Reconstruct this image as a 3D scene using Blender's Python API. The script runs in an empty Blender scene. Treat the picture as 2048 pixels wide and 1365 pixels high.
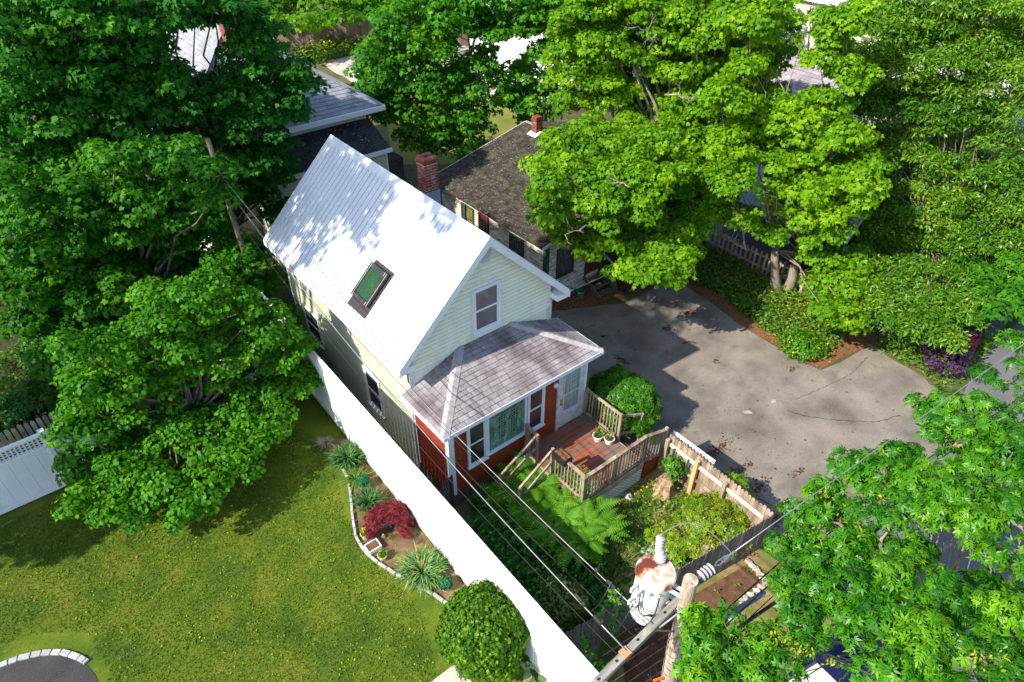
import bpy, math, random
import numpy as np
from mathutils import Vector
random.seed(7); RNG = np.random.default_rng(7)
R = math.radians
scene = bpy.context.scene
# ---------------------------------------------------------------- camera
CAM = np.array([-5.263, -10.003, 12.385]); YAW, PIT, ROL, FPX = R(-39.176), R(38.333), R(0.377), 1340.24
_f = np.array([-math.sin(YAW)*math.cos(PIT), math.cos(YAW)*math.cos(PIT), -math.sin(PIT)])
_r0 = np.array([math.cos(YAW), math.sin(YAW), 0.0]); _u0 = np.cross(_r0, _f)
_r = _r0*math.cos(ROL)+_u0*math.sin(ROL); _u = -_r0*math.sin(ROL)+_u0*math.cos(ROL)
cd = bpy.data.cameras.new("camera"); cam = bpy.data.objects.new("camera", cd)
scene.collection.objects.link(cam); scene.camera = cam
cd.sensor_width = 36; cd.lens = FPX*36/2048; cd.clip_end = 2000; cd.clip_start = 0.1
from mathutils import Matrix
M = Matrix(((_r[0], _u[0], -_f[0], CAM[0]), (_r[1], _u[1], -_f[1], CAM[1]), (_r[2], _u[2], -_f[2], CAM[2]), (0, 0, 0, 1)))
cam.matrix_world = M
# ---------------------------------------------------------------- light
SUN_EL, SUN = R(39.5), Vector((-0.99, 0.13, 0)).normalized()
w = bpy.data.worlds.new("World"); scene.world = w; w.use_nodes = True
nt = w.node_tree; bg = nt.nodes['Background']
sky = nt.nodes.new('ShaderNodeTexSky'); sky.sky_type = 'NISHITA'; sky.sun_disc = False
sky.sun_elevation = SUN_EL; sky.sun_rotation = math.atan2(SUN.x, SUN.y)
nt.links.new(sky.outputs[0], bg.inputs[0]); bg.inputs[1].default_value = 0.15
sl = bpy.data.lights.new("sun", 'SUN'); sl.energy = 4.7; sl.angle = R(0.53); sl.color = (1.0, 0.92, 0.77)
so = bpy.data.objects.new("sun", sl); scene.collection.objects.link(so)
sd = Vector((SUN.x*math.cos(SUN_EL), SUN.y*math.cos(SUN_EL), math.sin(SUN_EL)))
so.rotation_euler = sd.to_track_quat('Z', 'Y').to_euler(); so.location = (-20, 5, 20)
scene.view_settings.view_transform = 'Standard'; scene.view_settings.look = 'None'
scene.view_settings.gamma = 1; scene.view_settings.exposure = 0.86
scene.render.engine = 'CYCLES'
scene.cycles.max_bounces = 7; scene.cycles.diffuse_bounces = 3; scene.cycles.glossy_bounces = 3
scene.cycles.transmission_bounces = 4; scene.cycles.transparent_max_bounces = 6

# ---------------------------------------------------------------- helpers
G = -0.55                      # level of the yard, drive and road

def at(px, py, z=G):           # the point at height z seen at a pixel of the photograph
    d = _f+_r*(px-1024)/FPX-_u*(py-682.5)/FPX
    return CAM+d*(z-CAM[2])/d[2]

def lawn_z(y): return -0.049*y

def lk(o):
    scene.collection.objects.link(o); return o

def tag(o, label=None, cat=None, group=None, kind=None):
    if label: o['label'] = label
    if cat: o['category'] = cat
    if group: o['group'] = group
    if kind: o['kind'] = kind
    return o

def thing(name, label, cat, loc=(0, 0, 0), group=None):
    o = bpy.data.objects.new(name, None); o.empty_display_size = .2; lk(o); o.location = loc
    return tag(o, label, cat, group)

def newobj(name, me, mat, parent=None):
    if mat: me.materials.append(mat)
    o = bpy.data.objects.new(name, me); lk(o)
    if parent is not None:
        o.parent = parent; o.matrix_parent_inverse = Matrix.Translation(-Vector(parent.location))
    return o

class MB:
    def __init__(s): s.v = []; s.f = []; s.t = []; s.e = []
    def add(s, vs, fs, tint=None):
        n = len(s.v); s.v.extend([tuple(map(float, q)) for q in vs])
        for f in fs:
            s.f.append(tuple(i+n for i in f)); s.t.append(random.random() if tint is None else tint)
        s.e.append(len(s.v)); return s
    def quad(s, a, b, c, d, tint=None): return s.add([a, b, c, d], [(0, 1, 2, 3)], tint)
    def box(s, x0, x1, y0, y1, z0, z1, tint=None):
        if x0 > x1: x0, x1 = x1, x0
        if y0 > y1: y0, y1 = y1, y0
        if z0 > z1: z0, z1 = z1, z0
        v = [(x, y, z) for z in (z0, z1) for y in (y0, y1) for x in (x0, x1)]
        return s.add(v, [(0, 2, 3, 1), (4, 5, 7, 6), (0, 1, 5, 4), (2, 6, 7, 3), (0, 4, 6, 2), (1, 3, 7, 5)], random.random() if tint is None else tint)
    def obox(s, c, ax, ay, az, tint=None):   # centre and three half axes
        c, ax, ay, az = map(np.array, (c, ax, ay, az)); v = []
        for k in (-1, 1):
            for j in (-1, 1):
                for i in (-1, 1): v.append(c+i*ax+j*ay+k*az)
        return s.add(v, [(0, 2, 3, 1), (4, 5, 7, 6), (0, 1, 5, 4), (2, 6, 7, 3), (0, 4, 6, 2), (1, 3, 7, 5)], random.random() if tint is None else tint)
    def bar(s, p, q, w=.04, h=.04, up=(0, 0, 1), tint=None):
        p, q = np.array(p, float), np.array(q, float); d = q-p; L = np.linalg.norm(d)
        if L < 1e-6: return s
        d = d/L; u = np.array(up, float)
        if abs(d@u) > .98: u = np.array([0, 1., 0])
        a = np.cross(d, u); a /= np.linalg.norm(a); b = np.cross(a, d)
        return s.obox((p+q)/2, d*L/2, a*w/2, b*h/2, tint)
    def tube(s, pts, rad, n=8, cap=True, tint=None):
        pts = [np.array(p, float) for p in pts]
        if not hasattr(rad, '__len__'): rad = [rad]*len(pts)
        rings = []; a = None
        for i, p in enumerate(pts):
            d = pts[min(i+1, len(pts)-1)]-pts[max(i-1, 0)]; d = d/(np.linalg.norm(d)+1e-9)
            if a is None:
                a = np.cross(d, (0, 0, 1) if abs(d[2]) < .9 else (1, 0, 0))
            a = a-d*(a@d); a /= (np.linalg.norm(a)+1e-9); b = np.cross(d, a)
            rings.append([p+rad[i]*(a*math.cos(2*math.pi*k/n)+b*math.sin(2*math.pi*k/n)) for k in range(n)])
        fs = []
        for i in range(len(pts)-1):
            for k in range(n):
                k2 = (k+1) % n; fs.append((i*n+k, i*n+k2, (i+1)*n+k2, (i+1)*n+k))
        if cap:
            fs.append(tuple(range(n))[::-1]); fs.append(tuple((len(pts)-1)*n+k for k in range(n)))
        return s.add([q for r_ in rings for q in r_], fs, tint)
    def lathe(s, c, prof, n=20, tint=None):  # prof: list of (r, z)
        c = np.array(c, float); vs = []; fs = []
        for (r_, z) in prof:
            for k in range(n): vs.append((c[0]+r_*math.cos(2*math.pi*k/n), c[1]+r_*math.sin(2*math.pi*k/n), c[2]+z))
        for i in range(len(prof)-1):
            for k in range(n):
                k2 = (k+1) % n; fs.append((i*n+k, i*n+k2, (i+1)*n+k2, (i+1)*n+k))
        fs.append(tuple(range(n))[::-1]); fs.append(tuple((len(prof)-1)*n+k for k in range(n)))
        return s.add(vs, fs, random.random() if tint is None else tint)
    def prism(s, poly, off, tint=None):      # closed polygon extruded by the vector off
        off = np.array(off, float); n = len(poly); a = [np.array(p, float) for p in poly]
        vs = a+[p+off for p in a]
        fs = [tuple(range(n))[::-1], tuple(range(n, 2*n))]+[(i, (i+1) % n, n+(i+1) % n, n+i) for i in range(n)]
        return s.add(vs, fs, random.random() if tint is None else tint)
    def pieces(s, name, mat, parent=None, bevel=0):     # every primitive added becomes an object of its own
        out = []; n0 = 0; fl = list(zip(s.f, s.t)); ends = s.e+[len(s.v)] if s.e[-1:] != [len(s.v)] else s.e
        for e in ends:
            m = MB(); m.v = s.v[n0:e]
            for f, t in fl:
                if n0 <= f[0] < e: m.f.append(tuple(i-n0 for i in f)); m.t.append(t)
            if m.f: out.append(m.obj(name, mat, parent, bevel=bevel))
            n0 = e
        return out
    def obj(s, name, mat, parent=None, smooth=False, bevel=0):
        me = bpy.data.meshes.new(name); me.from_pydata(s.v, [], s.f)
        at_ = me.attributes.new('tint', 'FLOAT', 'FACE'); at_.data.foreach_set('value', np.array(s.t, dtype=np.float32))
        if smooth: me.polygons.foreach_set('use_smooth', [True]*len(s.f))
        me.update(); o = newobj(name, me, mat, parent)
        if bevel:
            b = o.modifiers.new('bevel', 'BEVEL'); b.width = bevel; b.segments = 2; b.limit_method = 'ANGLE'
        return o

# ---------------------------------------------------------------- materials
def mat(name, ramp, scale=4, rough=.8, detail=8, dist=0.0, stretch=(1, 1, 1), bump=0, bscale=60, spec=.3, metal=0,
        tint=0, tramp=None, extra=None, rough_var=0, coat=0):
    m = bpy.data.materials.new(name); m.use_nodes = True; n = m.node_tree.nodes; l = m.node_tree.links
    b = n['Principled BSDF']; b.inputs['Roughness'].default_value = rough; b.inputs['Metallic'].default_value = metal
    b.inputs['Specular IOR Level'].default_value = spec
    if coat: b.inputs['Coat Weight'].default_value = coat; b.inputs['Coat Roughness'].default_value = .08
    tc = n.new('ShaderNodeTexCoord'); mp = n.new('ShaderNodeMapping'); mp.inputs['Scale'].default_value = stretch
    l.new(tc.outputs['Object'], mp.inputs[0])
    nz = n.new('ShaderNodeTexNoise'); nz.inputs['Scale'].default_value = scale; nz.inputs['Detail'].default_value = detail
    nz.inputs['Distortion'].default_value = dist; l.new(mp.outputs[0], nz.inputs['Vector'])
    cr = n.new('ShaderNodeValToRGB'); els = cr.color_ramp.elements
    if len(ramp) == 1: ramp = [ramp[0], ramp[0]]
    for i, c in enumerate(ramp):
        if len(c) == 4: p, c = c[0], c[1:]
        else: p = .3+.4*i/(len(ramp)-1)
        e = els[i] if i < 2 else els.new(p)
        e.position = p; e.color = (*c, 1)
    l.new(nz.outputs['Fac'], cr.inputs[0]); col = cr.outputs[0]
    if tint:
        a = n.new('ShaderNodeAttribute'); a.attribute_name = 'tint'
        mr = n.new('ShaderNodeMapRange'); mr.inputs[3].default_value = 1-tint; mr.inputs[4].default_value = 1+tint
        l.new(a.outputs['Fac'], mr.inputs[0])
        mx = n.new('ShaderNodeMix'); mx.data_type = 'RGBA'; mx.blend_type = 'MULTIPLY'; mx.inputs[0].default_value = 1
        l.new(col, mx.inputs[6]); cb = n.new('ShaderNodeCombineColor')
        for k in range(3): l.new(mr.outputs[0], cb.inputs[k])
        l.new(cb.outputs[0], mx.inputs[7]); col = mx.outputs[2]
    if extra:                                 # patches: (scale, threshold lo, hi, colour, stretch)
        for (sc, lo, hi, c, st) in extra:
            mp2 = n.new('ShaderNodeMapping'); mp2.inputs['Scale'].default_value = st; mp2.inputs['Location'].default_value = (sc*1.7, 3.1, sc)
            l.new(tc.outputs['Object'], mp2.inputs[0])
            n2 = n.new('ShaderNodeTexNoise'); n2.inputs['Scale'].default_value = sc; n2.inputs['Detail'].default_value = 6
            l.new(mp2.outputs[0], n2.inputs['Vector'])
            m2 = n.new('ShaderNodeMapRange'); m2.inputs[1].default_value = lo; m2.inputs[2].default_value = hi
            l.new(n2.outputs['Fac'], m2.inputs[0])
            mx = n.new('ShaderNodeMix'); mx.data_type = 'RGBA'; l.new(m2.outputs[0], mx.inputs[0])
            l.new(col, mx.inputs[6]); mx.inputs[7].default_value = (*c, 1); col = mx.outputs[2]
    l.new(col, b.inputs['Base Color'])
    if rough_var:
        m3 = n.new('ShaderNodeMapRange'); m3.inputs[3].default_value = rough-rough_var; m3.inputs[4].default_value = rough+rough_var
        l.new(nz.outputs['Fac'], m3.inputs[0]); l.new(m3.outputs[0], b.inputs['Roughness'])
    if bump:
        nb = n.new('ShaderNodeTexNoise'); nb.inputs['Scale'].default_value = bscale; nb.inputs['Detail'].default_value = 5
        l.new(mp.outputs[0], nb.inputs['Vector'])
        bp = n.new('ShaderNodeBump'); bp.inputs['Strength'].default_value = bump; bp.inputs['Distance'].default_value = .02
        l.new(nb.outputs['Fac'], bp.inputs['Height']); l.new(bp.outputs[0], b.inputs['Normal'])
    return m

def leafmat(name, dark, mid, light, trans=.38, tcol=None, rough=.55, spec=.22):
    m = bpy.data.materials.new(name); m.use_nodes = True; n = m.node_tree.nodes; l = m.node_tree.links
    b = n['Principled BSDF']; b.inputs['Roughness'].default_value = rough; b.inputs['Specular IOR Level'].default_value = spec
    a = n.new('ShaderNodeAttribute'); a.attribute_name = 'tint'
    cr = n.new('ShaderNodeValToRGB'); e = cr.color_ramp.elements
    e[0].position = 0; e[0].color = (*dark, 1); e[1].position = .5; e[1].color = (*mid, 1)
    e2 = e.new(1.0); e2.color = (*light, 1)
    l.new(a.outputs['Fac'], cr.inputs[0]); l.new(cr.outputs[0], b.inputs['Base Color'])
    t = n.new('ShaderNodeBsdfTranslucent')
    mx = n.new('ShaderNodeMix'); mx.data_type = 'RGBA'; mx.blend_type = 'MULTIPLY'; mx.inputs[0].default_value = 1
    l.new(cr.outputs[0], mx.inputs[6]); mx.inputs[7].default_value = (*(tcol or (1.6, 1.5, .5)), 1)
    l.new(mx.outputs[2], t.inputs[0])
    ms = n.new('ShaderNodeMixShader'); ms.inputs[0].default_value = trans
    l.new(b.outputs[0], ms.inputs[1]); l.new(t.outputs[0], ms.inputs[2]); l.new(ms.outputs[0], n['Material Output'].inputs[0])
    return m

def glassmat(name, col, rough=.08, spec=.8):
    return mat(name, [tuple(c*.7 for c in col), col], scale=2, rough=rough, spec=spec, coat=.5)

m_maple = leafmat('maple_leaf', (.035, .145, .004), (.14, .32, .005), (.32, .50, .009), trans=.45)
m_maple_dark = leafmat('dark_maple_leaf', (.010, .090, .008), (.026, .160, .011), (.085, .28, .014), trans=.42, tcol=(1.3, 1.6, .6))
m_maple_mid = leafmat('green_maple_leaf', (.018, .12, .005), (.055, .23, .007), (.17, .38, .010), trans=.42)
m_linden = leafmat('linden_leaf', (.020, .13, .004), (.060, .235, .005), (.17, .39, .010), trans=.42)
m_willow = leafmat('willow_leaf', (.024, .105, .006), (.080, .225, .010), (.27, .40, .03), trans=.32, rough=.4, spec=.35)
m_ash = leafmat('ash_leaf', (.010, .10, .004), (.050, .23, .005), (.20, .43, .008), trans=.38, rough=.42, spec=.4)
m_laurel = leafmat('laurel_leaf', (.018, .11, .006), (.06, .22, .008), (.16, .37, .012), trans=.32, rough=.4, spec=.35)
m_azalea = leafmat('azalea_leaf', (.05, .14, .005), (.15, .28, .006), (.34, .43, .012), trans=.25, rough=.4, spec=.5)
m_rust = leafmat('brown_leaf', (.14, .07, .02), (.26, .13, .04), (.38, .22, .08), trans=.15)
m_debris = leafmat('dry_debris', (.05, .022, .010), (.12, .05, .022), (.22, .11, .05), trans=.1)
m_cedar = leafmat('arborvitae_leaf', (.018, .085, .004), (.065, .18, .006), (.19, .33, .012), trans=.25, rough=.6)
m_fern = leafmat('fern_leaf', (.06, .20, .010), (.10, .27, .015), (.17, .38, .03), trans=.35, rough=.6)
m_iris = leafmat('iris_leaf', (.02, .08, .025), (.04, .13, .035), (.12, .24, .05), trans=.25)
m_japanese = leafmat('red_maple_leaf', (.09, .010, .018), (.20, .022, .034), (.32, .05, .06), trans=.3, tcol=(1.4, .6, .6))
m_box = leafmat('boxwood_leaf', (.01, .08, .03), (.02, .14, .05), (.05, .24, .09), trans=.2)
m_yellow = leafmat('yellow_petal', (.5, .35, .01), (.65, .48, .01), (.75, .6, .03), trans=.2, tcol=(1, 1, .5))
m_seed = leafmat('ash_seed', (.17, .26, .01), (.28, .36, .02), (.38, .42, .04), trans=.3, tcol=(1, 1, .5))
m_variegated = leafmat('variegated_leaf', (.06, .12, .02), (.15, .22, .03), (.40, .42, .12), trans=.2)
m_hosta = leafmat('hosta_leaf', (.05, .14, .05), (.12, .24, .09), (.45, .5, .3), trans=.2)
m_weed = leafmat('weed_leaf', (.04, .12, .012), (.09, .2, .02), (.18, .3, .04), trans=.3)
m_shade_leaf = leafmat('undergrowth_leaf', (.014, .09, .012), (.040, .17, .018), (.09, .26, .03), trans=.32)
m_twig = mat('dead_twig', [(.16, .13, .10), (.34, .30, .25)], scale=9, rough=.9)

m_bark = mat('bark', [(.05, .04, .03), (.14, .11, .085), (.22, .19, .15)], scale=3, stretch=(3, 3, .7), rough=.95, bump=.6, bscale=9)
m_barkl = mat('light_bark', [(.14, .11, .08), (.30, .26, .21)], scale=3, stretch=(3, 3, .7), rough=.95, bump=.5, bscale=9)
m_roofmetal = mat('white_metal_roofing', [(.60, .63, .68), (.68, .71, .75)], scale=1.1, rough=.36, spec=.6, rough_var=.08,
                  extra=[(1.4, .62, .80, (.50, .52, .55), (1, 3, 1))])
m_trim = mat('white_trim', [(.66, .70, .76), (.76, .79, .83)], scale=3, rough=.45, spec=.4)
m_trim2 = mat('weathered_white_trim', [(.46, .47, .48), (.68, .70, .72)], scale=7, rough=.6)
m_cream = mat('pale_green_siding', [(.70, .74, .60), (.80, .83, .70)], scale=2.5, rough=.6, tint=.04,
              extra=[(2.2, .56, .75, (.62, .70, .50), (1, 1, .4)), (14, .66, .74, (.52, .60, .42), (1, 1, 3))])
m_cream_shaded = mat('shaded_cream_siding', [(.36, .39, .30), (.46, .48, .38)], scale=2.5, rough=.6, tint=.05,  # cream siding, darkened in the colour for tree and fence shade
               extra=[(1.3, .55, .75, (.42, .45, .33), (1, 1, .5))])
m_red = mat('red_siding', [(.20, .028, .010), (.28, .042, .015)], scale=3, rough=.55, tint=.12,
            extra=[(16, .64, .72, (.50, .30, .24), (.5, .5, 6)), (5, .62, .8, (.17, .03, .012), (1, 1, 1))])
m_shingle = mat('grey_shingle', [(.215, .195, .21), (.33, .305, .32)], scale=9, rough=.9, tint=.14, bump=.3, bscale=120,
                extra=[(1.3, .47, .70, (.11, .080, .10), (1.2, .5, 1)), (45, .62, .7, (.16, .14, .16), (1, 1, 1))])
m_shinglehip = mat('pale_hip_shingle', [(.31, .285, .30), (.42, .395, .405)], scale=9, rough=.9, tint=.10,
                   extra=[(3, .6, .8, (.28, .24, .27), (1, 1, 1))])
m_gap = mat('dark_underlay', [(.035, .028, .035), (.06, .05, .055)], scale=20, rough=1)
m_bshingle = mat('blue_grey_shingle', [(.22, .24, .29), (.33, .35, .40)], scale=3, rough=.9, tint=.12,
                 extra=[(.6, .55, .8, (.40, .41, .44), (1, 1, 1))])
m_dshingle = mat('lichened_black_shingle', [(.030, .028, .032), (.055, .050, .055)], scale=8, rough=.95, tint=.3, bump=.4, bscale=60,
                 extra=[(14, .63, .67, (.30, .33, .25), (1, 1, 1)), (1.2, .5, .75, (.075, .075, .06), (1, 1, 1))])
m_oshingle = mat('mossy_old_shingle', [(.030, .025, .022), (.066, .055, .048)], scale=6, rough=.95, tint=.35, bump=.5, bscale=50,
                 extra=[(3.2, .52, .66, (.085, .088, .045), (1, 1, 1)), (17, .62, .66, (.26, .27, .20), (1, 1, 1)), (6.5, .71, .74, (.45, .46, .38), (1, 1, 1))])
m_pshingle = mat('purple_grey_shingle', [(.22, .19, .22), (.34, .30, .33)], scale=3, rough=.9, tint=.25)
m_brick = mat('red_brick', [(.14, .030, .022), (.26, .075, .050)], scale=7, rough=.9, tint=.4, bump=.3, bscale=80,
              extra=[(7, .60, .75, (.50, .38, .34), (1, 1, 1))])
m_mortar = mat('mortar', [(.38, .33, .30), (.52, .47, .43)], scale=12, rough=.95)
m_flash = mat('blue_grey_flashing', [(.12, .16, .24), (.22, .28, .38)], scale=5, rough=.5, metal=.2)
m_oldwall = mat('peeling_white_clapboard', [(.22, .20, .17), (.50, .47, .41), (.62, .60, .54)], scale=5, stretch=(.7, .7, 4), rough=.9, tint=.18,
                extra=[(11, .56, .63, (.12, .105, .085), (.5, .5, 3))])
m_green = mat('dark_green_paint', [(.012, .045, .032), (.03, .085, .06)], scale=6, rough=.6)
m_darkred = mat('dark_red_paint', [(.12, .012, .012), (.2, .02, .02)], scale=5, rough=.6)
m_greywood = mat('weathered_wood', [(.15, .10, .072), (.29, .22, .165), (.41, .34, .28)], scale=5, stretch=(1, 1, .35), rough=.9, tint=.2, bump=.3, bscale=50,
                 extra=[(8, .60, .72, (.16, .11, .085), (1, 1, .4))])
m_picket = mat('tan_picket_wood', [(.27, .21, .15), (.46, .38, .29)], scale=5, stretch=(1, 1, .3), rough=.9, tint=.2)
m_stock = mat('grey_stockade_wood', [(.10, .085, .07), (.22, .19, .165)], scale=7, stretch=(3, 3, .25), rough=.95, tint=.22, bump=.4, bscale=30)
m_darkstock = mat('dark_stockade_wood', [(.03, .028, .025), (.085, .08, .07)], scale=7, stretch=(3, 3, .25), rough=.95, tint=.3)
m_newwood = mat('new_yellow_wood', [(.48, .30, .13), (.62, .42, .22)], scale=5, stretch=(2, 2, .3), rough=.75)
m_deck = mat('worn_red_deck_paint', [(.15, .070, .048), (.27, .075, .045), (.38, .085, .045)], scale=2.2, stretch=(.6, 3, 1), rough=.75, tint=.14, bump=.25, bscale=40,
             extra=[(2.2, .46, .60, (.17, .125, .10), (.5, 1.6, 1)), (13, .66, .74, (.10, .06, .045), (.6, 2, 1))])
m_vinyl = mat('white_vinyl', [(.80, .81, .84), (.86, .87, .89)], scale=1.5, rough=.35, spec=.45,
              extra=[(1.4, .62, .85, (.66, .68, .73), (1, .6, 1))])
m_grimy = mat('grimy_vinyl', [(.36, .33, .28), (.62, .61, .58)], scale=4, stretch=(1, 1, .5), rough=.6)
m_vinylpanel = mat('white_fence_panel', [(.80, .82, .86), (.86, .87, .90)], scale=1.5, rough=.4, spec=.4,
                   extra=[(9, .70, .76, (.55, .56, .55), (1, 1, 1))])
m_lattice = mat('white_lattice', [(.62, .66, .70), (.74, .77, .80)], scale=3, rough=.5)
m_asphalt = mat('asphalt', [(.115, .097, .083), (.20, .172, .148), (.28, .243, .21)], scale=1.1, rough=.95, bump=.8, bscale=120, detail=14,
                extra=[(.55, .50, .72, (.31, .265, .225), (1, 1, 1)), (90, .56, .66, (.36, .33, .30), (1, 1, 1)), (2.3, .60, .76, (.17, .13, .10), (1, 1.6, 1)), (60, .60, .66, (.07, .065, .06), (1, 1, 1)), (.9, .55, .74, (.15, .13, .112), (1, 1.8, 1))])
m_asphalt2 = mat('dark_asphalt', [(.105, .105, .115), (.15, .15, .158)], scale=1.0, rough=.9, bump=.4, bscale=170, detail=12,
                 extra=[(100, .58, .66, (.18, .18, .18), (1, 1, 1))])
m_newasphalt = mat('fresh_asphalt', [(.034, .032, .036), (.055, .053, .057)], scale=2, rough=.9, bump=.5, bscale=180,
                   extra=[(110, .6, .66, (.13, .13, .13), (1, 1, 1))])
m_concrete = mat('concrete', [(.40, .36, .32), (.54, .50, .45)], scale=3, rough=.9, bump=.2, bscale=90)
m_granite = mat('pale_granite', [(.28, .285, .30), (.46, .46, .46)], scale=18, rough=.85, tint=.12, bump=.3, bscale=70)
m_pinkstone = mat('field_stone', [(.34, .29, .25), (.55, .48, .42)], scale=9, rough=.9, tint=.2, bump=.4, bscale=30)
m_lawn = mat('lawn_grass', [(.32, .030, .076, .003), (.46, .068, .120, .004), (.58, .108, .145, .006), (.72, .16, .165, .018)], scale=1.1, detail=14, rough=.95, bump=.6, bscale=90,
             extra=[(7, .60, .74, (.15, .145, .030), (1, 1, 1)), (30, .55, .66, (.035, .085, .004), (1, 1, 1)), (55, .62, .70, (.13, .21, .010), (1, 1, 1))])
m_ground = mat('yard_ground', [(.06, .05, .025), (.10, .09, .04), (.14, .13, .05)], scale=.7, detail=12, rough=1, bump=.4, bscale=40,
               extra=[(.9, .5, .62, (.05, .085, .018), (1, 1, 1)), (9, .58, .66, (.17, .12, .07), (1, 1, 1))])
m_garden = mat('garden_ground', [(.13, .105, .045), (.25, .19, .10), (.40, .30, .18)], scale=1.6, detail=12, rough=1, bump=.6, bscale=50,
               extra=[(2.4, .46, .56, (.07, .12, .015), (1, 1, 1)), (22, .58, .66, (.10, .17, .02), (1, 1, 1))])
m_verge = mat('dry_grass', [(.17, .13, .055), (.27, .20, .09), (.34, .24, .14)], scale=1.6, detail=12, rough=1, bump=.6, bscale=60,
              extra=[(3, .50, .60, (.13, .16, .03), (1, 1, 1)), (30, .58, .66, (.10, .15, .02), (1, 1, 1))])
m_soil = mat('brown_soil', [(.085, .040, .022), (.16, .085, .05)], scale=6, detail=12, rough=1, bump=.8, bscale=35)
m_bedsoil = mat('planting_bed_soil', [(.075, .042, .024), (.155, .095, .052), (.23, .15, .085)], scale=2.2, detail=12, rough=1, bump=.7, bscale=45,
                extra=[(5, .56, .66, (.17, .16, .05), (1, 1, 1))])
m_litter = mat('leaf_litter', [(.10, .035, .015), (.19, .075, .035), (.27, .13, .07)], scale=16, detail=10, rough=1, bump=.8, bscale=50,
               extra=[(5, .58, .66, (.07, .11, .02), (1, 1, 1))])
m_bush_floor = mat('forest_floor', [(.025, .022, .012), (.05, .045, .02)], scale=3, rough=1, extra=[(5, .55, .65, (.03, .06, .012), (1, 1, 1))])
m_pane = mat('window_glass', [(.02, .024, .028), (.035, .04, .046)], scale=2, rough=.18, spec=.45)
m_pane_grey = mat('screened_window_glass', [(.07, .075, .085), (.13, .135, .15)], scale=2.2, rough=.2, spec=.7, coat=.4, stretch=(1, 1, .4))
m_teal = mat('teal_curtain', [(.03, .11, .09), (.07, .24, .19), (.20, .34, .29)], scale=6, dist=1.2, stretch=(2.2, 1, .5), rough=.5, spec=.5, coat=.8,
             extra=[(12, .58, .66, (.02, .06, .055), (1, 1, .6))])
m_sheer = mat('pale_curtain', [(.35, .40, .42), (.58, .62, .62)], scale=9, stretch=(3, 1, .2), rough=.5, coat=.5)
m_black = mat('black_plastic', [(.012, .012, .013), (.025, .025, .027)], scale=8, rough=.45)
m_bronze = mat('dark_bronze_frame', [(.035, .030, .035), (.075, .065, .075)], scale=6, rough=.35, metal=.3)
m_blind = mat('green_blind', [(.008, .032, .014), (.016, .052, .022)], scale=2, rough=.35, coat=.6, tint=.3)
m_brass = mat('brass', [(.5, .33, .10), (.6, .42, .15)], scale=5, rough=.3, metal=1)
m_steel = mat('galvanised_steel', [(.35, .36, .38), (.55, .56, .58)], scale=8, rough=.35, metal=.8)
m_tank = mat('white_tank_paint', [(.58, .59, .61), (.68, .68, .70)], scale=4, rough=.4, spec=.5)
m_rustlid = mat('rusty_white_lid', [(.42, .14, .035, .022), (.47, .36, .20, .13), (.53, .58, .48, .39), (.66, .66, .61, .56)], scale=4.2, detail=12, rough=.5, dist=.5)
m_porcelain = mat('grey_porcelain', [(.32, .32, .40), (.44, .44, .52)], scale=3, rough=.2, spec=.7)
m_cable = mat('black_cable', [(.015, .016, .02), (.03, .03, .035)], scale=3, rough=.5)
m_wire = mat('bare_aluminium_wire', [(.25, .25, .27), (.42, .42, .44)], scale=9, rough=.4, metal=.6)
m_pole = mat('weathered_pole_wood', [(.20, .14, .10), (.40, .32, .25), (.55, .47, .40)], scale=4, stretch=(4, 4, .4), rough=.9, bump=.6, bscale=14,
             extra=[(5, .62, .72, (.13, .09, .06), (4, 4, .3))])
m_arm = mat('grey_crossarm_wood', [(.16, .15, .14), (.36, .34, .32)], scale=5, stretch=(.4, 3, 3), rough=.95, bump=.5, bscale=18,
            extra=[(3.5, .60, .68, (.42, .42, .28), (1, 1, 1))])
m_corr = mat('corrugated_metal', [(.30, .31, .33), (.46, .47, .49)], scale=2, rough=.4, metal=.5)
m_tealwall = mat('teal_siding', [(.02, .10, .10), (.04, .16, .15)], scale=2, rough=.6, tint=.1)
m_palewall = mat('pale_siding', [(.48, .48, .38), (.60, .60, .50)], scale=2, rough=.7, tint=.06)
m_whiteroof = mat('sunlit_pale_roof', [(.50, .49, .50), (.66, .64, .64)], scale=1.2, rough=.8, tint=.08)
m_potcream = mat('cream_pot', [(.55, .48, .25), (.66, .58, .32)], scale=4, rough=.5)
m_white = mat('white_plastic', [(.72, .72, .72), (.8, .8, .8)], scale=4, rough=.4)
m_potstripe = mat('pale_stone_pot', [(.36, .34, .30), (.52, .50, .46)], scale=8, rough=.7)
m_terracotta = mat('terracotta', [(.40, .20, .10), (.5, .27, .15)], scale=6, rough=.8)
m_blue = mat('blue_plastic', [(.01, .05, .22), (.02, .08, .32)], scale=4, rough=.4)
m_greenp = mat('green_plastic', [(.015, .20, .03), (.03, .30, .05)], scale=4, rough=.4)
m_redp = mat('maroon_plastic', [(.16, .01, .02), (.24, .02, .03)], scale=4, rough=.4)
m_orange = mat('orange_plastic', [(.75, .14, .01), (.9, .2, .02)], scale=4, rough=.4)
m_tailred = mat('red_lens', [(.6, .01, .01), (.8, .03, .02)], scale=4, rough=.2)
m_carblack = mat('black_car_paint', [(.008, .008, .010), (.012, .012, .014)], scale=2, rough=.3, coat=.8)
m_carmaroon = mat('maroon_car_paint', [(.035, .004, .015), (.05, .008, .025)], scale=2, rough=.3, coat=1)
m_carnavy = mat('navy_car_paint', [(.004, .008, .045), (.007, .012, .07)], scale=2, rough=.6, coat=.1)
m_tyre = mat('tyre_rubber', [(.015, .015, .015), (.03, .03, .03)], scale=9, rough=.9)
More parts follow.
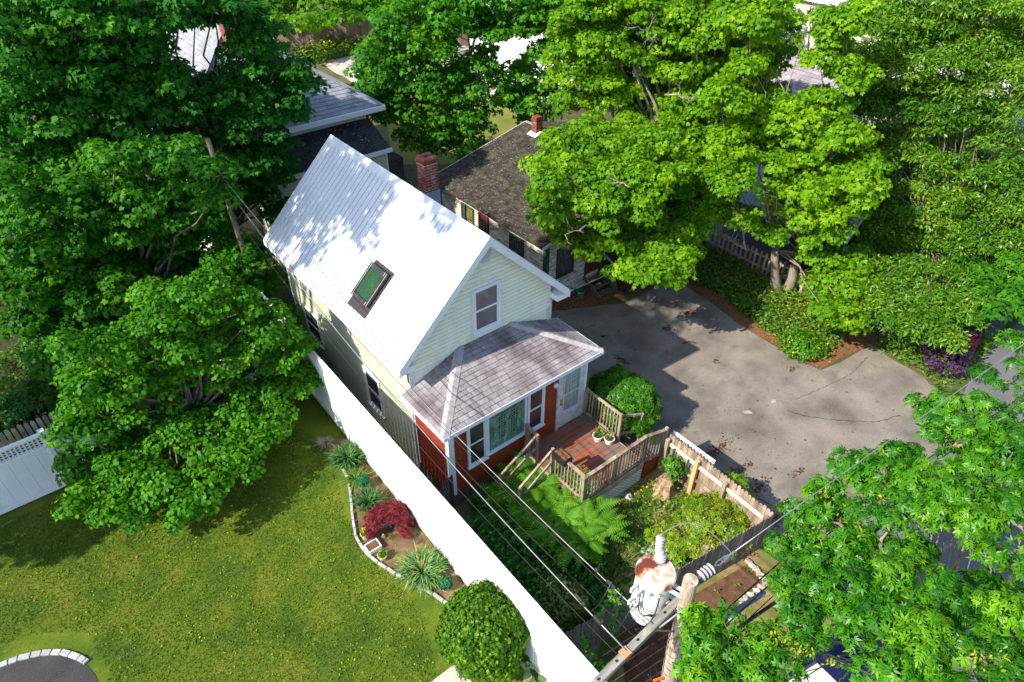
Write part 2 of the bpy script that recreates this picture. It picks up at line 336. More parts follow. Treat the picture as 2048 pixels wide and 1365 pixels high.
m_paint = mat('faded_road_paint', [(.24, .22, .20), (.45, .43, .41)], scale=6, rough=.8)
m_crack = mat('crack_filler', [(.018, .018, .018), (.05, .04, .035)], scale=9, rough=.9)

# ---------------------------------------------------------------- foliage builder
def T(polys):     # polygons of a leaf: y is the tip direction, z its normal
    vs = []; fs = []
    for p in polys:
        fs.append([len(vs)+i for i in range(len(p))]); vs += [tuple(q) if len(q) == 3 else (q[0], q[1], 0) for q in p]
    return np.array(vs, float), fs
LEAF = {
    'maple': T([[(0, 0, 0), (.38, -.02, -.06), (.58, .5, -.14), (.22, .5, .0), (0, 1, -.14), (-.22, .5, 0), (-.58, .5, -.14), (-.38, -.02, -.06)]]),
    'round': T([[(0, 0, 0), (.42, .22, -.08), (.36, .66, -.10), (0, 1, -.2), (-.36, .66, -.10), (-.42, .22, -.08)]]),
    'lance': T([[(0, 0, 0), (.17, .4, .03), (0, 1, -.12), (-.17, .4, .03)]]),
    'narrow': T([[(0, 0, 0), (.10, .4, .02), (0, 1, -.18), (-.10, .4, .02)]]),
    'oval': T([[(0, 0, 0), (.24, .3, .04), (.2, .7, .02), (0, 1, -.08), (-.2, .7, .02), (-.24, .3, .04)]]),
    'seed': T([[(0, 0, 0), (.08, .5, 0), (0, 1, 0), (-.08, .5, 0)]]),
}
def star(n, spread, w=.17, L=1.0, droop=-.12, ph=0.0):
    P = []
    for k in range(n):
        a = ph+(k-(n-1)/2)*spread; s_, c_ = math.sin(a), math.cos(a); l_ = L*(1-.12*abs(k-(n-1)/2))
        q = [(0, .02, 0), (w*l_, .45*l_, .05), (0, l_, droop), (-w*l_, .45*l_, .05)]
        P.append([(x*c_+y*s_, -x*s_+y*c_, z) for x, y, z in q])
    return T(P)
LEAF['ashstar'] = star(5, .85, .165, droop=-.22)
LEAF['laurelstar'] = star(5, 1.2, .16)
LEAF['azstar'] = star(5, 1.25, .24, droop=.10)
LEAF['cedar'] = star(3, .5, .16)
LEAF['jap'] = star(5, .6, .07)

def pinnate(n=4, w=.15, L=.52):
    P = []
    for k in range(n):
        y0 = .12+.72*k/n; l_ = L*(1-.25*k/n)
        for sg in (-1, 1):
            a = sg*(1.05-.12*k); s_, c_ = math.sin(a), math.cos(a)
            q = [(0, 0, 0), (w*l_*1.1, .42*l_, .04), (0, l_, -.10), (-w*l_*1.1, .42*l_, .02)]
            P.append([(x*c_+y*s_, -x*s_+y*c_+y0, z-.06*k) for x, y, z in q])
    P.append([(0, .8, -.16), (.08, 1.02, -.16), (0, 1.32, -.34), (-.08, 1.02, -.18)])
    return T(P)
LEAF['pinnate'] = pinnate()

def unit(a): return a/(np.linalg.norm(a, axis=-1, keepdims=True)+1e-9)

def build_leaves(name, P, N, Y, S, tint, shape, material, parent=None):
    """P positions, N leaf normals, Y tip directions, S sizes: all leaves of a crown in one mesh"""
    tv, tf = LEAF[shape]; n = len(P); k = len(tv)
    N = unit(N); Y = unit(Y-N*np.sum(Y*N, 1, keepdims=True)); X = np.cross(Y, N)
    V = P[:, None, :]+S[:, None, None]*(tv[None, :, 0:1]*X[:, None]+tv[None, :, 1:2]*Y[:, None]+tv[None, :, 2:3]*N[:, None])
    V = V.reshape(-1, 3).astype(np.float32)
    ft = np.concatenate([np.array(f) for f in tf]); lens = np.array([len(f) for f in tf])
    loops = (np.arange(n)[:, None]*k+ft[None]).ravel().astype(np.int32)
    lt = np.tile(lens, n).astype(np.int32); ls = np.concatenate([[0], np.cumsum(lt)[:-1]]).astype(np.int32)
    me = bpy.data.meshes.new(name); me.vertices.add(len(V)); me.vertices.foreach_set('co', V.ravel())
    me.loops.add(len(loops)); me.loops.foreach_set('vertex_index', loops)
    me.polygons.add(len(lt)); me.polygons.foreach_set('loop_start', ls); me.polygons.foreach_set('loop_total', lt)
    a = me.attributes.new('tint', 'FLOAT', 'FACE')
    a.data.foreach_set('value', np.clip(np.repeat(tint, len(tf)), 0, 1).astype(np.float32))
    me.update(calc_edges=True)
    return newobj(name, me, material, parent)

def sphere_dirs(n, zmin=-1.0, rng=RNG):
    z = rng.uniform(zmin, 1, n); a = rng.uniform(0, 2*math.pi, n); r_ = np.sqrt(1-z*z)
    return np.stack([r_*np.cos(a), r_*np.sin(a), z], 1)

def clump_leaves(C_, Rc, n, flat=.55, jit=.45, upb=.5, zmin=-.15, size=.14, svar=.25, tbase=None, rng=RNG, axis=None):
    """leaves over domes centred at C_ (m,3), radius Rc (m)"""
    m = len(C_); cnt = np.maximum(6, (n*(Rc/np.mean(Rc))**2).astype(int)); idx = np.repeat(np.arange(m), cnt); tot = len(idx)
    D = sphere_dirs(tot, zmin, rng)
    shell = rng.uniform(.62, 1.05, tot)[:, None]
    P = C_[idx]+D*np.array([1, 1, flat])*Rc[idx][:, None]*shell
    N = D*np.array([1, 1, 1])+np.array([0, 0, upb])+rng.normal(0, jit, (tot, 3))
    Y = D*np.array([1, 1, .2])+rng.normal(0, .5, (tot, 3))+np.array([0, 0, -.25])
    S = size*rng.uniform(1-svar, 1+svar, tot)
    tb = rng.normal(.45, .13, m) if tbase is None else tbase
    t = tb[idx]+rng.normal(0, .14, tot)
    return P, N, Y, S, t

def crown(name, lobes, parent, material, shape, size, leaf_n=70, clump=.42, dens=1.0, flat=.6, jit=.45, upb=.5, zmin=-.45, seed=1, inner=.25, gap=.0, tmean=.45, mix=None):
    """lobes: list of (x,y,z,R): clumps over each lobe's surface; returns the clump centres"""
    rng = np.random.default_rng(seed); CC = []; RR = []; TT = []
    for (x, y, z, Rl) in lobes:
        m = max(5, int(dens*9.0*(Rl/clump)**2*.42))
        D = sphere_dirs(m, zmin, rng)
        sh = np.where(rng.random(m) < inner, rng.uniform(.35, .8, m), rng.uniform(.85, 1.12, m))
        c = np.array([x, y, z])+D*np.array([1, 1, .78])*Rl*sh[:, None]
        keep = rng.random(m) > gap
        c = c[keep]; CC.append(c); RR.append(clump*rng.uniform(.6, 1.35, len(c)))
        TT.append(rng.normal(tmean+rng.normal(0, .07), .10, len(c)))
    CC = np.concatenate(CC); RR = np.concatenate(RR); TT = np.concatenate(TT)
    P, N, Y, S, t = clump_leaves(CC, RR, leaf_n, flat, jit, upb, -.2, size, .28, TT, rng)
    if mix:
        k = rng.random(len(P)) < mix[2]
        build_leaves('leaf_spray', P[k], N[k], Y[k], S[k]*mix[1], t[k], mix[0], material, parent); P, N, Y, S, t = P[~k], N[~k], Y[~k], S[~k], t[~k]
    build_leaves(name, P, N, Y, S, t, shape, material, parent)
    return CC, len(P)

def limb_pts(a, b, sag=.0, wob=.15, n=5):
    a, b = np.array(a, float), np.array(b, float); L = np.linalg.norm(b-a); pts = []
    for i in range(n+1):
        t = i/n; p = a*(1-t)+b*t; p[2] += sag*math.sin(math.pi*t)*L
        if 0 < i < n: p += np.array([random.uniform(-1, 1) for _ in range(3)])*wob*L/n
        pts.append(p)
    return pts

TOT = [0]
def tree(name, label, base, lobes, material, shape, size, trunk_r=.2, group=None, fork=.35, bark=None, twigs=140, stems=None, seed=1, cat='tree', dead=0, limb_k=.36, **kw):
    t = thing(name, label, cat, base, group); base = np.array(base, float)
    top = np.mean([l[:3] for l in lobes], axis=0); zt = max(l[2] for l in lobes)
    forkp = base+np.array([(top[0]-base[0])*.3, (top[1]-base[1])*.3, max(1.2, (top[2]-base[2])*fork)])
    CC, nl = crown('crown', lobes, t, material, shape, size, seed=seed, **kw); TOT[0] += nl
    mb = MB(); st = stems or [(0, 0)]
    for (ox, oy) in st:
        b0 = base+np.array([ox, oy, -.05]); f0 = forkp+np.array([ox*2.5, oy*2.5, 0])
        pts = limb_pts(b0, f0, 0, .12, 5); mb.tube(pts, [trunk_r*(1.25-.5*i/5) for i in range(6)], 10)
    mb.obj('trunk', bark or m_bark, t, smooth=True)
    mb = MB(); random.seed(seed)
    for i, l in enumerate(lobes):
        ox, oy = st[i % len(st)]; f0 = forkp+np.array([ox*2.5, oy*2.5, 0])
        c = np.array(l[:3]); pts = limb_pts(f0, c, .06, .25, 5); r0 = trunk_r*limb_k*min(1.3, l[3]/1.6+.3)
        mb.tube(pts, [r0*(1-.75*k/5) for k in range(6)], 7)
    lc = np.array([l[:3] for l in lobes])
    for k in RNG.choice(len(CC), min(twigs, len(CC)), replace=False):
        j = np.argmin(np.linalg.norm(lc-CC[k], axis=1)); L = np.linalg.norm(lc[j]-CC[k])
        pts = limb_pts(lc[j], CC[k]+np.array([0, 0, .05]), .05, .3, 4); mb.tube(pts, [.035, .026, .018, .012, .006], 5)
    mb.obj('limb', bark or m_bark, t, smooth=True)
    if dead:
        for q in dead:
            mb = MB(); dead_branch(mb, q[0], q[1], q[2]); mb.obj('dead_branch', m_twig, t, smooth=True)
    return t

def dead_branch(mb, a, b, r0=.03, lev=0):
    pts = limb_pts(a, b, .03, .35, 5); mb.tube(pts, [r0*(1-.14*i) for i in range(6)], 5)
    if lev < 2:
        d = np.array(b)-np.array(a); L = np.linalg.norm(d)
        for i in (2, 3, 4, 5):
            s_ = unit(d/L+np.array([random.uniform(-.9, .9) for _ in range(3)]))
            dead_branch(mb, pts[i], pts[i]+s_*L*random.uniform(.3, .5), r0*.5, lev+1)

def L3(px, py, z, rpx):        # a lobe of foliage whose middle is at height z
    p = at(px, py, z); d = (p-CAM)@_f
    return (p[0], p[1], p[2], rpx*d/FPX)

def bush(name, label, c, rad, n, size, shape, material, cat='shrub', group=None, lump=.25, nclump=None, clr=.22, seed=3, stems=True, upb=.4, jit=.45, flat=.75, extra=None):
    c = np.array(c, float); t = thing(name, label, cat, (c[0], c[1], c[2]-rad[2]), group); rng = np.random.default_rng(seed)
    m = nclump or int(34*rad[0]*rad[1]/clr**2*.12)+8
    D = sphere_dirs(m, -.75, rng); az = np.arctan2(D[:, 1], D[:, 0])
    sh = (rng.uniform(1-lump, 1.0, m)*(1+lump*.45*np.sin(3*az+seed)*np.cos(4*D[:, 2]+seed)+lump*.3*np.sin(7*az+2*seed)))[:, None]
    CC = c+D*np.array(rad)*sh; RR = clr*rng.uniform(.7, 1.3, m)
    P, N, Y, S, tt = clump_leaves(CC, RR, max(6, n//m), flat, jit, upb, -.3, size, .3, rng.normal(.45, .12, m), rng)
    N = N+D[np.repeat(np.arange(m), np.maximum(6, ((n//m)*(RR/np.mean(RR))**2).astype(int)))]*.7
    ok = P[:, 2] > c[2]-rad[2]+.02
    build_leaves('foliage', P[ok], N[ok], Y[ok], S[ok], tt[ok], shape, material, t); TOT[0] += ok.sum()
    if stems:
        mb = MB()
        for k in range(9):
            d = D[k % m]; mb.tube(limb_pts((c[0]+d[0]*.06, c[1]+d[1]*.06, c[2]-rad[2]-.02), c+d*np.array(rad)*.8, .05, .2, 4), [.02, .017, .013, .01, .006], 5)
        mb.obj('stem', m_bark, t)
    if extra:
        n2, s2, sh2, mt2, nm2 = extra
        D2 = sphere_dirs(n2, .0, rng); P2 = c+D2*np.array(rad)*rng.uniform(.95, 1.12, n2)[:, None]
        build_leaves(nm2, P2, D2+rng.normal(0, .4, (n2, 3)), rng.normal(0, 1, (n2, 3)), s2*rng.uniform(.7, 1.3, n2), rng.random(n2), sh2, mt2, t)
    return t

def blades(name, label, c, n, h, spread, wd, material, cat='plant', group=None, seed=1, nm='foliage', kind=None, top=None, lean=.9):
    """arching strap leaves from a base"""
    rng = np.random.default_rng(seed); mb = MB(); c = np.array(c, float)
    t = thing(name, label, cat, c, group)
    for i in range(n):
        a = rng.uniform(0, 2*math.pi); r0 = rng.uniform(0, spread[0]); b0 = c+np.array([math.cos(a), math.sin(a), 0])*r0
        a2 = a+rng.normal(0, .5); d = np.array([math.cos(a2), math.sin(a2), 0]); s_ = np.array([-d[1], d[0], 0])
        hh = h*rng.uniform(.6, 1.15); out = spread[1]*rng.uniform(.3, 1.1)*lean; pr = None; tv = rng.random()
        for k in range(5):
            u = k/4; p = b0+d*out*u**1.6+np.array([0, 0, hh*(u-.35*u*u*u*(1+out))]); w_ = wd*(1-u)**.6*(.6+u*(1-u)*2)+.001
            q = (p-s_*w_, p+s_*w_)
            if pr is not None: mb.quad(pr[0], pr[1], q[1], q[0], tv)
            pr = q
    mb.obj(nm, material, t)
    if top:
        n2, s2, mt, nm2 = top
        a = rng.uniform(0, 6.28, n2); rr = rng.uniform(0, spread[1]*.8, n2)
        P = c+np.stack([np.cos(a)*rr, np.sin(a)*rr, h*rng.uniform(.75, 1.05, n2)], 1)
        build_leaves(nm2, P, sphere_dirs(n2, .2, rng), rng.normal(0, 1, (n2, 3)), s2*rng.uniform(.7, 1.3, n2), rng.random(n2), 'oval', mt, t)
    return t

def fern(c, n, L, material, label, seed=1, group='ferns in the fenced garden'):
    rng = np.random.default_rng(seed); c = np.array(c, float); t = thing('fern', label, 'fern', c, group); mb = MB()
    for i in range(n):
        a = 2*math.pi*i/n+rng.normal(0, .25); d = np.array([math.cos(a), math.sin(a), 0]); s_ = np.array([-d[1], d[0], 0])
        l_ = L*rng.uniform(.7, 1.15); el = rng.uniform(.85, 1.35); tv = rng.random(); prev = c+d*.04; m = 26
        for k in range(m):
            u = (k+1)/m; p = c+d*(.04+l_*(.25*u+.75*u*u)*math.cos(el*.8))+np.array([0, 0, l_*math.sin(el)*(u-.42*u**2.6)])
            if k > 2:
                wl = l_*.19*math.sin(math.pi*min(1, (u*.92+.06)))**.7*(1-u*.35)
                tdir = unit(p-prev)
                for sg in (-1, 1):
                    tip = p+s_*sg*wl+tdir*wl*.35-np.array([0, 0, wl*.18]); hw = tdir*l_/m*.42
                    mb.quad(p-hw, p+hw, tip+hw*.5, tip-hw*.2, min(1, max(0, tv*.6+rng.uniform(0, .4))))
            prev = p
    mb.obj('frond', material, t); return t

def sheet(name, pts, z, material, kind='structure', label=None, cat=None, thick=0, zf=None):
    """flat polygon sheet; pts are (x, y) in metres"""
    mb = MB(); vs = [(p[0], p[1], zf(p[1])+z if zf else z) for p in pts]
    if thick: mb.prism(vs, (0, 0, -thick))
    else: mb.add(vs, [tuple(range(len(vs)))])
    o = mb.obj(name, material); tag(o, label, cat, None, kind); return o

def pxy(l, z=G): return [tuple(at(a, b, z)[:2]) for a, b in l]

def jagged(pts, amp=.06, step=.35, seed=1, closed=True):      # irregular natural border
    rg = random.Random(seed); out = []
    for i, p in enumerate(pts):
        if i == len(pts)-1 and not closed: out.append(p); break
        q = pts[(i+1) % len(pts)]; L = math.hypot(q[0]-p[0], q[1]-p[1]); n = max(1, int(L/step))
        for k in range(n):
            t = k/n; out.append((p[0]*(1-t)+q[0]*t+rg.uniform(-amp, amp), p[1]*(1-t)+q[1]*t+rg.uniform(-amp, amp)))
    return out

def siding(mb, o, u, n, z0, z1, lim, h=.11, th=.034, jitter=0):
    o, u, n = (np.array(q, float) for q in (o, u, n)); k = max(1, int(round((z1-z0)/h))); h = (z1-z0)/k
    for i in range(k):
        a, b = z0+i*h, z0+(i+1)*h; la, lb = lim(a+.001), lim(b-.001)
        if la[1]-la[0] < .02: continue
        tv = random.random(); j = random.uniform(0, jitter)
        P = lambda s, z, d: o+u*s+n*d+np.array([0, 0, z])
        if lb[1] <= lb[0]: mid = (la[0]+la[1])/2; lb = (mid-.005, mid+.005)
        g = h*.15; tp = th*.72; lc = lim(b-g)
        mb.quad(P(la[0], a, th+j), P(la[1], a, th+j), P(lc[1], b-g, tp), P(lc[0], b-g, tp), tv)
        mb.quad(P(la[0], a, 0), P(la[1], a, 0), P(la[1], a, th+j), P(la[0], a, th+j), tv)
        mb.quad(P(lc[0], b-g, tp), P(lc[1], b-g, tp), P(lc[1], b-g, .0), P(lc[0], b-g, .0), tv)
        mb.quad(P(lc[0], b-g, .001), P(lc[1], b-g, .001), P(lb[1], b, .001), P(lb[0], b, .001), tv)

def shingles(mb, P0, U, V, length, lim, course=.14, tab=.3, gap=.008, th=.012, slope_jit=.004, seed=5, z=0.0):
    rg = random.Random(seed); P0, U, V = (np.array(q, float) for q in (P0, U, V)); N = np.cross(U, V); N /= np.linalg.norm(N)
    if N[2] < 0: N = -N
    k = int(round(length/course)); c = length/k
    for i in range(k):
        a, b = i*c, (i+1)*c; la, lb = lim(a), lim(min(b, length)); lo, hi = min(la[0], lb[0]), max(la[1], lb[1])
        s = lo-rg.random()*tab
        while s < hi:
            w_ = tab*rg.uniform(.85, 1.15); e = s+w_-gap
            x0a, x1a = max(s, la[0]), min(e, la[1]); x0b, x1b = max(s, lb[0]), min(e, lb[1])
            if x1a-x0a > .01 or x1b-x0b > .01:
                if x1a < x0a: x0a = x1a = max(la[0], min(la[1], (s+e)/2))
                if x1b < x0b: x0b = x1b = max(lb[0], min(lb[1], (s+e)/2))
                h_ = th+rg.uniform(0, slope_jit); tv = rg.random()
                A = P0+U*x0a+V*(a+rg.uniform(0, .012))+N*(h_+z); B = P0+U*x1a+V*(a+rg.uniform(0, .012))+N*(h_+z)
                C_ = P0+U*x1b+V*b+N*(.003+z); D_ = P0+U*x0b+V*b+N*(.003+z)
                mb.quad(A, B, C_, D_, tv)
                mb.quad(A-N*h_, B-N*h_, B, A, tv)
            s += w_

def casing(x0, x1, z0, z1, y, name, parent, m_frame, m_glass, w_=.075, sash=True, axis='y', sgn=-1, depth=.05, mid=True, glass_z=None):
    """a window on a wall whose outer face is the plane axis=y; sgn is the outward side"""
    def bx(mb, a0, a1, b0, b1, d0, d1):
        if axis == 'y': mb.box(a0, a1, y+sgn*d0, y+sgn*d1, b0, b1, .5)
        else: mb.box(y+sgn*d0, y+sgn*d1, a0, a1, b0, b1, .5)
    f = MB()
    bx(f, x0-w_, x0, z0-w_*.6, z1+w_, .0, depth); bx(f, x1, x1+w_, z0-w_*.6, z1+w_, .0, depth)
    bx(f, x0, x1, z1, z1+w_, .0, depth); bx(f, x0, x1, z0-w_*.6, z0, 0, depth)
    win = f.obj(name, m_frame, parent)
    s = MB(); bx(s, x0-w_-.02, x1+w_+.02, z0-w_*.6-.035, z0-w_*.6, 0, depth+.03); s.obj('sill', m_frame, win)
    if sash:
        s = MB(); t_ = .03; zm = (z0+z1)/2
        for (b0, b1, dd) in ((z0, zm, .026), (zm, z1, .036)):
            bx(s, x0, x0+t_, b0, b1, .02, dd); bx(s, x1-t_, x1, b0, b1, .02, dd)
            bx(s, x0+t_, x1-t_, b1-t_, b1, .02, dd); bx(s, x0+t_, x1-t_, b0, b0+t_, .02, dd)
        s.obj('sash', m_frame, win)
    g = MB()
    if mid and sash:
        bx(g, x0+.02, x1-.02, z0+.02, (z0+z1)/2-.005, .015, .022); bx(g, x0+.02, x1-.02, (z0+z1)/2+.005, z1-.02, .015, .030)
    else: bx(g, x0, x1, z0, z1, .015, .022)
    g.obj('pane', m_glass, win)
    return win

# ================================================================= GROUND
S_ = 400
mb = MB(); mb.quad((-S_, -S_, G), (S_, -S_, G), (S_, S_, G), (-S_, S_, G)); tag(mb.obj('ground', m_ground), kind='structure')
FX = lambda y: -1.08+.029*y          # line of the white boundary fence
mb = MB(); ys = [-18+.5*i for i in range(60)]; ys = [y for y in ys if y <= 11.01]
xs = [-40, -20, -12, -8, -4]
for i in range(len(ys)-1):
    a, b = ys[i], ys[i+1]; X = xs+[None]
    for j in range(len(X)-1):
        xa0, xb0 = X[j], X[j]; xa1 = X[j+1] if X[j+1] is not None else FX(a)-.0; xb1 = X[j+1] if X[j+1] is not None else FX(b)-.0
        mb.quad((xa0, a, lawn_z(a)), (xa1, a, lawn_z(a)), (xb1, b, lawn_z(b)), (xb0, b, lawn_z(b)), .5)
    mb.quad((FX(a), a, lawn_z(a)), (FX(a), a, G-.2), (FX(b), b, G-.2), (FX(b), b, lawn_z(b)), .5)
tag(mb.obj('lawn', m_lawn), kind='structure')

# back woods floor, driveway, road, verge, yard
E2 = .004
sheet('woods_floor', [(-40, 4.9), (-1.05, 4.9), (-1.3, 12), (-1.3, 30), (-40, 30)], .012, m_bush_floor, zf=lambda y: max(lawn_z(y), G)+.0)
drive = pxy([(1108, 603), (1140, 618), (1250, 606), (1330, 566), (1375, 575), (1425, 610), (1500, 664), (1560, 700), (1612, 728), (1645, 742), (1700, 712), (1745, 690), (1778, 716), (1830, 744), (1862, 778)])
drive = drive[:-1]+[(13.35, -6.35), (13.0, -7.0), (12.6, -7.9), (4.92, -7.9), (4.92, -3.6), (4.2, -1.5), (4.15, 0), (4.12, 5)]
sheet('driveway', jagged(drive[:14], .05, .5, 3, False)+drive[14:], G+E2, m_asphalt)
sheet('road', [(60, -6.6), (60, -16.5), (5.4, -16.5), (5.0, -9.2), (4.9, -7.75), (11.5, -7.75), (13.4, -7.25), (15.6, -6.8)], G+2*E2, m_asphalt2)
sheet('verge', jagged(pxy([(1515, 1095), (1560, 1130), (1660, 1230), (1700, 1365)])+[(1.5, -11.8), (-1.0, -9.5), (-1.2, -6.3), (1.5, -6.25)], .05, .5, 5), G+3*E2, m_verge)
sheet('fenced_garden', [(-1.14, -6.0), (4.72, -6.62), (4.80, -3.66), (4.2, -3.2), (4.0, -1.4), (.0, -1.4), (0, 7), (-.9, 7)], G+E2, m_garden)
sheet('back_driveway', jagged(pxy([(640, 122), (800, 96), (1150, 60), (1300, 40), (1180, 190), (1060, 220), (960, 215), (830, 160), (760, 200)]), .2, 1, 6), G+E2, m_concrete)
sheet('back_lawn', pxy([(770, 225), (990, 190), (1080, 260), (940, 330), (800, 330), (780, 290)]), G+2*E2, mat('yellow_lawn', [(.12, .14, .02), (.2, .2, .04)], scale=1, rough=1, extra=[(8, .55, .7, (.08, .12, .01), (1, 1, 1))]))
sheet('neighbour_asphalt', [(14.7, -4.5), (14.7, 6), (24, 6), (24, -6.6), (16, -6.6)], G+E2, m_asphalt2)
mb = MB()                                                # driveway at the lower left with its cobble kerb
arc = pxy([(-60, 1400), (-60, 1358), (0, 1336), (40, 1322), (80, 1312), (120, 1311), (150, 1318), (175, 1332), (192, 1352), (205, 1385), (215, 1440), (-60, 1440)], .0)
sheet('side_driveway', arc, .008, m_newasphalt, zf=lambda y: lawn_z(y))
sheet('garden_path', pxy([(850, 1372), (908, 1328), (948, 1368), (1000, 1430), (850, 1450)], .27), .012, m_concrete, zf=lambda y: lawn_z(y))
def cobbles(name, label, px, group, w_=.11, l_=.17, h_=.05, m=m_granite, z0=0, zf=lawn_z, cat='kerb', part='kerb_stone', zz=0.0, sink=.05):
    P = [np.array(q) for q in pxy(px, zz)]; t = thing(name, label, cat, (P[0][0], P[0][1], zf(P[0][1])), group)
    seg = []; 
    for i in range(len(P)-1):
        L = np.linalg.norm(P[i+1]-P[i]); n = max(1, int(L/.03))
        for k in range(n): seg.append(P[i]*(1-k/n)+P[i+1]*k/n)
    seg.append(P[-1]); cur = 0
    while cur < len(seg)-2:
        d = 0; j = cur; target = l_*random.uniform(.85, 1.15)
        while j < len(seg)-1 and d < target: d += np.linalg.norm(seg[j+1]-seg[j]); j += 1
        a, b = seg[cur], seg[j]; v = (b-a); L = np.linalg.norm(v)
        if L < .05: break
        v /= L; c = (a+b)/2; z = zf(c[1]); m1 = MB(); ang = random.uniform(-.06, .06); v = np.array([v[0]*math.cos(ang)-v[1]*math.sin(ang), v[0]*math.sin(ang)+v[1]*math.cos(ang)])
        m1.obox((c[0], c[1], z+h_/2-sink/2), (v[0]*(L/2-.010), v[1]*(L/2-.010), 0), (-v[1]*w_/2, v[0]*w_/2, 0), (0, 0, h_/2+sink/2+random.uniform(-.004, .004)))
        m1.obj(part, m, t, bevel=.01); cur = j
    return t
cobbles('cobble_kerb', 'pale granite cobble kerb curving round the dark driveway corner', [(-50, 1350), (0, 1331), (40, 1316), (80, 1307), (120, 1305), (150, 1312), (176, 1327)], None, zz=.0)
EDGE = [(655, 909), (672, 916), (690, 940), (697, 965), (702, 1000), (706, 1040), (712, 1075), (727, 1100), (752, 1125), (790, 1150), (830, 1172), (862, 1190), (895, 1214)]
cobbles('garden_edging', 'white concrete block edging curving along the planting bed', EDGE, None, w_=.055, l_=.22, h_=.07, part='edging_block', zz=.1)
bed = pxy(EDGE, .1)+[(FX(-5.4)-.02, -5.4), (FX(1.9)-.02, 1.9), (-1.5, 1.9)]
sheet('planting_bed', bed, .010, m_bedsoil, zf=lawn_z)
sheet('plant_island', jagged(pxy([(1330, 562), (1380, 572), (1425, 606), (1500, 660), (1560, 696), (1612, 726), (1642, 740), (1700, 708), (1745, 686)])+[(14.6, -3.6), (14.7, 4.2), (11.6, 4.4), (10.4, 3.6)], .05, .4, 8), G+2*E2, m_litter)
sheet('corner_island', jagged(pxy([(1745, 690), (1780, 712), (1832, 742), (1862, 772), (1890, 765), (1960, 700), (1960, 655), (1850, 650)]), .05, .4, 9), G+3*E2, m_ground)
sheet('house_skirt', jagged([(6.6, 3.9), (6.6, 3.3), (8.1, 2.6), (9.6, 2.2), (11.2, 2.6), (11.2, 4)], .08, .3, 9), G+3*E2, m_litter)
# soil bed in front of the stockade fence with its stone border
sheet('vegetable_bed', pxy([(1240, 1265), (1310, 1230), (1388, 1190), (1498, 1128), (1530, 1165), (1470, 1215), (1440, 1245), (1340, 1365), (1250, 1365)]), G+4*E2, m_soil)
ST = [(1496, 1126), (1503, 1134), (1510, 1141), (1516, 1148), (1522, 1155), (1530, 1163), (1529, 1170), (1522, 1176), (1511, 1184), (1500, 1192), (1490, 1200), (1482, 1206), (1470, 1236), (1462, 1241), (1454, 1246), (1446, 1252)]
ORD = ['first','second','third','fourth','fifth','sixth','seventh','eighth','ninth','tenth','eleventh','twelfth','thirteenth','fourteenth','fifteenth','sixteenth']
for i, q in enumerate(ST):
    p = at(*q); a = random.uniform(0, 3); mb = MB()
    mb.obox((p[0], p[1], G+.04), (.075*math.cos(a), .075*math.sin(a), 0), (-.05*math.sin(a), .05*math.cos(a), 0), (0, 0, .045))
    o = mb.obj('border_stone', m_pinkstone, bevel=.02)
    tag(o, 'rough border stone of the vegetable bed, '+ORD[i]+' from its fence end', 'stone', 'stones bordering the vegetable bed')
# cracks, stains, faded marks on the drive
mb = MB()
def worm(mb, pts, w_, z):
    P = pxy(pts); rg = random.Random(len(pts))
    for i in range(len(P)-1):
        a, b = np.array(P[i]), np.array(P[i+1]); d = (b-a); L = np.linalg.norm(d); d /= L; n_ = np.array([-d[1], d[0]]); k = max(2, int(L/.08)); pr = None
        for j in range(k+1):
            p = a+(b-a)*j/k+n_*rg.uniform(-.02, .02); ww = w_*rg.uniform(.3, 1); q = (p-n_*ww, p+n_*ww)
            if pr is not None: mb.quad((*pr[0], z), (*q[0], z), (*q[1], z), (*pr[1], z))
            pr = q
worm(mb, [(1575, 822), (1610, 833), (1650, 839), (1700, 843), (1752, 845), (1800, 832)], .012, G+3*E2)
worm(mb, [(1440, 940), (1500, 990), (1560, 1020)], .012, G+3*E2)
worm(mb, [(1590, 800), (1650, 775), (1700, 750), (1735, 715)], .008, G+3*E2)
worm(mb, [(1365, 688), (1380, 684), (1392, 688)], .05, G+3*E2)
tag(mb.obj('pavement_cracks', m_crack), kind='structure')
mb = MB(); p = pxy([(1484, 823), (1500, 822), (1506, 828), (1490, 829)]); mb.add([(*q, G+3*E2) for q in p], [(0, 1, 2, 3)])
p = pxy([(1541, 801), (1550, 800), (1552, 806), (1543, 807)]); mb.add([(*q, G+3*E2) for q in p], [(0, 1, 2, 3)])
tag(mb.obj('faded_pavement_mark', m_paint), kind='structure')
DEBRIS = [(1382, 628, .34, .2), (1352, 612, .3, .12), (1335, 659, .26, .16), (1432, 722, .12, .08), (1210, 675, .1, .16), (1245, 722, .14, .3), (1500, 930, .2, .12), (1475, 945, .22, .18), (1515, 975, .40, .2), (1595, 945, .26, .08), (1555, 1040, .3, .2), (1445, 895, .5, .16), (1420, 908, .2, .2), (1560, 700, .1, .05), (1585, 740, .25, .1)]

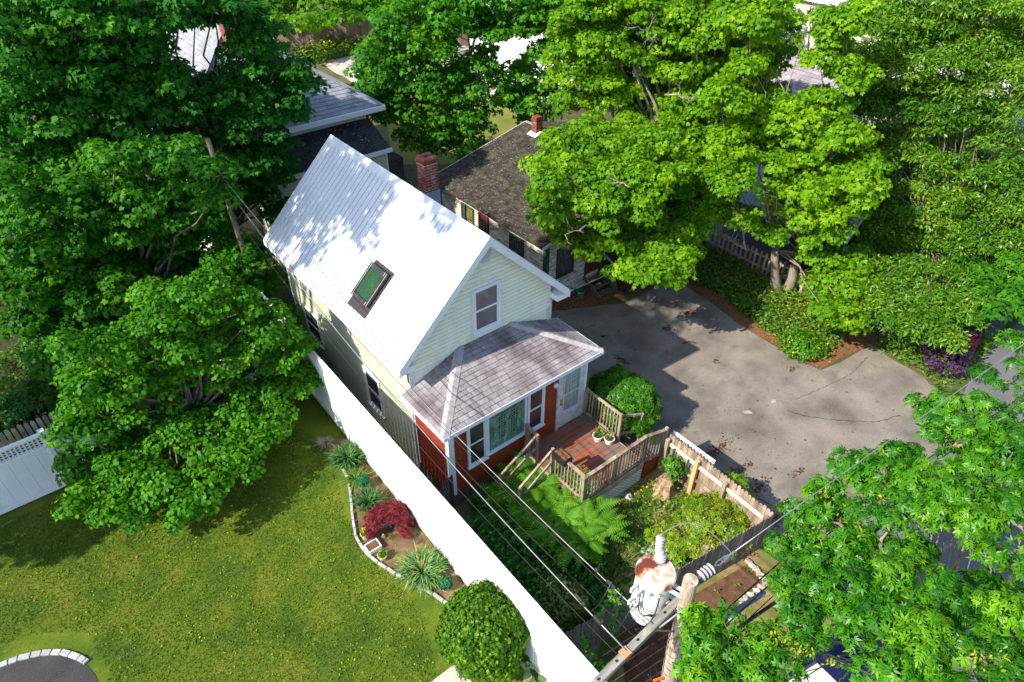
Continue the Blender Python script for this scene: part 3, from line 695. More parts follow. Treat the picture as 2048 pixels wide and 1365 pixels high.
# ================================================================= THE COTTAGE
W, D, ZE, ZR, O, OF, OB = 4.08, 6.49, 3.153, 5.495, .394, .281, .25
DP, OP, ZP, ZT, H1, H2 = 1.404, .277, 2.20, 2.795, 1.353, 1.296
ZD = .076; K = (ZR-ZE)/(W/2+O); WY = -DP
cot = thing('cottage', 'small cottage with white metal roof, pale green gable and red enclosed front porch', 'house', (W/2, 2.5, G))
roofz = lambda x: ZE+(x+O)*K if x < W/2 else ZE+(W+O-x)*K
wallz = lambda x: roofz(x)-.06
mb = MB(); e = 0.0                                        # gable front
mb.prism([(0, .01, G), (W, .01, G), (W, .01, wallz(W)), (W/2, .01, wallz(W/2)), (0, .01, wallz(0))], (0, .12, 0), .5)
def glim(z):
    if z <= wallz(0): return (0, W)
    s = (z-wallz(0))/K; return (s, W-s)
siding(mb, (0, .01, 0), (1, 0, 0), (0, -1, 0), ZT-.75, wallz(W/2)-.02, glim, .105)
mb.obj('gable_wall', m_cream, cot)
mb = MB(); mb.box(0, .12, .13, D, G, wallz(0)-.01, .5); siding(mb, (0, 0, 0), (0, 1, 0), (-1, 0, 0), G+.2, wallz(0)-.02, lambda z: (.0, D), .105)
mb.obj('side_wall', m_cream_shaded, cot)
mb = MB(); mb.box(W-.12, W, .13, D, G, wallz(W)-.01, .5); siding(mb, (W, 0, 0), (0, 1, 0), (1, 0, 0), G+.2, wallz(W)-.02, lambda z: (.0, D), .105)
mb.obj('side_wall', m_cream_shaded, cot)
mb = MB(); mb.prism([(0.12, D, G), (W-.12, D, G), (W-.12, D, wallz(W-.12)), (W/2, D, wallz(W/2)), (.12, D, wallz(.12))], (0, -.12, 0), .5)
siding(mb, (0, D, 0), (1, 0, 0), (0, 1, 0), G+.2, wallz(W/2)-.02, glim, .105); mb.obj('gable_wall', m_cream_shaded, cot)
mb = MB(); mb.box(-.03, W+.03, -.02, D+.03, G-.1, G+.2, .5); mb.obj('foundation', m_granite, cot)
# roof
rf = MB(); th = .05
for sgn in (0, 1):
    X = (lambda x: x) if sgn == 0 else (lambda x: W-x)
    rf.prism([(X(-O), -OF, ZE), (X(W/2), -OF, ZR), (X(W/2), D+OB, ZR), (X(-O), D+OB, ZE)], (0, 0, -th), .5)
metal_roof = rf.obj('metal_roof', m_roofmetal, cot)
sl_ = math.hypot(W/2+O, ZR-ZE); ux = (W/2+O)/sl_; uz = (ZR-ZE)/sl_
rb = MB(); k = 0; y = -OF+.03
while y < D+OB-.02:
    for sgn in (0, 1):
        X = (lambda x: x) if sgn == 0 else (lambda x: W-x); nx = -uz if sgn == 0 else uz
        wd = .017; hh = .032
        a = np.array([X(-O)+0, y, ZE]); b = np.array([X(W/2-.12), y, ZR-.12*K])
        n_ = np.array([nx, 0, ux]); rb.obox((a+b)/2+n_*hh/2, (b-a)/2, (0, wd, 0), n_*hh/2*1.0, .5)
    y += .190; k += 1
rb.obj('roof_rib', m_roofmetal, metal_roof)
rc = MB()
for sgn in (0, 1):
    X = (lambda x: x) if sgn == 0 else (lambda x: W-x)
    rc.prism([(X(W/2-.17), -OF-.01, ZR-.17*K+.03), (X(W/2), -OF-.01, ZR+.04), (X(W/2), D+OB+.01, ZR+.04), (X(W/2-.17), D+OB+.01, ZR-.17*K+.03)], (0, 0, -.012), .5)
rc.obj('ridge_cap', m_roofmetal, metal_roof)
tr = MB()
for (yy, s2) in ((-OF-.03, 1), (D+OB+.005, 1)):
    for sgn in (0, 1):
        X = (lambda x: x) if sgn == 0 else (lambda x: W-x)
        tr.prism([(X(-O), yy, ZE+.02), (X(W/2), yy, ZR+.025), (X(W/2), yy, ZR-.20), (X(-O), yy, ZE-.18)], (0, .028, 0), .5)
        if yy < 0: tr.prism([(X(-O+.04), yy+.03, ZE-.07), (X(W/2), yy+.03, ZR-.12), (X(W/2), yy+.03, ZR-.145), (X(-O+.04), yy+.03, ZE-.095)], (0, OF-.005, 0), .5)
tr.pieces('rake_board', m_trim, cot)
tr = MB()
for x0 in (-O, W): tr.box(x0+.002, x0+O-.004, -OF+.002, .0, ZE-.17, ZE-.02 if x0 < 0 else ZE-.02, .5)
for x0 in (-O-.02, W+O-.005): tr.box(x0, x0+.025, -OF, D+OB, ZE-.14, ZE+.012, .5)
tr.pieces('eave_return', m_trim, cot)
tr = MB()
for x0, x1 in ((-.028, .08), (W-.08, W+.028)):
    tr.box(x0, x1, -.045, -.0, ZP+.1, ZE-.16, .5)
for x0, x1 in ((-.045, -.023), (W+.023, W+.045)): tr.box(x0, x1, -.045, .09, G+.2, ZE-.16, .5); tr.box(x0, x1, D-.09, D+.03, G+.2, ZE-.16, .5)
tr.pieces('corner_board', m_trim2, cot)
mb = MB(); mb.box(-.06, -.047, -.03, .04, ZP+.25, ZE-.18, .5); mb.obj('downspout', m_bronze, cot)
# gable vent, upper window, side windows
v = MB(); v.prism([(W/2-.0, -.035, 4.74), (W/2+.22, -.035, 4.74), (W/2+.22, -.035, 5.02), (W/2, -.035, 5.17)], (0, .03, 0), .5)
v.prism([(W/2-.22, -.035, 4.74), (W/2, -.035, 4.74), (W/2, -.035, 5.17), (W/2-.22, -.035, 5.02)], (0, .03, 0), .5)
gv = v.obj('gable_vent', m_trim2, cot); v = MB()
for i in range(5):
    z = 4.78+i*.05; v.box(W/2-.18, W/2+.18, -.05, -.036, z, z+.022, .5)
v.obj('louvre', m_trim2, gv)
casing(1.785, 2.43, 3.02, 4.10, -.012, 'gable_window', cot, m_trim, m_pane_grey, w_=.07, depth=.06)
casing(4.93, 5.78, .42, 1.34, -.015, 'side_window', cot, m_trim, m_pane, axis='x', sgn=-1)
casing(1.62, 2.28, .22, 1.32, -.015, 'side_window', cot, m_trim, m_pane, axis='x', sgn=-1)
# skylight on the left slope
def rp(x, y, off): return np.array([x, y, ZE+(x+O)*K])+np.array([-uz, 0, ux])*off
sk = MB(); n_ = np.array([-uz, 0, ux]); ua = np.array([ux, 0, uz]); ub = np.array([0, 1., 0])
def rbox(mb, x0, x1, y0, y1, o0, o1, t=.5):
    c = (rp(x0, y0, o0)+rp(x1, y1, o1))/2; mb.obox(c, (rp(x1, y0, 0)-rp(x0, y0, 0))/2, ub*(y1-y0)/2, n_*(o1-o0)/2, t)
rbox(sk, -.16, .72, 1.50, 2.30, .023, .035); flash = sk.obj('skylight', m_gap, cot)
s = MB()
for (a0, a1, b0, b1) in ((.02, .66, 1.56, 1.63), (.02, .66, 2.19, 2.26), (.58, .66, 1.63, 2.19), (.02, .09, 1.63, 2.19)): rbox(s, a0, a1, b0, b1, .036, .15)
s.obj('frame', m_bronze, flash, bevel=.008)
s = MB(); rbox(s, .09, .58, 1.63, 2.19, .10, .115); s.obj('pane', m_blind, flash)
s = MB()
for i in range(18):
    b0 = 1.645+i*.0305; rbox(s, .10, .57, b0, b0+.006, .116, .120)
rbox(s, .10, .57, 2.10, 2.112, .1165, .123); s.obj('blind_slat', mat('bright_green_blind', [(.02, .12, .03), (.04, .18, .05)], rough=.4), flash)
# chimney through the right slope near the ridge
CX0, CX1, CY0, CY1 = 2.80, 3.18, 3.32, 3.68
def brick_stack(name, x0, x1, y0, y1, z0, z1, parent):
    core = MB(); e = .006; core.box(x0+e, x1-e, y0+e, y1-e, z0, z1-.02, .5); st = core.obj(name, m_mortar, parent)
    b = MB(); rows = int((z1-z0)/.072)
    for r_ in range(rows):
        z = z0+r_*.072; off = .1 if r_ % 2 else 0.0; g = .015
        for side in range(4):
            L = (x1-x0) if side < 2 else (y1-y0); s = -off
            while s < L-.02:
                a = max(s, 0); c = min(s+.2-g, L-(0.0))
                if c-a > .03:
                    j = random.uniform(0, .004); P = b
                    if side == 0: P.box(x0+a, x0+c, y0-.004-j, y0+.01, z, z+.072-g)
                    if side == 1: P.box(x0+a, x0+c, y1-.01, y1+.004+j, z, z+.072-g)
                    if side == 2: P.box(x0-.0045-j, x0+.01, y0+a, y0+c, z, z+.072-g)
                    if side == 3: P.box(x1-.01, x1+.0045+j, y0+a, y0+c, z, z+.072-g)
                s += .2
    b.obj('brick_course', m_brick, st); c = MB(); cx, cy = (x0+x1)/2, (y0+y1)/2; t_ = .12
    for r_ in range(2):
        q = .025*(1-r_); z = z1-.02+r_*.078
        c.box(x0-q, x1+q, y0-q, y0+t_, z, z+.072); c.box(x0-q, x1+q, y1-t_, y1+q, z, z+.072)
        c.box(x0-q, x0+t_, y0+t_+.004, y1-t_-.004, z, z+.072); c.box(x1-t_, x1+q, y0+t_+.004, y1-t_-.004, z, z+.072)
    c.obj('chimney_cap', m_brick, st, bevel=.006)
    c = MB(); c.box(x0+t_, x1-t_, y0+t_, y1-t_, z1-.03, z1-.016, .1); c.obj('flue', m_black, st)
    return st
brick_stack('chimney', CX0, CX1, CY0, CY1, 4.86, 5.62, cot)
mb = MB(); mb.box(CX0-.02, CX1+.02, CY0-.02, CY1+.02, 3.9, 4.88, .5)
for i in range(5): mb.box(CX1+.021, CX1+.03, CY0+.04+i*.09, CY0+.06+i*.09, 4.2, 4.86, .5)
mb.obj('chimney_flashing', m_flash, cot)
# ---- red enclosed porch
WZ0 = -.10
pw = MB(); PB = WY
pw.box(.0, W, PB, PB+.1, WZ0, 2.12, .5); pw.box(.0, .1, PB+.1, 0, WZ0, 2.12, .5); pw.box(W-.1, W, PB+.1, 0, WZ0, 2.12, .5)
siding(pw, (0, PB, 0), (1, 0, 0), (0, -1, 0), WZ0, 2.10, lambda z: (0, W), .10)
siding(pw, (0, 0, 0), (0, 1, 0), (-1, 0, 0), WZ0, 2.10, lambda z: (PB, 0), .10)
siding(pw, (W, 0, 0), (0, 1, 0), (1, 0, 0), WZ0, 2.10, lambda z: (PB, 0), .10)
pw.obj('porch_wall', m_red, cot)
f = MB(); f.box(.03, W-.03, PB+.03, 0, G-.1, WZ0, .5); f.obj('porch_foundation', m_stock, cot)
t_ = MB()
t_.box(-.045, .10, PB-.045, PB-.023, WZ0, 2.12, .5); t_.box(-.045, -.023, PB-.023, PB+.09, WZ0, 2.12, .5)
t_.box(W-.06, W+.045, PB-.045, PB-.023, WZ0, 2.12, .5); t_.box(W+.023, W+.045, PB-.023, PB+.09, WZ0, 2.12, .5)
t_.box(-.045, -.023, -.09, 0.0, WZ0, 2.12, .5)
t_.pieces('porch_corner_board', m_trim, cot)
# porch roof: front slope with two hips
PL = np.array([-OP, PB-OP, ZP]); PR_ = np.array([W+OP, PB-OP, ZP]); BL = np.array([-OP, 0, ZP]); BR = np.array([W+OP, 0, ZP]); TL = np.array([H1, 0, ZT]); TR = np.array([W-H2, 0, ZT])
b = MB(); b.add([PL, PR_, TR, TL], [(0, 1, 2, 3)], .5); b.add([PR_, BR, TR], [(0, 1, 2)], .5); b.add([BL, PL, TL], [(0, 1, 2)], .5)
b.prism([PL+[0, 0, -.03], PR_+[0, 0, -.03], BR+[0, 0, -.03], BL+[0, 0, -.03]], (0, 0, -.05), .5)
proof = b.obj('porch_roof', m_gap, cot)
s = MB(); V = (np.array([0, -PB+OP, ZT-ZP])); Lf = np.linalg.norm(V)
shingles(s, PL, np.array([1., 0, 0]), V/Lf, Lf, lambda v: (v/Lf*(TL[0]-PL[0]), (PR_[0]-PL[0])-v/Lf*(PR_[0]-TR[0])), .128, .27, z=.004)
for (A_, B_, T_, sg) in ((BL, PL, TL, 1), (PR_, BR, TR, 1)):
    U = unit(B_-A_); Lw = np.linalg.norm(B_-A_); foot = A_+U*((T_-A_)@U); V2 = T_-foot; L2 = np.linalg.norm(V2); ft = (T_-A_)@U
    shingles(s, A_, U, V2/L2, L2, lambda v, L2=L2, Lw=Lw, ft=ft: (v/L2*ft, Lw-v/L2*(Lw-ft)), .128, .27, z=.004, seed=9)
s.obj('shingle', m_shingle, proof)
s = MB()
for (A_, T_) in ((PL, TL), (PR_, TR)):
    d = unit(T_-A_); L = np.linalg.norm(T_-A_); k = int(L/.125); sd_ = unit(np.cross(d, (0, 0, 1)))
    for i in range(k):
        c = A_+d*(L*(i+.0)/k); c2 = A_+d*(L*(i+1.25)/k) if i < k-1 else T_; tv = random.random(); h0 = .034+.012; h1 = .034
        for sg in (-1, 1):
            s.quad(c+sd_*sg*.11+[0, 0, h0-.045], c+[0, 0, h0], c2+[0, 0, h1], c2+sd_*sg*.11+[0, 0, h1-.045], tv)
    s.obj('hip_cap', m_shinglehip, proof); s = MB()

fz = MB(); q = .02
fz.box(PL[0]-q, PR_[0]+q, PL[1]-q, PL[1], ZP-.10, ZP+.012, .5); fz.box(PL[0]-q, PL[0], PL[1], 0, ZP-.10, ZP+.012, .5); fz.box(PR_[0], PR_[0]+q, PL[1], 0, ZP-.10, ZP+.012, .5)
fz.pieces('fascia', m_trim, cot)
# porch windows and door (the outer face of the clapboards is about PB-0.02)
YF = PB-.018
casing(.50, .93, .62, 1.90, YF, 'porch_window', cot, m_trim, m_pane, w_=.055)
casing(2.24, 2.66, .62, 1.90, YF, 'porch_window', cot, m_trim, m_pane, w_=.055)
pic = casing(1.045, 2.10, .70, 1.90, YF, 'picture_window', cot, m_trim, m_teal, w_=.055, sash=False)
s = MB()
for i in range(2):
    cx = 1.36+i*.36
    for j in range(9):
        for k in range(3):
            s.box(cx+k*.07-.022, cx+k*.07+.022, YF-.0235, YF-.0225, .95+j*.08, .98+j*.08+.02, .2)
for j in range(22): s.box(1.12+j*.042, 1.14+j*.042, YF-.0235, YF-.0225, 1.70, 1.74+.03*(j % 2), .2)
s.obj('lace_pattern', m_gap, pic)
s = MB(); s.box(1.06, 1.20, YF-.0245, YF-.0235, 1.10, 1.42, .5); s.obj('green_panel', mat('dull_green', [(.02, .12, .04), (.05, .2, .06)], rough=.5, coat=.6), pic)
dr = MB(); DX0, DX1 = 3.20, 3.97
dr.box(DX0, DX1, YF-.045, YF, ZD+.03, 2.05, .5); door = dr.obj('front_door', m_trim2, cot)
s = MB(); s.box(DX0-.07, DX0, YF-.06, YF, ZD, 2.12, .5); s.box(DX1, DX1+.05, YF-.06, YF, ZD, 2.12, .5); s.box(DX0, DX1, YF-.06, YF, 2.05, 2.12, .5); s.pieces('door_frame', m_trim2, door)
s = MB(); s.box(DX0+.13, DX1-.13, YF-.052, YF-.046, .62, 1.92, .5); s.obj('pane', mat('door_glass', [(.16, .22, .25), (.34, .42, .45)], scale=7, stretch=(3, 1, .3), rough=.3, coat=.5), door)
s = MB()
for (a0, a1, c0, c1) in ((DX0+.11, DX0+.135, .60, 1.94), (DX1-.135, DX1-.11, .60, 1.94), (DX0+.135, DX1-.135, .60, .625), (DX0+.135, DX1-.135, 1.915, 1.94), (DX0+.135, DX1-.135, 1.15, 1.18)): s.box(a0, a1, YF-.066, YF-.053, c0, c1, .5)
for i in range(4): x = DX0+.26+i*.085; s.box(x, x+.008, YF-.058, YF-.053, 1.30, 1.82, .5)
for i in range(5): z = 1.32+i*.12; s.box(DX0+.22, DX1-.22, YF-.0625, YF-.059, z, z+.008, .5)
for (c0, c1) in ((.22, .235), (.50, .515)): s.box(DX0+.12, DX1-.12, YF-.058, YF-.046, c0, c1, .5)
for (a0, a1) in ((DX0+.12, DX0+.135), (DX1-.135, DX1-.12)): s.box(a0, a1, YF-.058, YF-.046, .235, .50, .5)
s.obj('muntin', m_trim2, door)
s = MB(); s.box(DX0+.035, DX0+.075, YF-.052, YF-.046, .88, 1.08, .5); s.tube([(DX0+.055, YF-.05, .94), (DX0+.055, YF-.10, .94)], [.02, .028], 10); s.tube([(DX0+.055, YF-.05, 1.05), (DX0+.055, YF-.075, 1.05)], [.022, .022], 10)
s.obj('handle', m_brass, door, smooth=False)
s = MB(); s.lathe((3.0, PB-.12, 1.72), [(.02, .08), (.05, .07), (.062, .02), (.05, -.04), (.02, -.07)], 14); lamp = s.obj('wall_lamp', m_white, cot, smooth=True)
s = MB(); s.tube([(3.0, PB-.02, 1.82), (3.0, PB-.12, 1.82), (3.0, PB-.12, 1.78)], .018, 8); s.obj('bracket', m_brass, lamp)
# pulley and clothes line at the eave corner
s = MB(); P0 = np.array([W+O+.03, -.22, ZE-.06]); s.tube([P0-[.12, 0, 0], P0+[.12, -.02, 0]], .016, 8); s.tube([P0+[-.02, -.06, -.1], P0+[-.02, -.06, .06], P0+[.05, -.06, .04]], .007, 6); s.obj('line_bracket', m_steel, cot)
pl = MB(); Q0 = P0+[.12, -.02, 0]; Q1 = np.array([13.8, 2.3, 3.2]); pl.tube([Q0*(1-t)+Q1*t-np.array([0, 0, .9*math.sin(math.pi*t)]) for t in np.linspace(0, 1, 14)], .006, 5)
tag(pl.obj('clothes_line', m_steel), 'thin grey clothes line running from the eave corner towards the maples', 'clothes line')
# low cream bulkhead beside the porch
mb = MB(); mb.box(-.62, -.50, -2.1, -.4, G, .10, .5); mb.box(-.66, -.46, -2.14, -.36, .10, .14, .5)
tag(mb.obj('low_wall', m_trim2), 'low white capped wall in the gap beside the red porch', 'wall')

def proj(P):
    d = np.array(P, float)-CAM; z = d@_f; return (1024+FPX*(d@_r)/z, 682.5-FPX*(d@_u)/z)
def zfor(x, y, py, lo=-1, hi=9):
    for _ in range(40):
        m = (lo+hi)/2
        if proj((x, y, m))[1] > py: lo = m
        else: hi = m
    return m

# ================================================================= DECK
dk = thing('wooden_deck', 'raised deck with worn red boards, wooden railings and white lattice skirt', 'deck', (3.1, -2.5, G))
X0, X1, Y1, Y0 = 2.08, 4.10, -1.43, -3.56
mb = MB(); y = Y0; k = 0
while y < Y1-.01:
    mb.box(X0, X1+random.uniform(-.004, .004), y, min(y+.132, Y1), ZD-.03, ZD+random.uniform(-.002, .002)); y += .140
mb.obj('deck_board', m_deck, dk)
mb = MB(); mb.box(X0+.02, X1-.02, Y0+.035, Y1, ZD-.17, ZD-.032, .5); mb.box(X0, X1, Y0-.035, Y0-.002, ZD-.18, ZD-.005, .5); mb.box(X0-.035, X0-.002, Y0, Y1, ZD-.18, ZD-.005, .5); mb.box(X1+.002, X1+.03, Y0, Y1, ZD-.18, ZD-.005, .5)
mb.obj('joist_frame', m_picket, dk)
RT = .95
def post(x, y, z0=G, z1=RT+.03, w_=.072, m=m_greywood, par=dk, nm='post'):
    mb = MB(); mb.box(x-w_/2, x+w_/2, y-w_/2, y+w_/2, z0, z1, .5); mb.obj(nm, m, par, bevel=.006)
def rail(p, q, w_=.085, h_=.032, m=m_greywood, par=dk, nm='handrail'):
    mb = MB(); mb.bar(p, q, w_, h_, tint=.6); mb.obj(nm, m, par, bevel=.004)
def balusters(p, q, ztop, zbot, n, m=m_greywood, par=dk):
    p, q = np.array(p, float), np.array(q, float)
    for i in range(n):
        t = (i+.5)/n; a = p+(q-p)*t; mb = MB(); mb.box(a[0]-.014, a[0]+.014, a[1]-.014, a[1]+.014, a[2]+zbot, a[2]+ztop, random.random()); mb.obj('baluster', m, par)
YR = Y0+.02
for x in (2.08, 3.05, 4.06): post(x, YR, G if x < 3.5 else G)
rail((2.03, YR, RT), (4.10, YR, RT)); rail((2.12, YR, .18), (4.02, YR, .18), .05, .05, nm='lower_rail')
balusters((2.13, YR, 0), (3.0, YR, 0), RT-.02, .10, 9); balusters((3.1, YR, 0), (4.02, YR, 0), RT-.02, .10, 9)
rail((4.06, YR, RT), (4.70, YR-.08, RT-.12)); rail((4.10, YR, .1), (4.70, YR-.08, -.02), .05, .05, nm='lower_rail'); post(4.72, YR-.08, G, RT-.05)
balusters((4.12, YR, 0), (4.68, YR-.07, 0), RT-.08, .0, 6)
XL = 2.10
rail((XL, YR, RT), (XL, -2.50, RT)); rail((XL, YR+.06, .18), (XL, -2.55, .18), .05, .05, nm='lower_rail'); balusters((XL, YR+.06, 0), (XL, -2.55, 0), RT-.02, .10, 9); post(XL, -2.48)
post(XL, -1.93); post(XL, -1.56, ZD, RT+.08); rail((XL, -1.90, RT), (XL, -1.50, RT+.02)); balusters((XL, -1.87, 0), (XL, -1.6, 0), RT, .1, 2)
# steps down to the left with two sloping handrails
mb = MB()
for i in range(3): mb.box(XL-.28*(i+1), XL-.28*i-.02, -2.46, -1.95, ZD-.17*(i+1)-.035, ZD-.17*(i+1))
mb.obj('step', m_deck, dk)
mb = MB()
for y in (-2.47, -1.94): mb.bar((XL-.02, y, ZD-.12), (XL-.9, y, G+.05), .035, .2, tint=.4)
mb.pieces('stringer', m_greywood, dk)
for y in (-2.49, -1.92):
    rail((XL-.04, y, RT-.02), (XL-1.12 if y > -2 else XL-.98, y, .30 if y > -2 else .34), .05, .07); rail((XL-.04, y, RT-.42), (XL-1.10 if y > -2 else XL-.96, y, -.06), .05, .05, nm='lower_rail')
    post(XL-1.12 if y > -2 else XL-.98, y, G, .30 if y > -2 else .34, .07)
# right side railing against the bush, and steps down to the drive
post(4.13, -1.50); post(4.14, -2.68, G, RT+.02); rail((4.13, -1.46, RT-.02), (4.14, -2.70, RT-.02), .06, .04); rail((4.13, -1.5, .16), (4.14, -2.66, .16), .05, .05, nm='lower_rail')
balusters((4.13, -1.58, 0), (4.14, -2.62, 0), RT-.04, .1, 10)
rail((4.15, -2.68, RT-.05), (4.80, -2.80, RT-.30), .05, .05); rail((4.15, -2.68, .30), (4.80, -2.80, .06), .05, .05, nm='lower_rail'); post(4.80, -2.80, G, RT-.28, .07)
mb = MB()
for i in range(3): mb.box(X1+.01+.24*i, X1+.24*(i+1)-.01, -3.48, -2.78, ZD-.16*(i+1)-.035, ZD-.16*(i+1))
mb.obj('step', m_deck, dk)
mb = MB(); mb.box(X1+.03, X1+.72, YR-.06, YR-.03, G+.02, ZD-.13, .3); mb.obj('riser_board', m_red, dk)
def lattice_mb(mb, o, u, L, h, w_=.03, sp=.095, t=.008, n=(0, -1, 0)):
    o, u, n = np.array(o, float), np.array(u, float), np.array(n, float); up = np.array([0, 0, 1.])
    for lay, sg in ((0, 1), (1, -1)):
        c = -h
        while c < L+h:
            # line s = c + sg*z
            z0, z1 = 0, h
            if sg == 1: z0 = max(0, -c); z1 = min(h, L-c)
            else: z0 = max(0, c-L); z1 = min(h, c)
            if z1-z0 > .02:
                a = o+u*(c+sg*z0)+up*z0+n*(lay*t); b = o+u*(c+sg*z1)+up*z1+n*(lay*t); mb.bar(a, b, w_, t, up=n, tint=.5)
            c += sp
mb = MB(); lattice_mb(mb, (2.16, Y0-.02, G), (1, 0, 0), 1.90, .50); mb.obj('lattice_skirt', m_lattice, dk)
mb = MB(); lattice_mb(mb, (1.86, -1.70, G+.12), (1, 0, 0), .22, .62, sp=.08)
tag(mb.obj('lattice_scrap', m_lattice), 'small white lattice offcut standing under the left deck stair rail', 'lattice')
def planter_box(name, label, x, y, z, sx, sy, h, m, soil=m_litter, cat='planter', leaves=None):
    t = thing(name, label, cat, (x, y, z)); mb = MB(); w_ = .02
    mb.box(x-sx, x+sx, y-sy, y-sy+w_, z, z+h, .5); mb.box(x-sx, x+sx, y+sy-w_, y+sy, z, z+h, .5)
    mb.box(x-sx, x-sx+w_, y-sy+w_, y+sy-w_, z, z+h, .5); mb.box(x+sx-w_, x+sx, y-sy+w_, y+sy-w_, z, z+h, .5); mb.box(x-sx+w_, x+sx-w_, y-sy+w_, y+sy-w_, z, z+.02, .5)
    mb.obj('box', m, t, bevel=.004); mb = MB(); mb.box(x-sx+w_, x+sx-w_, y-sy+w_, y+sy-w_, z+.021, z+h-.03, .5); mb.obj('soil', soil, t); return t
planter_box('planter_box', 'black planter box of dry soil hung on the deck railing', 2.10, -2.78, .86, .13, .21, .20, m_black)
def pot(name, label, c, r_, h, m, leafm, n, ls, shape='oval', cat='flowerpot', flowers=None, up=1.0, group=None, hl=.15):
    t = thing(name, label, cat, c, group); mb = MB()
    mb.lathe(c, [(r_*.68, 0), (r_*.95, h*.85), (r_*1.06, h*.86), (r_*1.06, h), (r_*.92, h), (r_*.88, h*.86)], 20, .5); mb.obj('pot', m, t, smooth=False)
    mb = MB(); mb.lathe((c[0], c[1], c[2]+h*.86), [(r_*.87, 0), (r_*.8, .012)], 16); mb.obj('soil', m_soil, t)
    if n:
        P = np.array(c)+np.stack([RNG.normal(0, r_*.45, n), RNG.normal(0, r_*.45, n), h+RNG.uniform(-.02, hl, n)], 1)
        N = sphere_dirs(n, .1); build_leaves('foliage', P, N, RNG.normal(0, 1, (n, 3))+[0, 0, up*.5], ls*RNG.uniform(.6, 1.2, n), RNG.random(n), shape, leafm, t)
    if flowers:
        k = flowers; P = np.array(c)+np.stack([RNG.normal(0, r_*.35, k), RNG.normal(0, r_*.35, k), h+hl+RNG.uniform(-.02, .05, k)], 1)
        build_leaves('flower', P, sphere_dirs(k, .2), RNG.normal(0, 1, (k, 3)), .035*RNG.uniform(.8, 1.3, k), RNG.random(k), 'round', m_yellow, t)
    return t
pot('white_pot', 'white square-rimmed pot with a green plant beside the deck rail, nearer the door', (3.74, -2.36, ZD), .13, .17, m_white, m_weed, 90, .09, hl=.22)
pot('white_pot', 'white pot with dry twigs and yellowish sprigs next to the deck corner post', (3.90, -2.60, ZD), .13, .16, m_white, m_variegated, 60, .07, hl=.15)
pot('hanging_pot', 'small terracotta pot standing inside the front deck railing', (2.62, -3.40, ZD), .09, .13, m_terracotta, m_weed, 18, .05)

# ================================================================= FENCES
def vinyl_fence():
    t = thing('boundary_fence', 'long tall white fence running from the frame bottom along the cottage', 'fence', (FX(0), 0, 0)); y = -10.6; H = 2.06
    pts = []
    while y < 9.5: pts.append(y); y += 2.44
    for i, y in enumerate(pts):
        x = FX(y); mb = MB(); mb.box(x-.034, x+.034, y-.055, y+.055, lawn_z(y)-.3, lawn_z(y)+H+.006, .5); mb.obj('fence_post', m_vinyl, t, bevel=.006)
        if i < len(pts)-1:
            y2 = pts[i+1]; a = np.array([FX(y+.06), y+.06, 0]); b = np.array([FX(y2-.06), y2-.06, 0]); u = (b-a); L = np.linalg.norm(u); u /= L; n_ = np.array([-u[1], u[0], 0])
            za, zb = lawn_z(a[1]), lawn_z(b[1]); mb = MB(); k = 14
            for j in range(k):
                s0, s1 = j/k, (j+1)/k; p0 = a+(b-a)*(s0+.0022); p1 = a+(b-a)*(s1-.0022); o = .012
                mb.prism([p0+n_*o+[0, 0, za+(zb-za)*s0+.06], p1+n_*o+[0, 0, za+(zb-za)*s1+.06], p1+n_*o+[0, 0, za+(zb-za)*s1+H-.08], p0+n_*o+[0, 0, za+(zb-za)*s0+H-.08]], -n_*2*o, .5)
            mb.obj('fence_panel', m_vinylpanel, t)
            for (h0, hh, w_, nm) in ((H-.04, .09, .062, 'top_rail'), (.10, .12, .056, 'bottom_rail')):
                mb = MB(); mb.bar(a+[0, 0, za+h0], b+[0, 0, zb+h0], w_, hh, tint=.5); mb.obj(nm, m_vinyl if nm == 'top_rail' else m_grimy, t, bevel=.005)
vinyl_fence()
def cross_fence():     # the white fence with a lattice top at the left
    YC = 4.62; t = thing('lattice_top_fence', 'white panel fence with a square lattice top behind the lawn', 'fence', (-6, YC, lawn_z(YC))); z0 = lawn_z(YC)+.02; H = 1.72; x = -15.6
    while x < -1.3:
        x2 = min(x+2.2, -1.02); mb = MB(); mb.box(x-.05, x+.05, YC-.05, YC+.05, z0-.2, z0+H+.05, .5); mb.box(x-.062, x+.062, YC-.062, YC+.062, z0+H+.051, z0+H+.07, .5); mb.obj('fence_post', m_vinyl, t, bevel=.005)
        mb = MB(); a, b = x+.052, x2-.052; n = 8
        for j in range(n): mb.box(a+(b-a)*j/n+.002, a+(b-a)*(j+1)/n-.002, YC-.012, YC+.012, z0+.18, z0+H-.44, .5)
        mb.obj('fence_panel', m_vinylpanel, t)
        for zz, hh in ((.10, .14), (H-.40, .07), (H-.03, .07)): 
            mb = MB(); mb.box(a, b, YC-.03, YC+.03, z0+zz-hh/2, z0+zz+hh/2, .5); mb.obj('rail', m_vinyl, t)
        mb = MB(); s = a+.04
        while s < b: mb.box(s-.017, s+.017, YC-.011, YC-.003, z0+H-.365, z0+H-.065, .5); s += .085
        zz = z0+H-.33
        while zz < z0+H-.07: mb.box(a, b, YC+.003, YC+.011, zz-.014, zz+.014, .5); zz += .075
        mb.obj('lattice_strip', m_lattice, t); x = x2
        if x2 > -1.1: break
cross_fence()
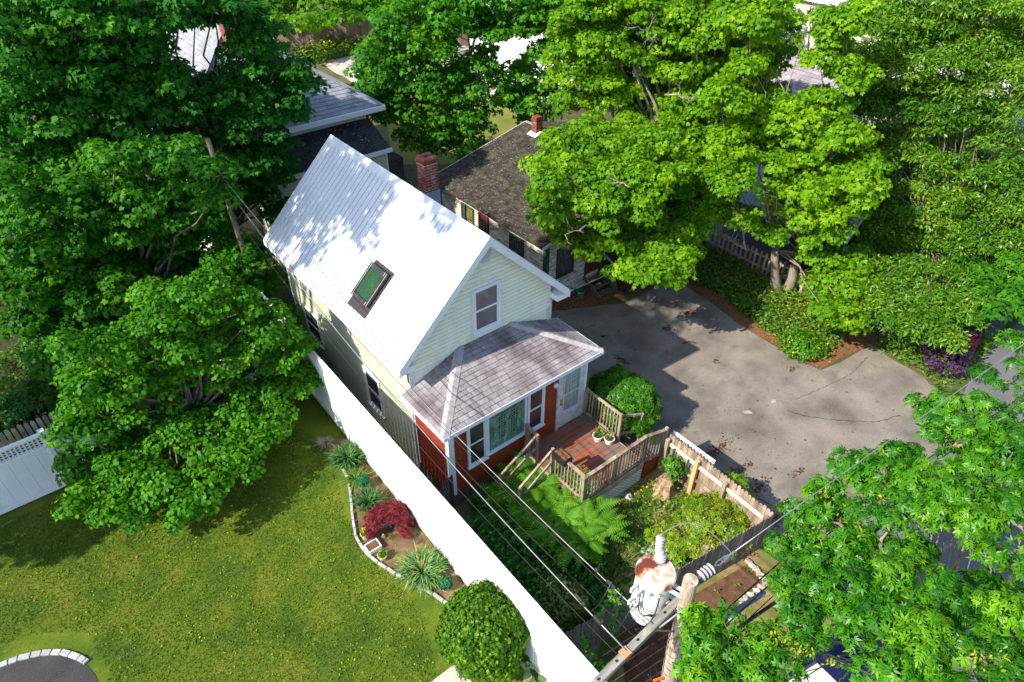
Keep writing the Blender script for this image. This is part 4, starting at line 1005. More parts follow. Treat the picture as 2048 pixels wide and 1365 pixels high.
def board_row(t, a, b, zfun, h, n, m, w_=None, tipw=.045, th=.018, nm='picket', jit=.02, gapf=.96, seed=2, lean=.0, tip=True):
    rg = random.Random(seed); a, b = np.array(a, float), np.array(b, float); u = (b-a); L = np.linalg.norm(u); u /= L; n_ = np.array([-u[1], u[0]]); pw_ = L/n*gapf if w_ is None else w_
    for i in range(n):
        c = a+u*L*(i+.5)/n+n_*rg.uniform(-.006, .006); z0 = zfun(c); hh = h+rg.uniform(-jit, jit); ln = rg.uniform(-lean, lean); mb = MB()
        def P(s, z): return (c[0]+u[0]*(s+ln*z)-n_[0]*th/2, c[1]+u[1]*(s+ln*z)-n_[1]*th/2, z0+z)
        q = pw_/2
        poly = [P(-q, .03), P(q, .03), P(q, hh-tipw*1.4), P(q*.75, hh-tipw*.55), P(.0, hh), P(-q*.75, hh-tipw*.55), P(-q, hh-tipw*1.4)] if tip else [P(-q, .03), P(q, .03), P(q, hh), P(-q, hh)]
        mb.prism(poly, (n_[0]*th, n_[1]*th, 0), rg.random()); mb.obj(nm, m, t)
g0 = lambda c: G
# stockade fence: side run by the drive
FA, FB, FC = (4.83, -3.66), (4.74, -6.62), (-.9, -5.72)
t = thing('stockade_fence', 'weathered dog-eared stockade fence run between driveway and fenced garden', 'fence', (4.8, -5, G))
board_row(t, FA, FB, g0, 1.24, 31, m_greywood, seed=4)
for z in (.95, .48, .10):
    mb = MB(); mb.bar((4.775, -3.68, G+z), (4.68, -6.58, G+z), .045, .085, tint=.7); mb.obj('rail', mat('pale_rail_wood', [(.50, .42, .34), (.72, .66, .58)], scale=5, rough=.9) if z == .95 else m_greywood, t)
for y, m, w_, h in ((-3.72, m_picket, .09, 1.12), (-4.62, m_newwood, .10, 1.16), (-5.42, m_greywood, .09, 1.14), (-6.52, m_greywood, .09, 1.10)):
    x = 4.83+(y+3.66)*.0304-.11; mb = MB(); mb.box(x-w_/2, x+w_/2, y-w_/2, y+w_/2, G-.1, G+h, .5); mb.obj('post', m, t, bevel=.008)
for y in (-3.95, -4.38):
    x = 4.83+(y+3.66)*.0304-.10; mb = MB(); mb.box(x-.014, x+.014, y-.02, y+.02, G, G+.98, .5); mb.obj('metal_stake', m_green, t)
t = thing('stockade_fence', 'dark grey stockade fence run behind the brown vegetable bed', 'fence', (2, -6.2, G))
board_row(t, FB, FC, g0, 1.22, 62, m_stock, seed=8, jit=.03)
for z in (.95, .25):
    mb = MB(); mb.bar((4.72, -6.57, G+z), (-.88, -5.67, G+z), .045, .08, tint=.5); mb.obj('rail', m_stock, t)
for k in range(1, 4):
    f_ = k/3.2; x = FB[0]*(1-f_)+FC[0]*f_; y = FB[1]*(1-f_)+FC[1]*f_+.1; mb = MB(); mb.lathe((x, y, G), [(.05, 0), (.045, 1.2), (.03, 1.22)], 10); mb.obj('post', m_greywood, t)
# short dark stockade stub at the porch corner
t = thing('stockade_gate', 'short dark stockade section between the white fence and porch corner', 'fence', (-.5, -1.6, G))
board_row(t, (-1.02, -1.88), (.0, -1.46), g0, 1.30, 12, m_darkstock, seed=5, jit=.05, lean=.02)
# picket fence by the drive
PX = 14.42
t = thing('picket_fence', 'weathered tan picket fence between the driveway and the dark parking area', 'fence', (PX, 0, G))
board_row(t, (PX, 3.9), (PX-.02, -3.3), g0, .92, 37, m_picket, w_=.085, seed=6, jit=.03, lean=.03)
for z in (.28, .70):
    mb = MB(); mb.bar((PX+.035, 3.9, G+z), (PX+.015, -3.3, G+z), .04, .075, tint=.6); mb.obj('rail', m_picket, t)
for y in (3.8, 1.5, -.8, -3.2):
    mb = MB(); mb.box(PX+.06, PX+.14, y-.04, y+.04, G-.1, G+.82, .5); mb.obj('post', m_picket, t)
# weathered fence behind the white lattice one, wood fence far behind
t = thing('weathered_fence', 'row of weathered pointed pickets behind the white lattice-top fence', 'fence', (-7, 5.1, G))
board_row(t, (-12.5, 5.0), (-1.4, 5.0), lambda c: lawn_z(5)-.0, 1.90, 90, m_greywood, w_=.09, seed=7, jit=.03)
pA, pB = at(528, 92)[:2], at(960, 92)[:2]
t = thing('board_fence', 'tall brown board fence closing the far end of the back driveway', 'fence', (*pA, G))
mb = MB(); LF_ = np.linalg.norm(pB-pA); u = (pB-pA)/LF_; n = int(LF_/.14)
for i in range(n):
    c = pA+u*(i+.5)*LF_/n; mb.obox((c[0], c[1], G+1.1), (u[0]*.066, u[1]*.066, 0), (-u[1]*.01, u[0]*.01, 0), (0, 0, 1.1+random.uniform(-.03, .03)))
mb.obj('fence_board', mat('brown_board', [(.14, .10, .075), (.24, .18, .14)], scale=2, stretch=(2, 2, .3), rough=.95, tint=.25), t)
mb = MB(); mb.bar((*(pA+u*0+np.array([-.04, .05])), G+1.8), (*(pB+np.array([-.04, .05])), G+1.8), .05, .09, tint=.5); mb.obj('rail', m_stock, t)

# ================================================================= UTILITY POLE AND TRANSFORMER
PT = at(1381, 1160, 4.70); PBs = at(1314, 1466, G)
up_ = thing('utility_pole', 'weathered wooden utility pole with a slanting grey crossarm, nearest the camera', 'utility pole', tuple(PBs))
axp = unit(PT-PBs); mb = MB(); Lp = np.linalg.norm(PT-PBs); rg = random.Random(3)
mb.tube([PBs+axp*Lp*k/10+np.array([rg.uniform(-.004, .004), rg.uniform(-.004, .004), 0]) for k in range(11)], [.135-.04*k/10 for k in range(11)], 20, tint=.5)
mb.obj('pole_shaft', m_pole, up_, smooth=False)
mb = MB()
for k in range(26):
    a = rg.uniform(0, 6.28); r_ = .097; f0 = rg.uniform(.50, .86); r_ = .128-.036*f0; c = PBs+axp*Lp*f0; q = np.array([math.cos(a), math.sin(a), 0])*r_
    mb.bar(c+q, c+q*.985+axp*rg.uniform(.15, .5), .012, .006, up=q, tint=.2)
mb.pieces('split_ridge', m_pole, up_)
A0, A1 = at(1362, 1196, 3.96), at(1175, 1385, 3.96); mb = MB(); mb.bar(A0+np.array([.12, 0, 0]), A1, .105, .115, tint=.5); mb.obj('crossarm', m_arm, up_, bevel=.012)
mb = MB(); am = A0*(1-.55)+A1*.55
for f_ in (.2, .5, .72, .9):
    c = A0*(1-f_)+A1*f_; mb.tube([c+[0, 0, .057], c+[0, 0, .075]], .016, 8)
mb.pieces('bolt', m_black, up_)
mb = MB(); mb.bar(A0+(A1-A0)*.38+[0, .06, -.05], PBs+axp*(Lp-1.35)+[-.05, 0, 0], .03, .008, tint=.5); mb.bar(A0+(A1-A0)*.30+[0, -.07, .0], PBs+axp*(Lp-.55)+[-.05, -.06, 0], .02, .012, tint=.5); mb.pieces('brace', m_steel, up_)
c = A0*(1-.63)+A1*.63; mb = MB(); mb.box(c[0]-.06, c[0]+.06, c[1]-.06, c[1]+.06, c[2]+.05, c[2]+.075, .5); mb.obj('rusty_bracket', m_terracotta, up_)
mb = MB()
for k in range(16):                                   # wire wraps and dead vines
    zc = .12+.35*k/16; c = PBs+axp*Lp*(.42+.02*k); ph = rg.uniform(0, 6); pts = [c+np.array([math.cos(ph+a)*.125, math.sin(ph+a)*.125, .03*math.sin(a*1.5+ph)]) for a in np.linspace(0, 6.4, 20)]
    if k % 2 == 0: mb.tube(pts, .005, 5)
mb.pieces('wire_wrap', m_twig, up_)
tw = MB(); random.seed(12)
for k in range(46):
    zz = random.uniform(.1, 1.9); c = PBs+axp*Lp*(zz/5.2+.04); a = random.uniform(2.0, 4.6); L = random.uniform(.25, .8); pts = [c]; d = np.array([math.cos(a), math.sin(a), random.uniform(-.4, .6)])
    for i in range(6): d = unit(d+np.array([random.uniform(-.7, .7) for _ in range(3)])); pts.append(pts[-1]+d*L/5)
    tw.tube(pts, [.011, .009, .008, .006, .005, .004, .003], 5)
tag(tw.obj('dead_vine', m_twig), 'tangle of dry brown vine stems around the lower utility pole', 'vine')
# transformer tank hung left of the pole
TZ = 4.42; tc_ = at(1312, 1144, TZ); tr_ = thing('transformer', 'white can transformer with a rusty lid hanging beside the near pole', 'transformer', tuple(tc_-[0, 0, .86]))
RT_ = .262; HT = .98
mb = MB(); mb.lathe(tc_-[0, 0, HT], [(RT_*.80, -.03), (RT_*.90, 0), (RT_*.93, .02), (RT_*.93, .10), (RT_*.96, .12), (RT_*.96, HT-.10), (RT_*.985, HT-.08), (RT_*.985, HT-.005)], 40, .5); mb.obj('tank', m_tank, tr_, smooth=False)
mb = MB(); mb.lathe(tc_, [(RT_*1.05, -.04), (RT_*1.05, 0), (RT_*.97, .018), (RT_*.95, .012), (RT_*.5, .035), (.02, .042)], 44, .5); mb.obj('lid', m_rustlid, tr_, smooth=False)
bc = tc_+np.array([.16, .08, .03]); mb = MB(); mb.lathe(bc, [(.075, 0), (.085, .05), (.06, .06), (.08, .09), (.055, .10), (.07, .13), (.045, .15), (.03, .18)], 18); mb.obj('bushing', m_porcelain, tr_, smooth=False)
mb = MB(); d2 = unit(np.array([.05, .12, 1.])); b2 = bc+np.array([.03, .06, .12]); mb.tube([b2+d2*k*.03 for k in range(10)], [.05 if k % 2 else .062 for k in range(9)]+[.03], 14); mb.obj('surge_arrester', m_porcelain, tr_)
mb = MB(); mb.tube([b2+d2*.27, b2+d2*.31], [.02, .01], 8); mb.obj('terminal', m_terracotta, tr_)
mb = MB()
for zz in (-.14, -.44):
    for s_ in (-1, 1):
        mb.box(tc_[0]-RT_-.13, tc_[0]-RT_+.04, tc_[1]+.02+s_*.05-.012, tc_[1]+.02+s_*.05+.012, tc_[2]+zz-.05, tc_[2]+zz+.05, .5)
    pz = PBs+axp*((tc_[2]+zz-G)/axp[2]); dd = pz-(tc_+[0, 0, zz]); dd[2] = 0; du = unit(dd); nn = np.array([-du[1], du[0], 0])
    for s_ in (-1, 1): mb.bar(tc_+[0, 0, zz]+du*(RT_-.02)+nn*s_*.05, pz-du*.06+nn*s_*.05, .05, .022, tint=.5)
mb.pieces('mounting_bracket', m_tank, tr_)
camd = unit(np.array([CAM[0]-tc_[0], CAM[1]-tc_[1], 0])); sdv = np.array([-camd[1], camd[0], 0])
for k in (-1, 0, 1):
    a = unit(camd+sdv*.45*k); p = tc_+a*RT_*.96+[0, 0, -.13]; mb = MB(); mb.tube([p, p+a*.02, p+a*.05], [.024, .024, .012], 10); mb.obj('low_voltage_terminal', m_steel, tr_)
mb = MB(); p = tc_+unit(camd+sdv*.25)*RT_*.95+[0, 0, -.66]; mb.obox(p, sdv*.055, (0, 0, .028), camd*.006, .5); mb.obj('name_plate', m_black, tr_)
mb = MB()
for k, (a0, q) in enumerate(((-.45, .30), (.45, .46))):
    a = unit(camd+sdv*a0); p0 = tc_+a*(RT_+.03)+[0, 0, -.16]; p3 = A0*(1-q)+A1*q+[0, .1, .08]; mid = tc_+a*(RT_+.10)+[0, 0, -.75]
    P = [p0*(1-s)**2+mid*2*s*(1-s)+p3*s*s for s in np.linspace(0, 1, 14)]; mb.tube(P, .010, 6)
mb.pieces('lead_wire', m_cable, tr_)
# insulator string and the primary line to the right
PF = np.array([34., -11.0, 0]); R0 = PT-axp*.10
far = at(2048, 688, 5.25); dirw = unit(far-R0); end = R0+dirw*33.0
I0 = R0+dirw*.16; mb = MB(); ins = thing('line_insulator', 'grey ribbed insulator string at the near pole top', 'insulator', tuple(I0))
for k in range(4):
    c = I0+dirw*(.045+.058*k); mb.tube([c-dirw*.018, c-dirw*.004, c+dirw*.014], [.036, .078, .040], 20)
mb.tube([I0-dirw*.01, I0+dirw*.26], .024, 10); mb.obj('porcelain_disc', m_porcelain, ins, smooth=False)
mb = MB(); mb.tube([R0+dirw*.06, I0+dirw*.02], .014, 8); s2 = unit(np.cross(dirw, (0, 0, 1)))
for q in (-1, 1): mb.tube([I0+dirw*.28, I0+dirw*.34+s2*.025*q, I0+dirw*.50+s2*.025*q, I0+dirw*.58], .009, 6)
mb.tube([I0+dirw*.46-[0, 0, .02], I0+dirw*.66], [.022, .016], 8); mb.tube([I0+dirw*.50+s2*(.035*math.cos(a))+dirw*.07*math.sin(a)-np.array([0, 0, .03]) for a in np.linspace(0, 6.28, 14)], .010, 6)
mb.pieces('clamp', m_steel, ins)
def wire(name, label, a, b, sag, r_, m, n=26, group=None):
    mb = MB(); a, b = np.array(a, float), np.array(b, float)
    mb.tube([a*(1-s)+b*s-np.array([0, 0, sag*4*s*(1-s)]) for s in np.linspace(0, 1, n)], r_, 6)
    return tag(mb.obj(name, m, None, smooth=True), label, 'wire', group)
wire('power_line', 'pale bare line from the ribbed insulator up to the right edge', I0+dirw*.55, end, 0.0, .008, m_wire)
mb = MB(); e0 = b2+d2*.30; e1 = I0+dirw*.60; mb.tube([e0*(1-s)+e1*s+np.array([0, 0, .22*math.sin(math.pi*s)])+unit(np.array([.3, .5, 0]))*.16*math.sin(math.pi*s) for s in np.linspace(0, 1, 20)], .006, 5)
tag(mb.obj('jumper_wire', m_wire), 'thin looped jumper wire from the arrester to the insulator clamp', 'wire')
def side_pole(name, label, base, h, lean=(0, 0), r_=.12, zr=None):
    t = thing(name, label, 'utility pole', tuple(base)); mb = MB(); base = np.array(base, float); tip = base+[lean[0], lean[1], h]; mb.tube([base*(1-k/8)+tip*k/8 for k in range(9)], [r_*(1-.3*k/8) for k in range(9)], 16, tint=.5); mb.obj('pole_shaft', m_bark, t); return t, tip
ft_, ftip = side_pole('utility_pole', 'distant wooden utility pole along the road to the right', (end[0], end[1]-.1, G), end[2]-G+.2)
LPt = at(415, 278, 5.9); LPb = (LPt[0]+.1, LPt[1]-.5, G)
lt_, ltip = side_pole('utility_pole', 'slender grey utility pole rising among the dark left maples', LPb, 5.9-G, (LPt[0]-LPb[0], LPt[1]-LPb[1]), .085)
mb = MB(); c = np.array(LPb)*.16+np.array(LPt)*.84; mb.bar(c+[-.18, -.06, 0], c+[.2, .05, 0], .03, .03); mb.obj('crossarm', m_steel, lt_)
# service lines from the near pole back to the left pole
cA = lambda f_: A0*(1-f_)+A1*f_+np.array([0, 0, .08])
LPm = lambda z: np.array([LPt[0], LPt[1], z])
W_ = 'overhead lines between the near pole and the left pole'
wire('overhead_line', 'thick bright twisted line reaching the end of the crossarm nearest the white fence', cA(.62), LPm(4.9), .55, .010, m_wire, group=W_)
wire('overhead_line', 'second bright line crossing the porch corner just right of the thick one', cA(.34), LPm(5.1), .50, .008, m_wire, group=W_)
wire('overhead_line', 'thin dark line hanging lowest over the white fence', cA(.60)-[0, 0, .35], LPm(4.2), .70, .005, m_cable, group=W_)
wire('overhead_line', 'thin dark line between the two bright overhead lines', cA(.45)-[0, 0, .2], LPm(4.5), .62, .005, m_cable, group=W_)
wire('overhead_line', 'thin dark line over the ferns, rightmost of the lines to the left pole', cA(.30)-[0, 0, .25], LPm(4.7), .45, .005, m_cable, group=W_)
mb = MB()
for q, f_ in ((cA(.62), .035), (cA(.62), .06), (cA(.34), .05)):
    b_ = LPm(4.9); c = q*(1-f_)+b_*f_-np.array([0, 0, .06]); d = unit(b_-q); mb.tube([c-d*.08, c-d*.06, c+d*.06, c+d*.08], [.015, .03, .03, .015], 8)
    mb.tube([c+d*.25, c+d*.30], [.03, .03], 8)
for q in range(3):
    p0 = cA(.34)+unit(LPm(5)-cA(.34))*(.35+.2*q); p1 = cA(.62)+unit(LPm(5)-cA(.62))*(.25+.2*q); mb.tube([p0*(1-s)+p1*s-np.array([0, 0, .12*math.sin(math.pi*s)]) for s in np.linspace(0, 1, 10)], .009, 6)
sc_ = thing('splice_set', 'cluster of splice clamps and jumpers beside the slanting crossarm', 'connector', tuple(cA(.5))); mb.pieces('splice_clamp', m_cable, sc_)
# cables going right along the road
for i, (px0, py0, px1, py1, z0, z1, r_, lab) in enumerate([
    (1395, 1270, 1620, 1072, 3.2, 3.1, .012, 'black cable nearest the stockade fence, uppermost of the roadside cables'),
    (1400, 1300, 1622, 1092, 3.1, 3.0, .012, 'black cable running over the middle of the vegetable bed'),
    (1420, 1310, 1640, 1105, 3.0, 2.9, .008, 'thin black cable over the lower half of the vegetable bed'),
    (1400, 1310, 1665, 1125, 2.9, 2.8, .028, 'thick black cable bundle along the stone border'),
    (1470, 1310, 1690, 1135, 2.6, 2.5, .015, 'grey pair of cables over the dry verge, lowest of the roadside cables')]):
    a = at(px0, py0, z0); b = at(px1, py1, z1); pa = PBs+axp*((z0-G)/axp[2]); d = unit(b-a); d[2] = 0; e_ = np.array([end[0], end[1]-.1+.02*i, z1+.3])
    P = [pa, a, a*(.5)+b*.5, b]+[b*(1-s)+e_*s-np.array([0, 0, .5*4*s*(1-s)]) for s in (.15, .3, .5, .7, .85, 1)]
    mb = MB(); mb.tube(P, r_, 6); tag(mb.obj('roadside_cable', m_cable, None, smooth=True), lab, 'cable', 'cables following the road')
mb = MB(); a = at(1455, 1232, 2.95); b = at(1530, 1185, 2.93); d = unit(b-a); mb.tube([a, a+d*.06, b-d*.06, b], [.02, .045, .045, .02], 10); a2 = at(1478, 1222, 2.85)
for k in range(3): mb.tube([a+d*.12*k+[0, 0, -.04], a+d*(.12*k+.07)+[0, 0, -.05]], .038, 8)
tag(mb.obj('splice_case', m_flash), 'blue grey splice case strapped to the thick cable bundle', 'splice case')
mb = MB(); c = PBs+axp*(Lp*.47)+np.array([-.13, .02, 0]); mb.bar(c, c+[-.16, .06, .02], .035, .035, tint=.5); c = PBs+axp*(Lp*.40)+np.array([.22, .0, 0]); mb.bar(c, c+[.05, .02, -.35], .03, .02, tint=.5)
tag(mb.obj('orange_cable_marker', m_orange), 'bright orange cable marker tags on the utility pole', 'marker')

# ================================================================= OLD HOUSE
old = thing('old_house', 'run-down low house with mossy dark shingle roof and peeling clapboards', 'house', (10, 6, G))
OX0, OX1, OY0, OY1 = 7.10, 13.6, 3.50, 9.3; OZE, OZR, ORX = 1.95, 3.02, 11.2; OXR = 14.0; OZ2 = OZR-(OXR-ORX)*(OZR-OZE)/(ORX-6.65); OK_ = (OZR-OZE)/(ORX-6.65)
mb = MB(); mb.prism([(OX0, OY0+.02, G), (OX1, OY0+.02, G), (OX1, OY0+.02, OZ2), (ORX, OY0+.02, OZR-.1), (OX0, OY0+.02, 2.05)], (0, .1, 0), .5)
def olim(z): return (OX0, OX1) if z < 2.0 else (OX0+(z-2.0)/OK_, min(OX1, OX1+.4-(z-OZ2)/OK_))
siding(mb, (0, OY0+.02, 0), (1, 0, 0), (0, -1, 0), G+.1, OZR-.15, olim, .09, jitter=.012); mb.obj('front_wall', m_oldwall, old)
mb = MB(); mb.box(OX0+.02, OX0+.1, OY0+.13, OY1, G, 2.0, .5); siding(mb, (OX0+.02, 0, 0), (0, 1, 0), (-1, 0, 0), G+.1, 2.0, lambda z: (OY0+.02, OY1), .09, jitter=.012); mb.box(OX1-.1, OX1, OY0+.13, OY1, G, 1.9, .5)
mb.prism([(OX0+.1, OY1, G), (OX1-.1, OY1, G), (OX1-.1, OY1, OZ2), (ORX, OY1, OZR-.1), (OX0+.1, OY1, 2.05)], (0, -.1, 0), .5); mb.obj('side_wall', m_oldwall, old)
mb = MB(); xe = 6.65
mb.prism([(xe, 3.2, OZE), (ORX, 3.2, OZR), (ORX, 9.45, OZR), (xe, 9.45, OZE)], (0, 0, -.07), .5); mb.prism([(OXR, 3.2, OZ2), (ORX, 3.2, OZR), (ORX, 9.45, OZR), (OXR, 9.45, OZ2)], (0, 0, -.07), .5)
orf = mb.obj('roof', m_gap, old)
mb = MB(); so_ = math.hypot(ORX-xe, OZR-OZE); V = np.array([(ORX-xe)/so_, 0, (OZR-OZE)/so_]); shingles(mb, (xe-.02, 9.45, OZE+.0), np.array([0, -1., 0]), V, so_, lambda v: (0, 6.25), .105, .22, th=.014, slope_jit=.014, gap=.006, seed=21, z=.002)
V2 = np.array([-(OXR-ORX)/so_, 0, (OZR-OZ2)/so_]); shingles(mb, (OXR, 3.2, OZ2), np.array([0, 1., 0]), unit(V2), math.hypot(OXR-ORX, OZR-OZ2), lambda v: (0, 6.25), .12, .25, seed=22, z=.002)
mb.obj('shingle', m_oshingle, orf)
mb = MB(); mb.tube([(ORX, 3.2+i*.69, OZR-.02+.01*math.sin(i)) for i in range(10)], .07, 8); mb.obj('ridge_cap', mat('lichen_ridge', [(.12, .11, .10), (.32, .33, .29)], scale=14, rough=1), orf)
mb = MB(); P = [(xe, 9.47, OZE), (ORX, 9.47, OZR), (ORX, 9.47, OZR-.1), (xe, 9.47, OZE-.1)]; mb.prism(P, (0, .03, 0), .5); mb.prism([(a, 3.16, c) for a, b, c in P], (0, .03, 0), .5); mb.pieces('rake_board', m_trim2, old)
mb = MB(); mb.box(OX0-.03, OX0-.005, OY0-.03, OY0+.1, G+.1, 1.95, .5); mb.box(OX0-.005, OX0+.13, OY0-.03, OY0-.005, G+.1, 1.95, .5); mb.pieces('corner_board', m_green, old)
m_opane = mat('dusty_dark_glass', [(.02, .022, .025), (.10, .10, .11)], scale=6, stretch=(4, 4, .6), rough=.25, spec=.5)
casing(7.62, 8.26, .42, 1.38, OY0-.005, 'front_window', old, m_green, m_opane, w_=.06)
for (a, b, z0, z1, fm) in ((4.60, 5.25, .45, 1.40, m_green), (7.80, 8.0, .55, 1.42, m_green)): casing(a, b, z0, z1, OX0-.005, 'side_window', old, fm, m_opane, w_=.05, axis='x', sgn=-1)
casing(7.35, 7.75, .5, 1.42, OX0-.005, 'side_window', old, m_green, mat('amber_curtain', [(.12, .09, .03), (.25, .2, .07)], scale=6, rough=.4), w_=.05, axis='x', sgn=-1)
casing(6.50, 6.95, .0, 1.42, OX0-.005, 'side_door', old, m_darkred, m_opane, w_=.07, axis='x', sgn=-1)
mb = MB(); mb.box(8.97, 9.60, OY0-.03, OY0-.005, -.05, 1.28, .5); od = mb.obj('front_door', m_darkred, old)
mb = MB(); mb.box(8.88, 8.96, OY0-.05, OY0-.005, -.08, 1.36, .5); mb.box(9.61, 9.69, OY0-.05, OY0-.005, -.08, 1.36, .5); mb.box(8.96, 9.61, OY0-.05, OY0-.005, 1.285, 1.36, .5); mb.bar((8.95, OY0-.5, .0), (9.55, OY0-.4, 1.05), .05, .05, tint=.5); mb.pieces('door_frame', m_green, od)
mb = MB(); mb.box(9.62, 9.66, 2.75, OY0-.06, -.05, 1.15, .5); mb.box(9.7, 10.6, 2.75, 2.79, -.05, 1.05, .5); mb.box(10.6, 10.64, 2.75, OY0-.01, -.05, 1.05, .5); mb.pieces('entry_wall', m_green, old)
pr0 = np.array([8.80, 3.48, 1.62]); mb = MB(); mb.prism([(8.80, 3.48, 1.62), (10.7, 3.48, 1.62), (10.7, 2.10, 1.12), (8.80, 2.10, 1.12)], (0, 0, -.06), .5); er = mb.obj('entry_roof', m_gap, old)
mb = MB(); shingles(mb, (8.78, 2.08, 1.125), np.array([1., 0, 0]), unit(np.array([0, 1.38, .5])), 1.46, lambda v: (0, 1.94), .12, .24, slope_jit=.012, seed=3, z=.002); mb.obj('shingle', m_oshingle, er)
mb = MB(); mb.tube([(8.74, 2.04, 1.08), (10.72, 2.04, 1.06)], .035, 8); mb.pieces('gutter', m_trim2, old)
mb = MB(); mb.prism([(8.775, 3.48, 1.63), (8.775, 2.06, 1.115), (8.775, 2.06, 1.03), (8.775, 3.48, 1.54)], (-.025, 0, 0), .5); mb.obj('entry_fascia', m_trim2, old)
mb = MB()
for i in range(3): mb.box(8.85, 9.62, 3.40-.24*(i+1), 3.40-.24*i-.03, -.06-.16*(i+1), -.02-.16*(i+1))
mb.obj('step', m_stock, old); mb = MB(); mb.bar((8.84, 3.42, -.12), (8.84, 2.62, G+.02), .03, .18, tint=.4); mb.bar((9.64, 3.42, -.12), (9.64, 2.62, G+.02), .03, .18, tint=.4); mb.pieces('stringer', m_stock, old)
c_ = at(1073, 250, 3.25); brick_stack('chimney', c_[0]-.12, c_[0]+.16, c_[1]-.14, c_[1]+.14, OZR-.1, OZR+.42, old)
mb = MB(); mb.prism([(c_[0]-.3, c_[1]-.3, OZR-.10), (c_[0]+.05, c_[1]-.3, OZR+.03), (c_[0]+.05, c_[1]+.2, OZR+.03), (c_[0]-.3, c_[1]+.2, OZR-.10)], (0, 0, -.01), .5); mb.obj('chimney_flashing', m_trim, old)
# clutter by its steps
def bucket(name, label, c, r_, h, m):
    t = thing(name, label, 'bucket', c); mb = MB(); mb.lathe(c, [(r_*.8, 0), (r_, h*.95), (r_*1.08, h*.95), (r_*1.08, h), (r_*.94, h), (r_*.76, .02)], 20, .5); mb.obj('pail', m, t)
    mb = MB(); mb.tube([(c[0]+r_*1.05*math.cos(a), c[1]+r_*1.05*math.sin(a), c[2]+h-.03) for a in np.linspace(2.6, 5.8, 12)], .006, 5); mb.obj('handle', m_steel, t)
b1 = at(1160, 594); bucket('bucket', 'green plastic bucket beside the steps of the old house', (b1[0], b1[1], G+.01), .13, .25, m_greenp)
b1 = at(1148, 590); bucket('bucket', 'dark blue bucket against the old house wall, left of the green one', (b1[0], b1[1], G+.01), .11, .2, m_blue)
mb = MB(); mb.tube([(b1[0]+.04, b1[1]+.06, G+.05), (b1[0]+.02, b1[1]+.28, .45)], .014, 8); br_ = thing('broom', 'white-handled broom with a blue grip leaning on the old house', 'broom', tuple(b1)); mb.obj('broom_stick', m_white, br_)
mb = MB(); mb.tube([(b1[0]+.02, b1[1]+.28, .45), (b1[0]+.02, b1[1]+.30, .53)], [.03, .02], 8); mb.obj('grip', m_blue, br_)
b1 = at(1265, 580); t = thing('wheelbarrow', 'dark red wheelbarrow under the bright maple by the old house', 'wheelbarrow', (b1[0], b1[1], G)); c = (b1[0], b1[1], G+.14)
mb = MB(); mb.lathe(c, [(.16, 0), (.30, .20), (.32, .22), (.29, .21), (.14, .02)], 22, .5); mb.obj('tray', m_redp, t); mb = MB()
for s_ in (-.14, .14): mb.tube([(c[0]-.3, c[1]+s_*.6, c[2]-.05), (c[0]+.2, c[1]+s_, c[2]+.04), (c[0]+.6, c[1]+s_*1.3, c[2]+.2)], .014, 6); mb.tube([(c[0]+.2, c[1]+s_, c[2]+.04), (c[0]+.22, c[1]+s_, G)], .012, 6)
mb.obj('handle', m_greywood, t); mb = MB(); mb.tube([(c[0]-.34, c[1]-.025, G+.11), (c[0]-.34, c[1]+.025, G+.11)], .11, 16); mb.obj('wheel', m_tyre, t)
b1 = at(1226, 572); mb = MB(); mb.tube([(b1[0], b1[1], G+.02), (b1[0]+.02, b1[1]+.4, .2)], .012, 6); mb.box(b1[0]-.1, b1[0]+.1, b1[1]-.05, b1[1]+.03, G, G+.05, .5)
tag(mb.obj('push_broom', m_white), 'white push broom leaning in the shade beside the old house steps', 'broom')
# sandwich-board shaped blue white panel behind the stockade fence
b1 = at(1400, 905, -.1); mb = MB(); mb.obox((5.02, -4.25, .02), (.015, 0, .03), (0, .62, 0), (-.01, 0, .56), .5); pn = mb.obj('leaning_panel', m_white); tag(pn, 'white and light blue panel leaning on the drive side of the stockade', 'panel')
mb = MB(); mb.obox((5.04, -4.25, .30), (.0125, 0, .03), (0, .60, 0), (-.01, 0, .2), .5); mb.obj('blue_stripe', m_flash, pn)

# ================================================================= BACKGROUND HOUSES
bh = thing('grey_roof_house', 'large pale house with blue-grey hip roof behind the dark maples', 'house', (2.7, 17, G))
X0b, X1b, Y0b, Y1b, ZEb, ZRb = -1.0, 6.4, 11.9, 22.0, 4.0, 6.6; xm = 2.7
mb = MB(); mb.box(X0b+.5, X1b-.5, Y0b+.5, Y1b-.5, G, ZEb-.05, .5)
siding(mb, (0, Y0b+.5, 0), (1, 0, 0), (0, -1, 0), G, ZEb-.1, lambda z: (X0b+.5, X1b-.5), .14); siding(mb, (X1b-.5, 0, 0), (0, 1, 0), (1, 0, 0), G, ZEb-.1, lambda z: (Y0b+.5, Y1b-.5), .14); siding(mb, (X0b+.5, 0, 0), (0, 1, 0), (-1, 0, 0), G, ZEb-.1, lambda z: (Y0b+.5, Y1b-.5), .14)
mb.obj('wall', m_palewall, bh)
A, B_, C2, D2_ = (X0b, Y0b, ZEb), (X1b, Y0b, ZEb), (X1b, Y1b, ZEb), (X0b, Y1b, ZEb); E1, F1 = (xm, Y0b+3.7, ZRb), (xm, Y1b-3.7, ZRb)
mb = MB(); mb.add([A, B_, C2, D2_, E1, F1], [(0, 1, 4), (1, 2, 5, 4), (2, 3, 5), (3, 0, 4, 5)], .5); brf = mb.obj('roof', m_gap, bh); mb = MB()
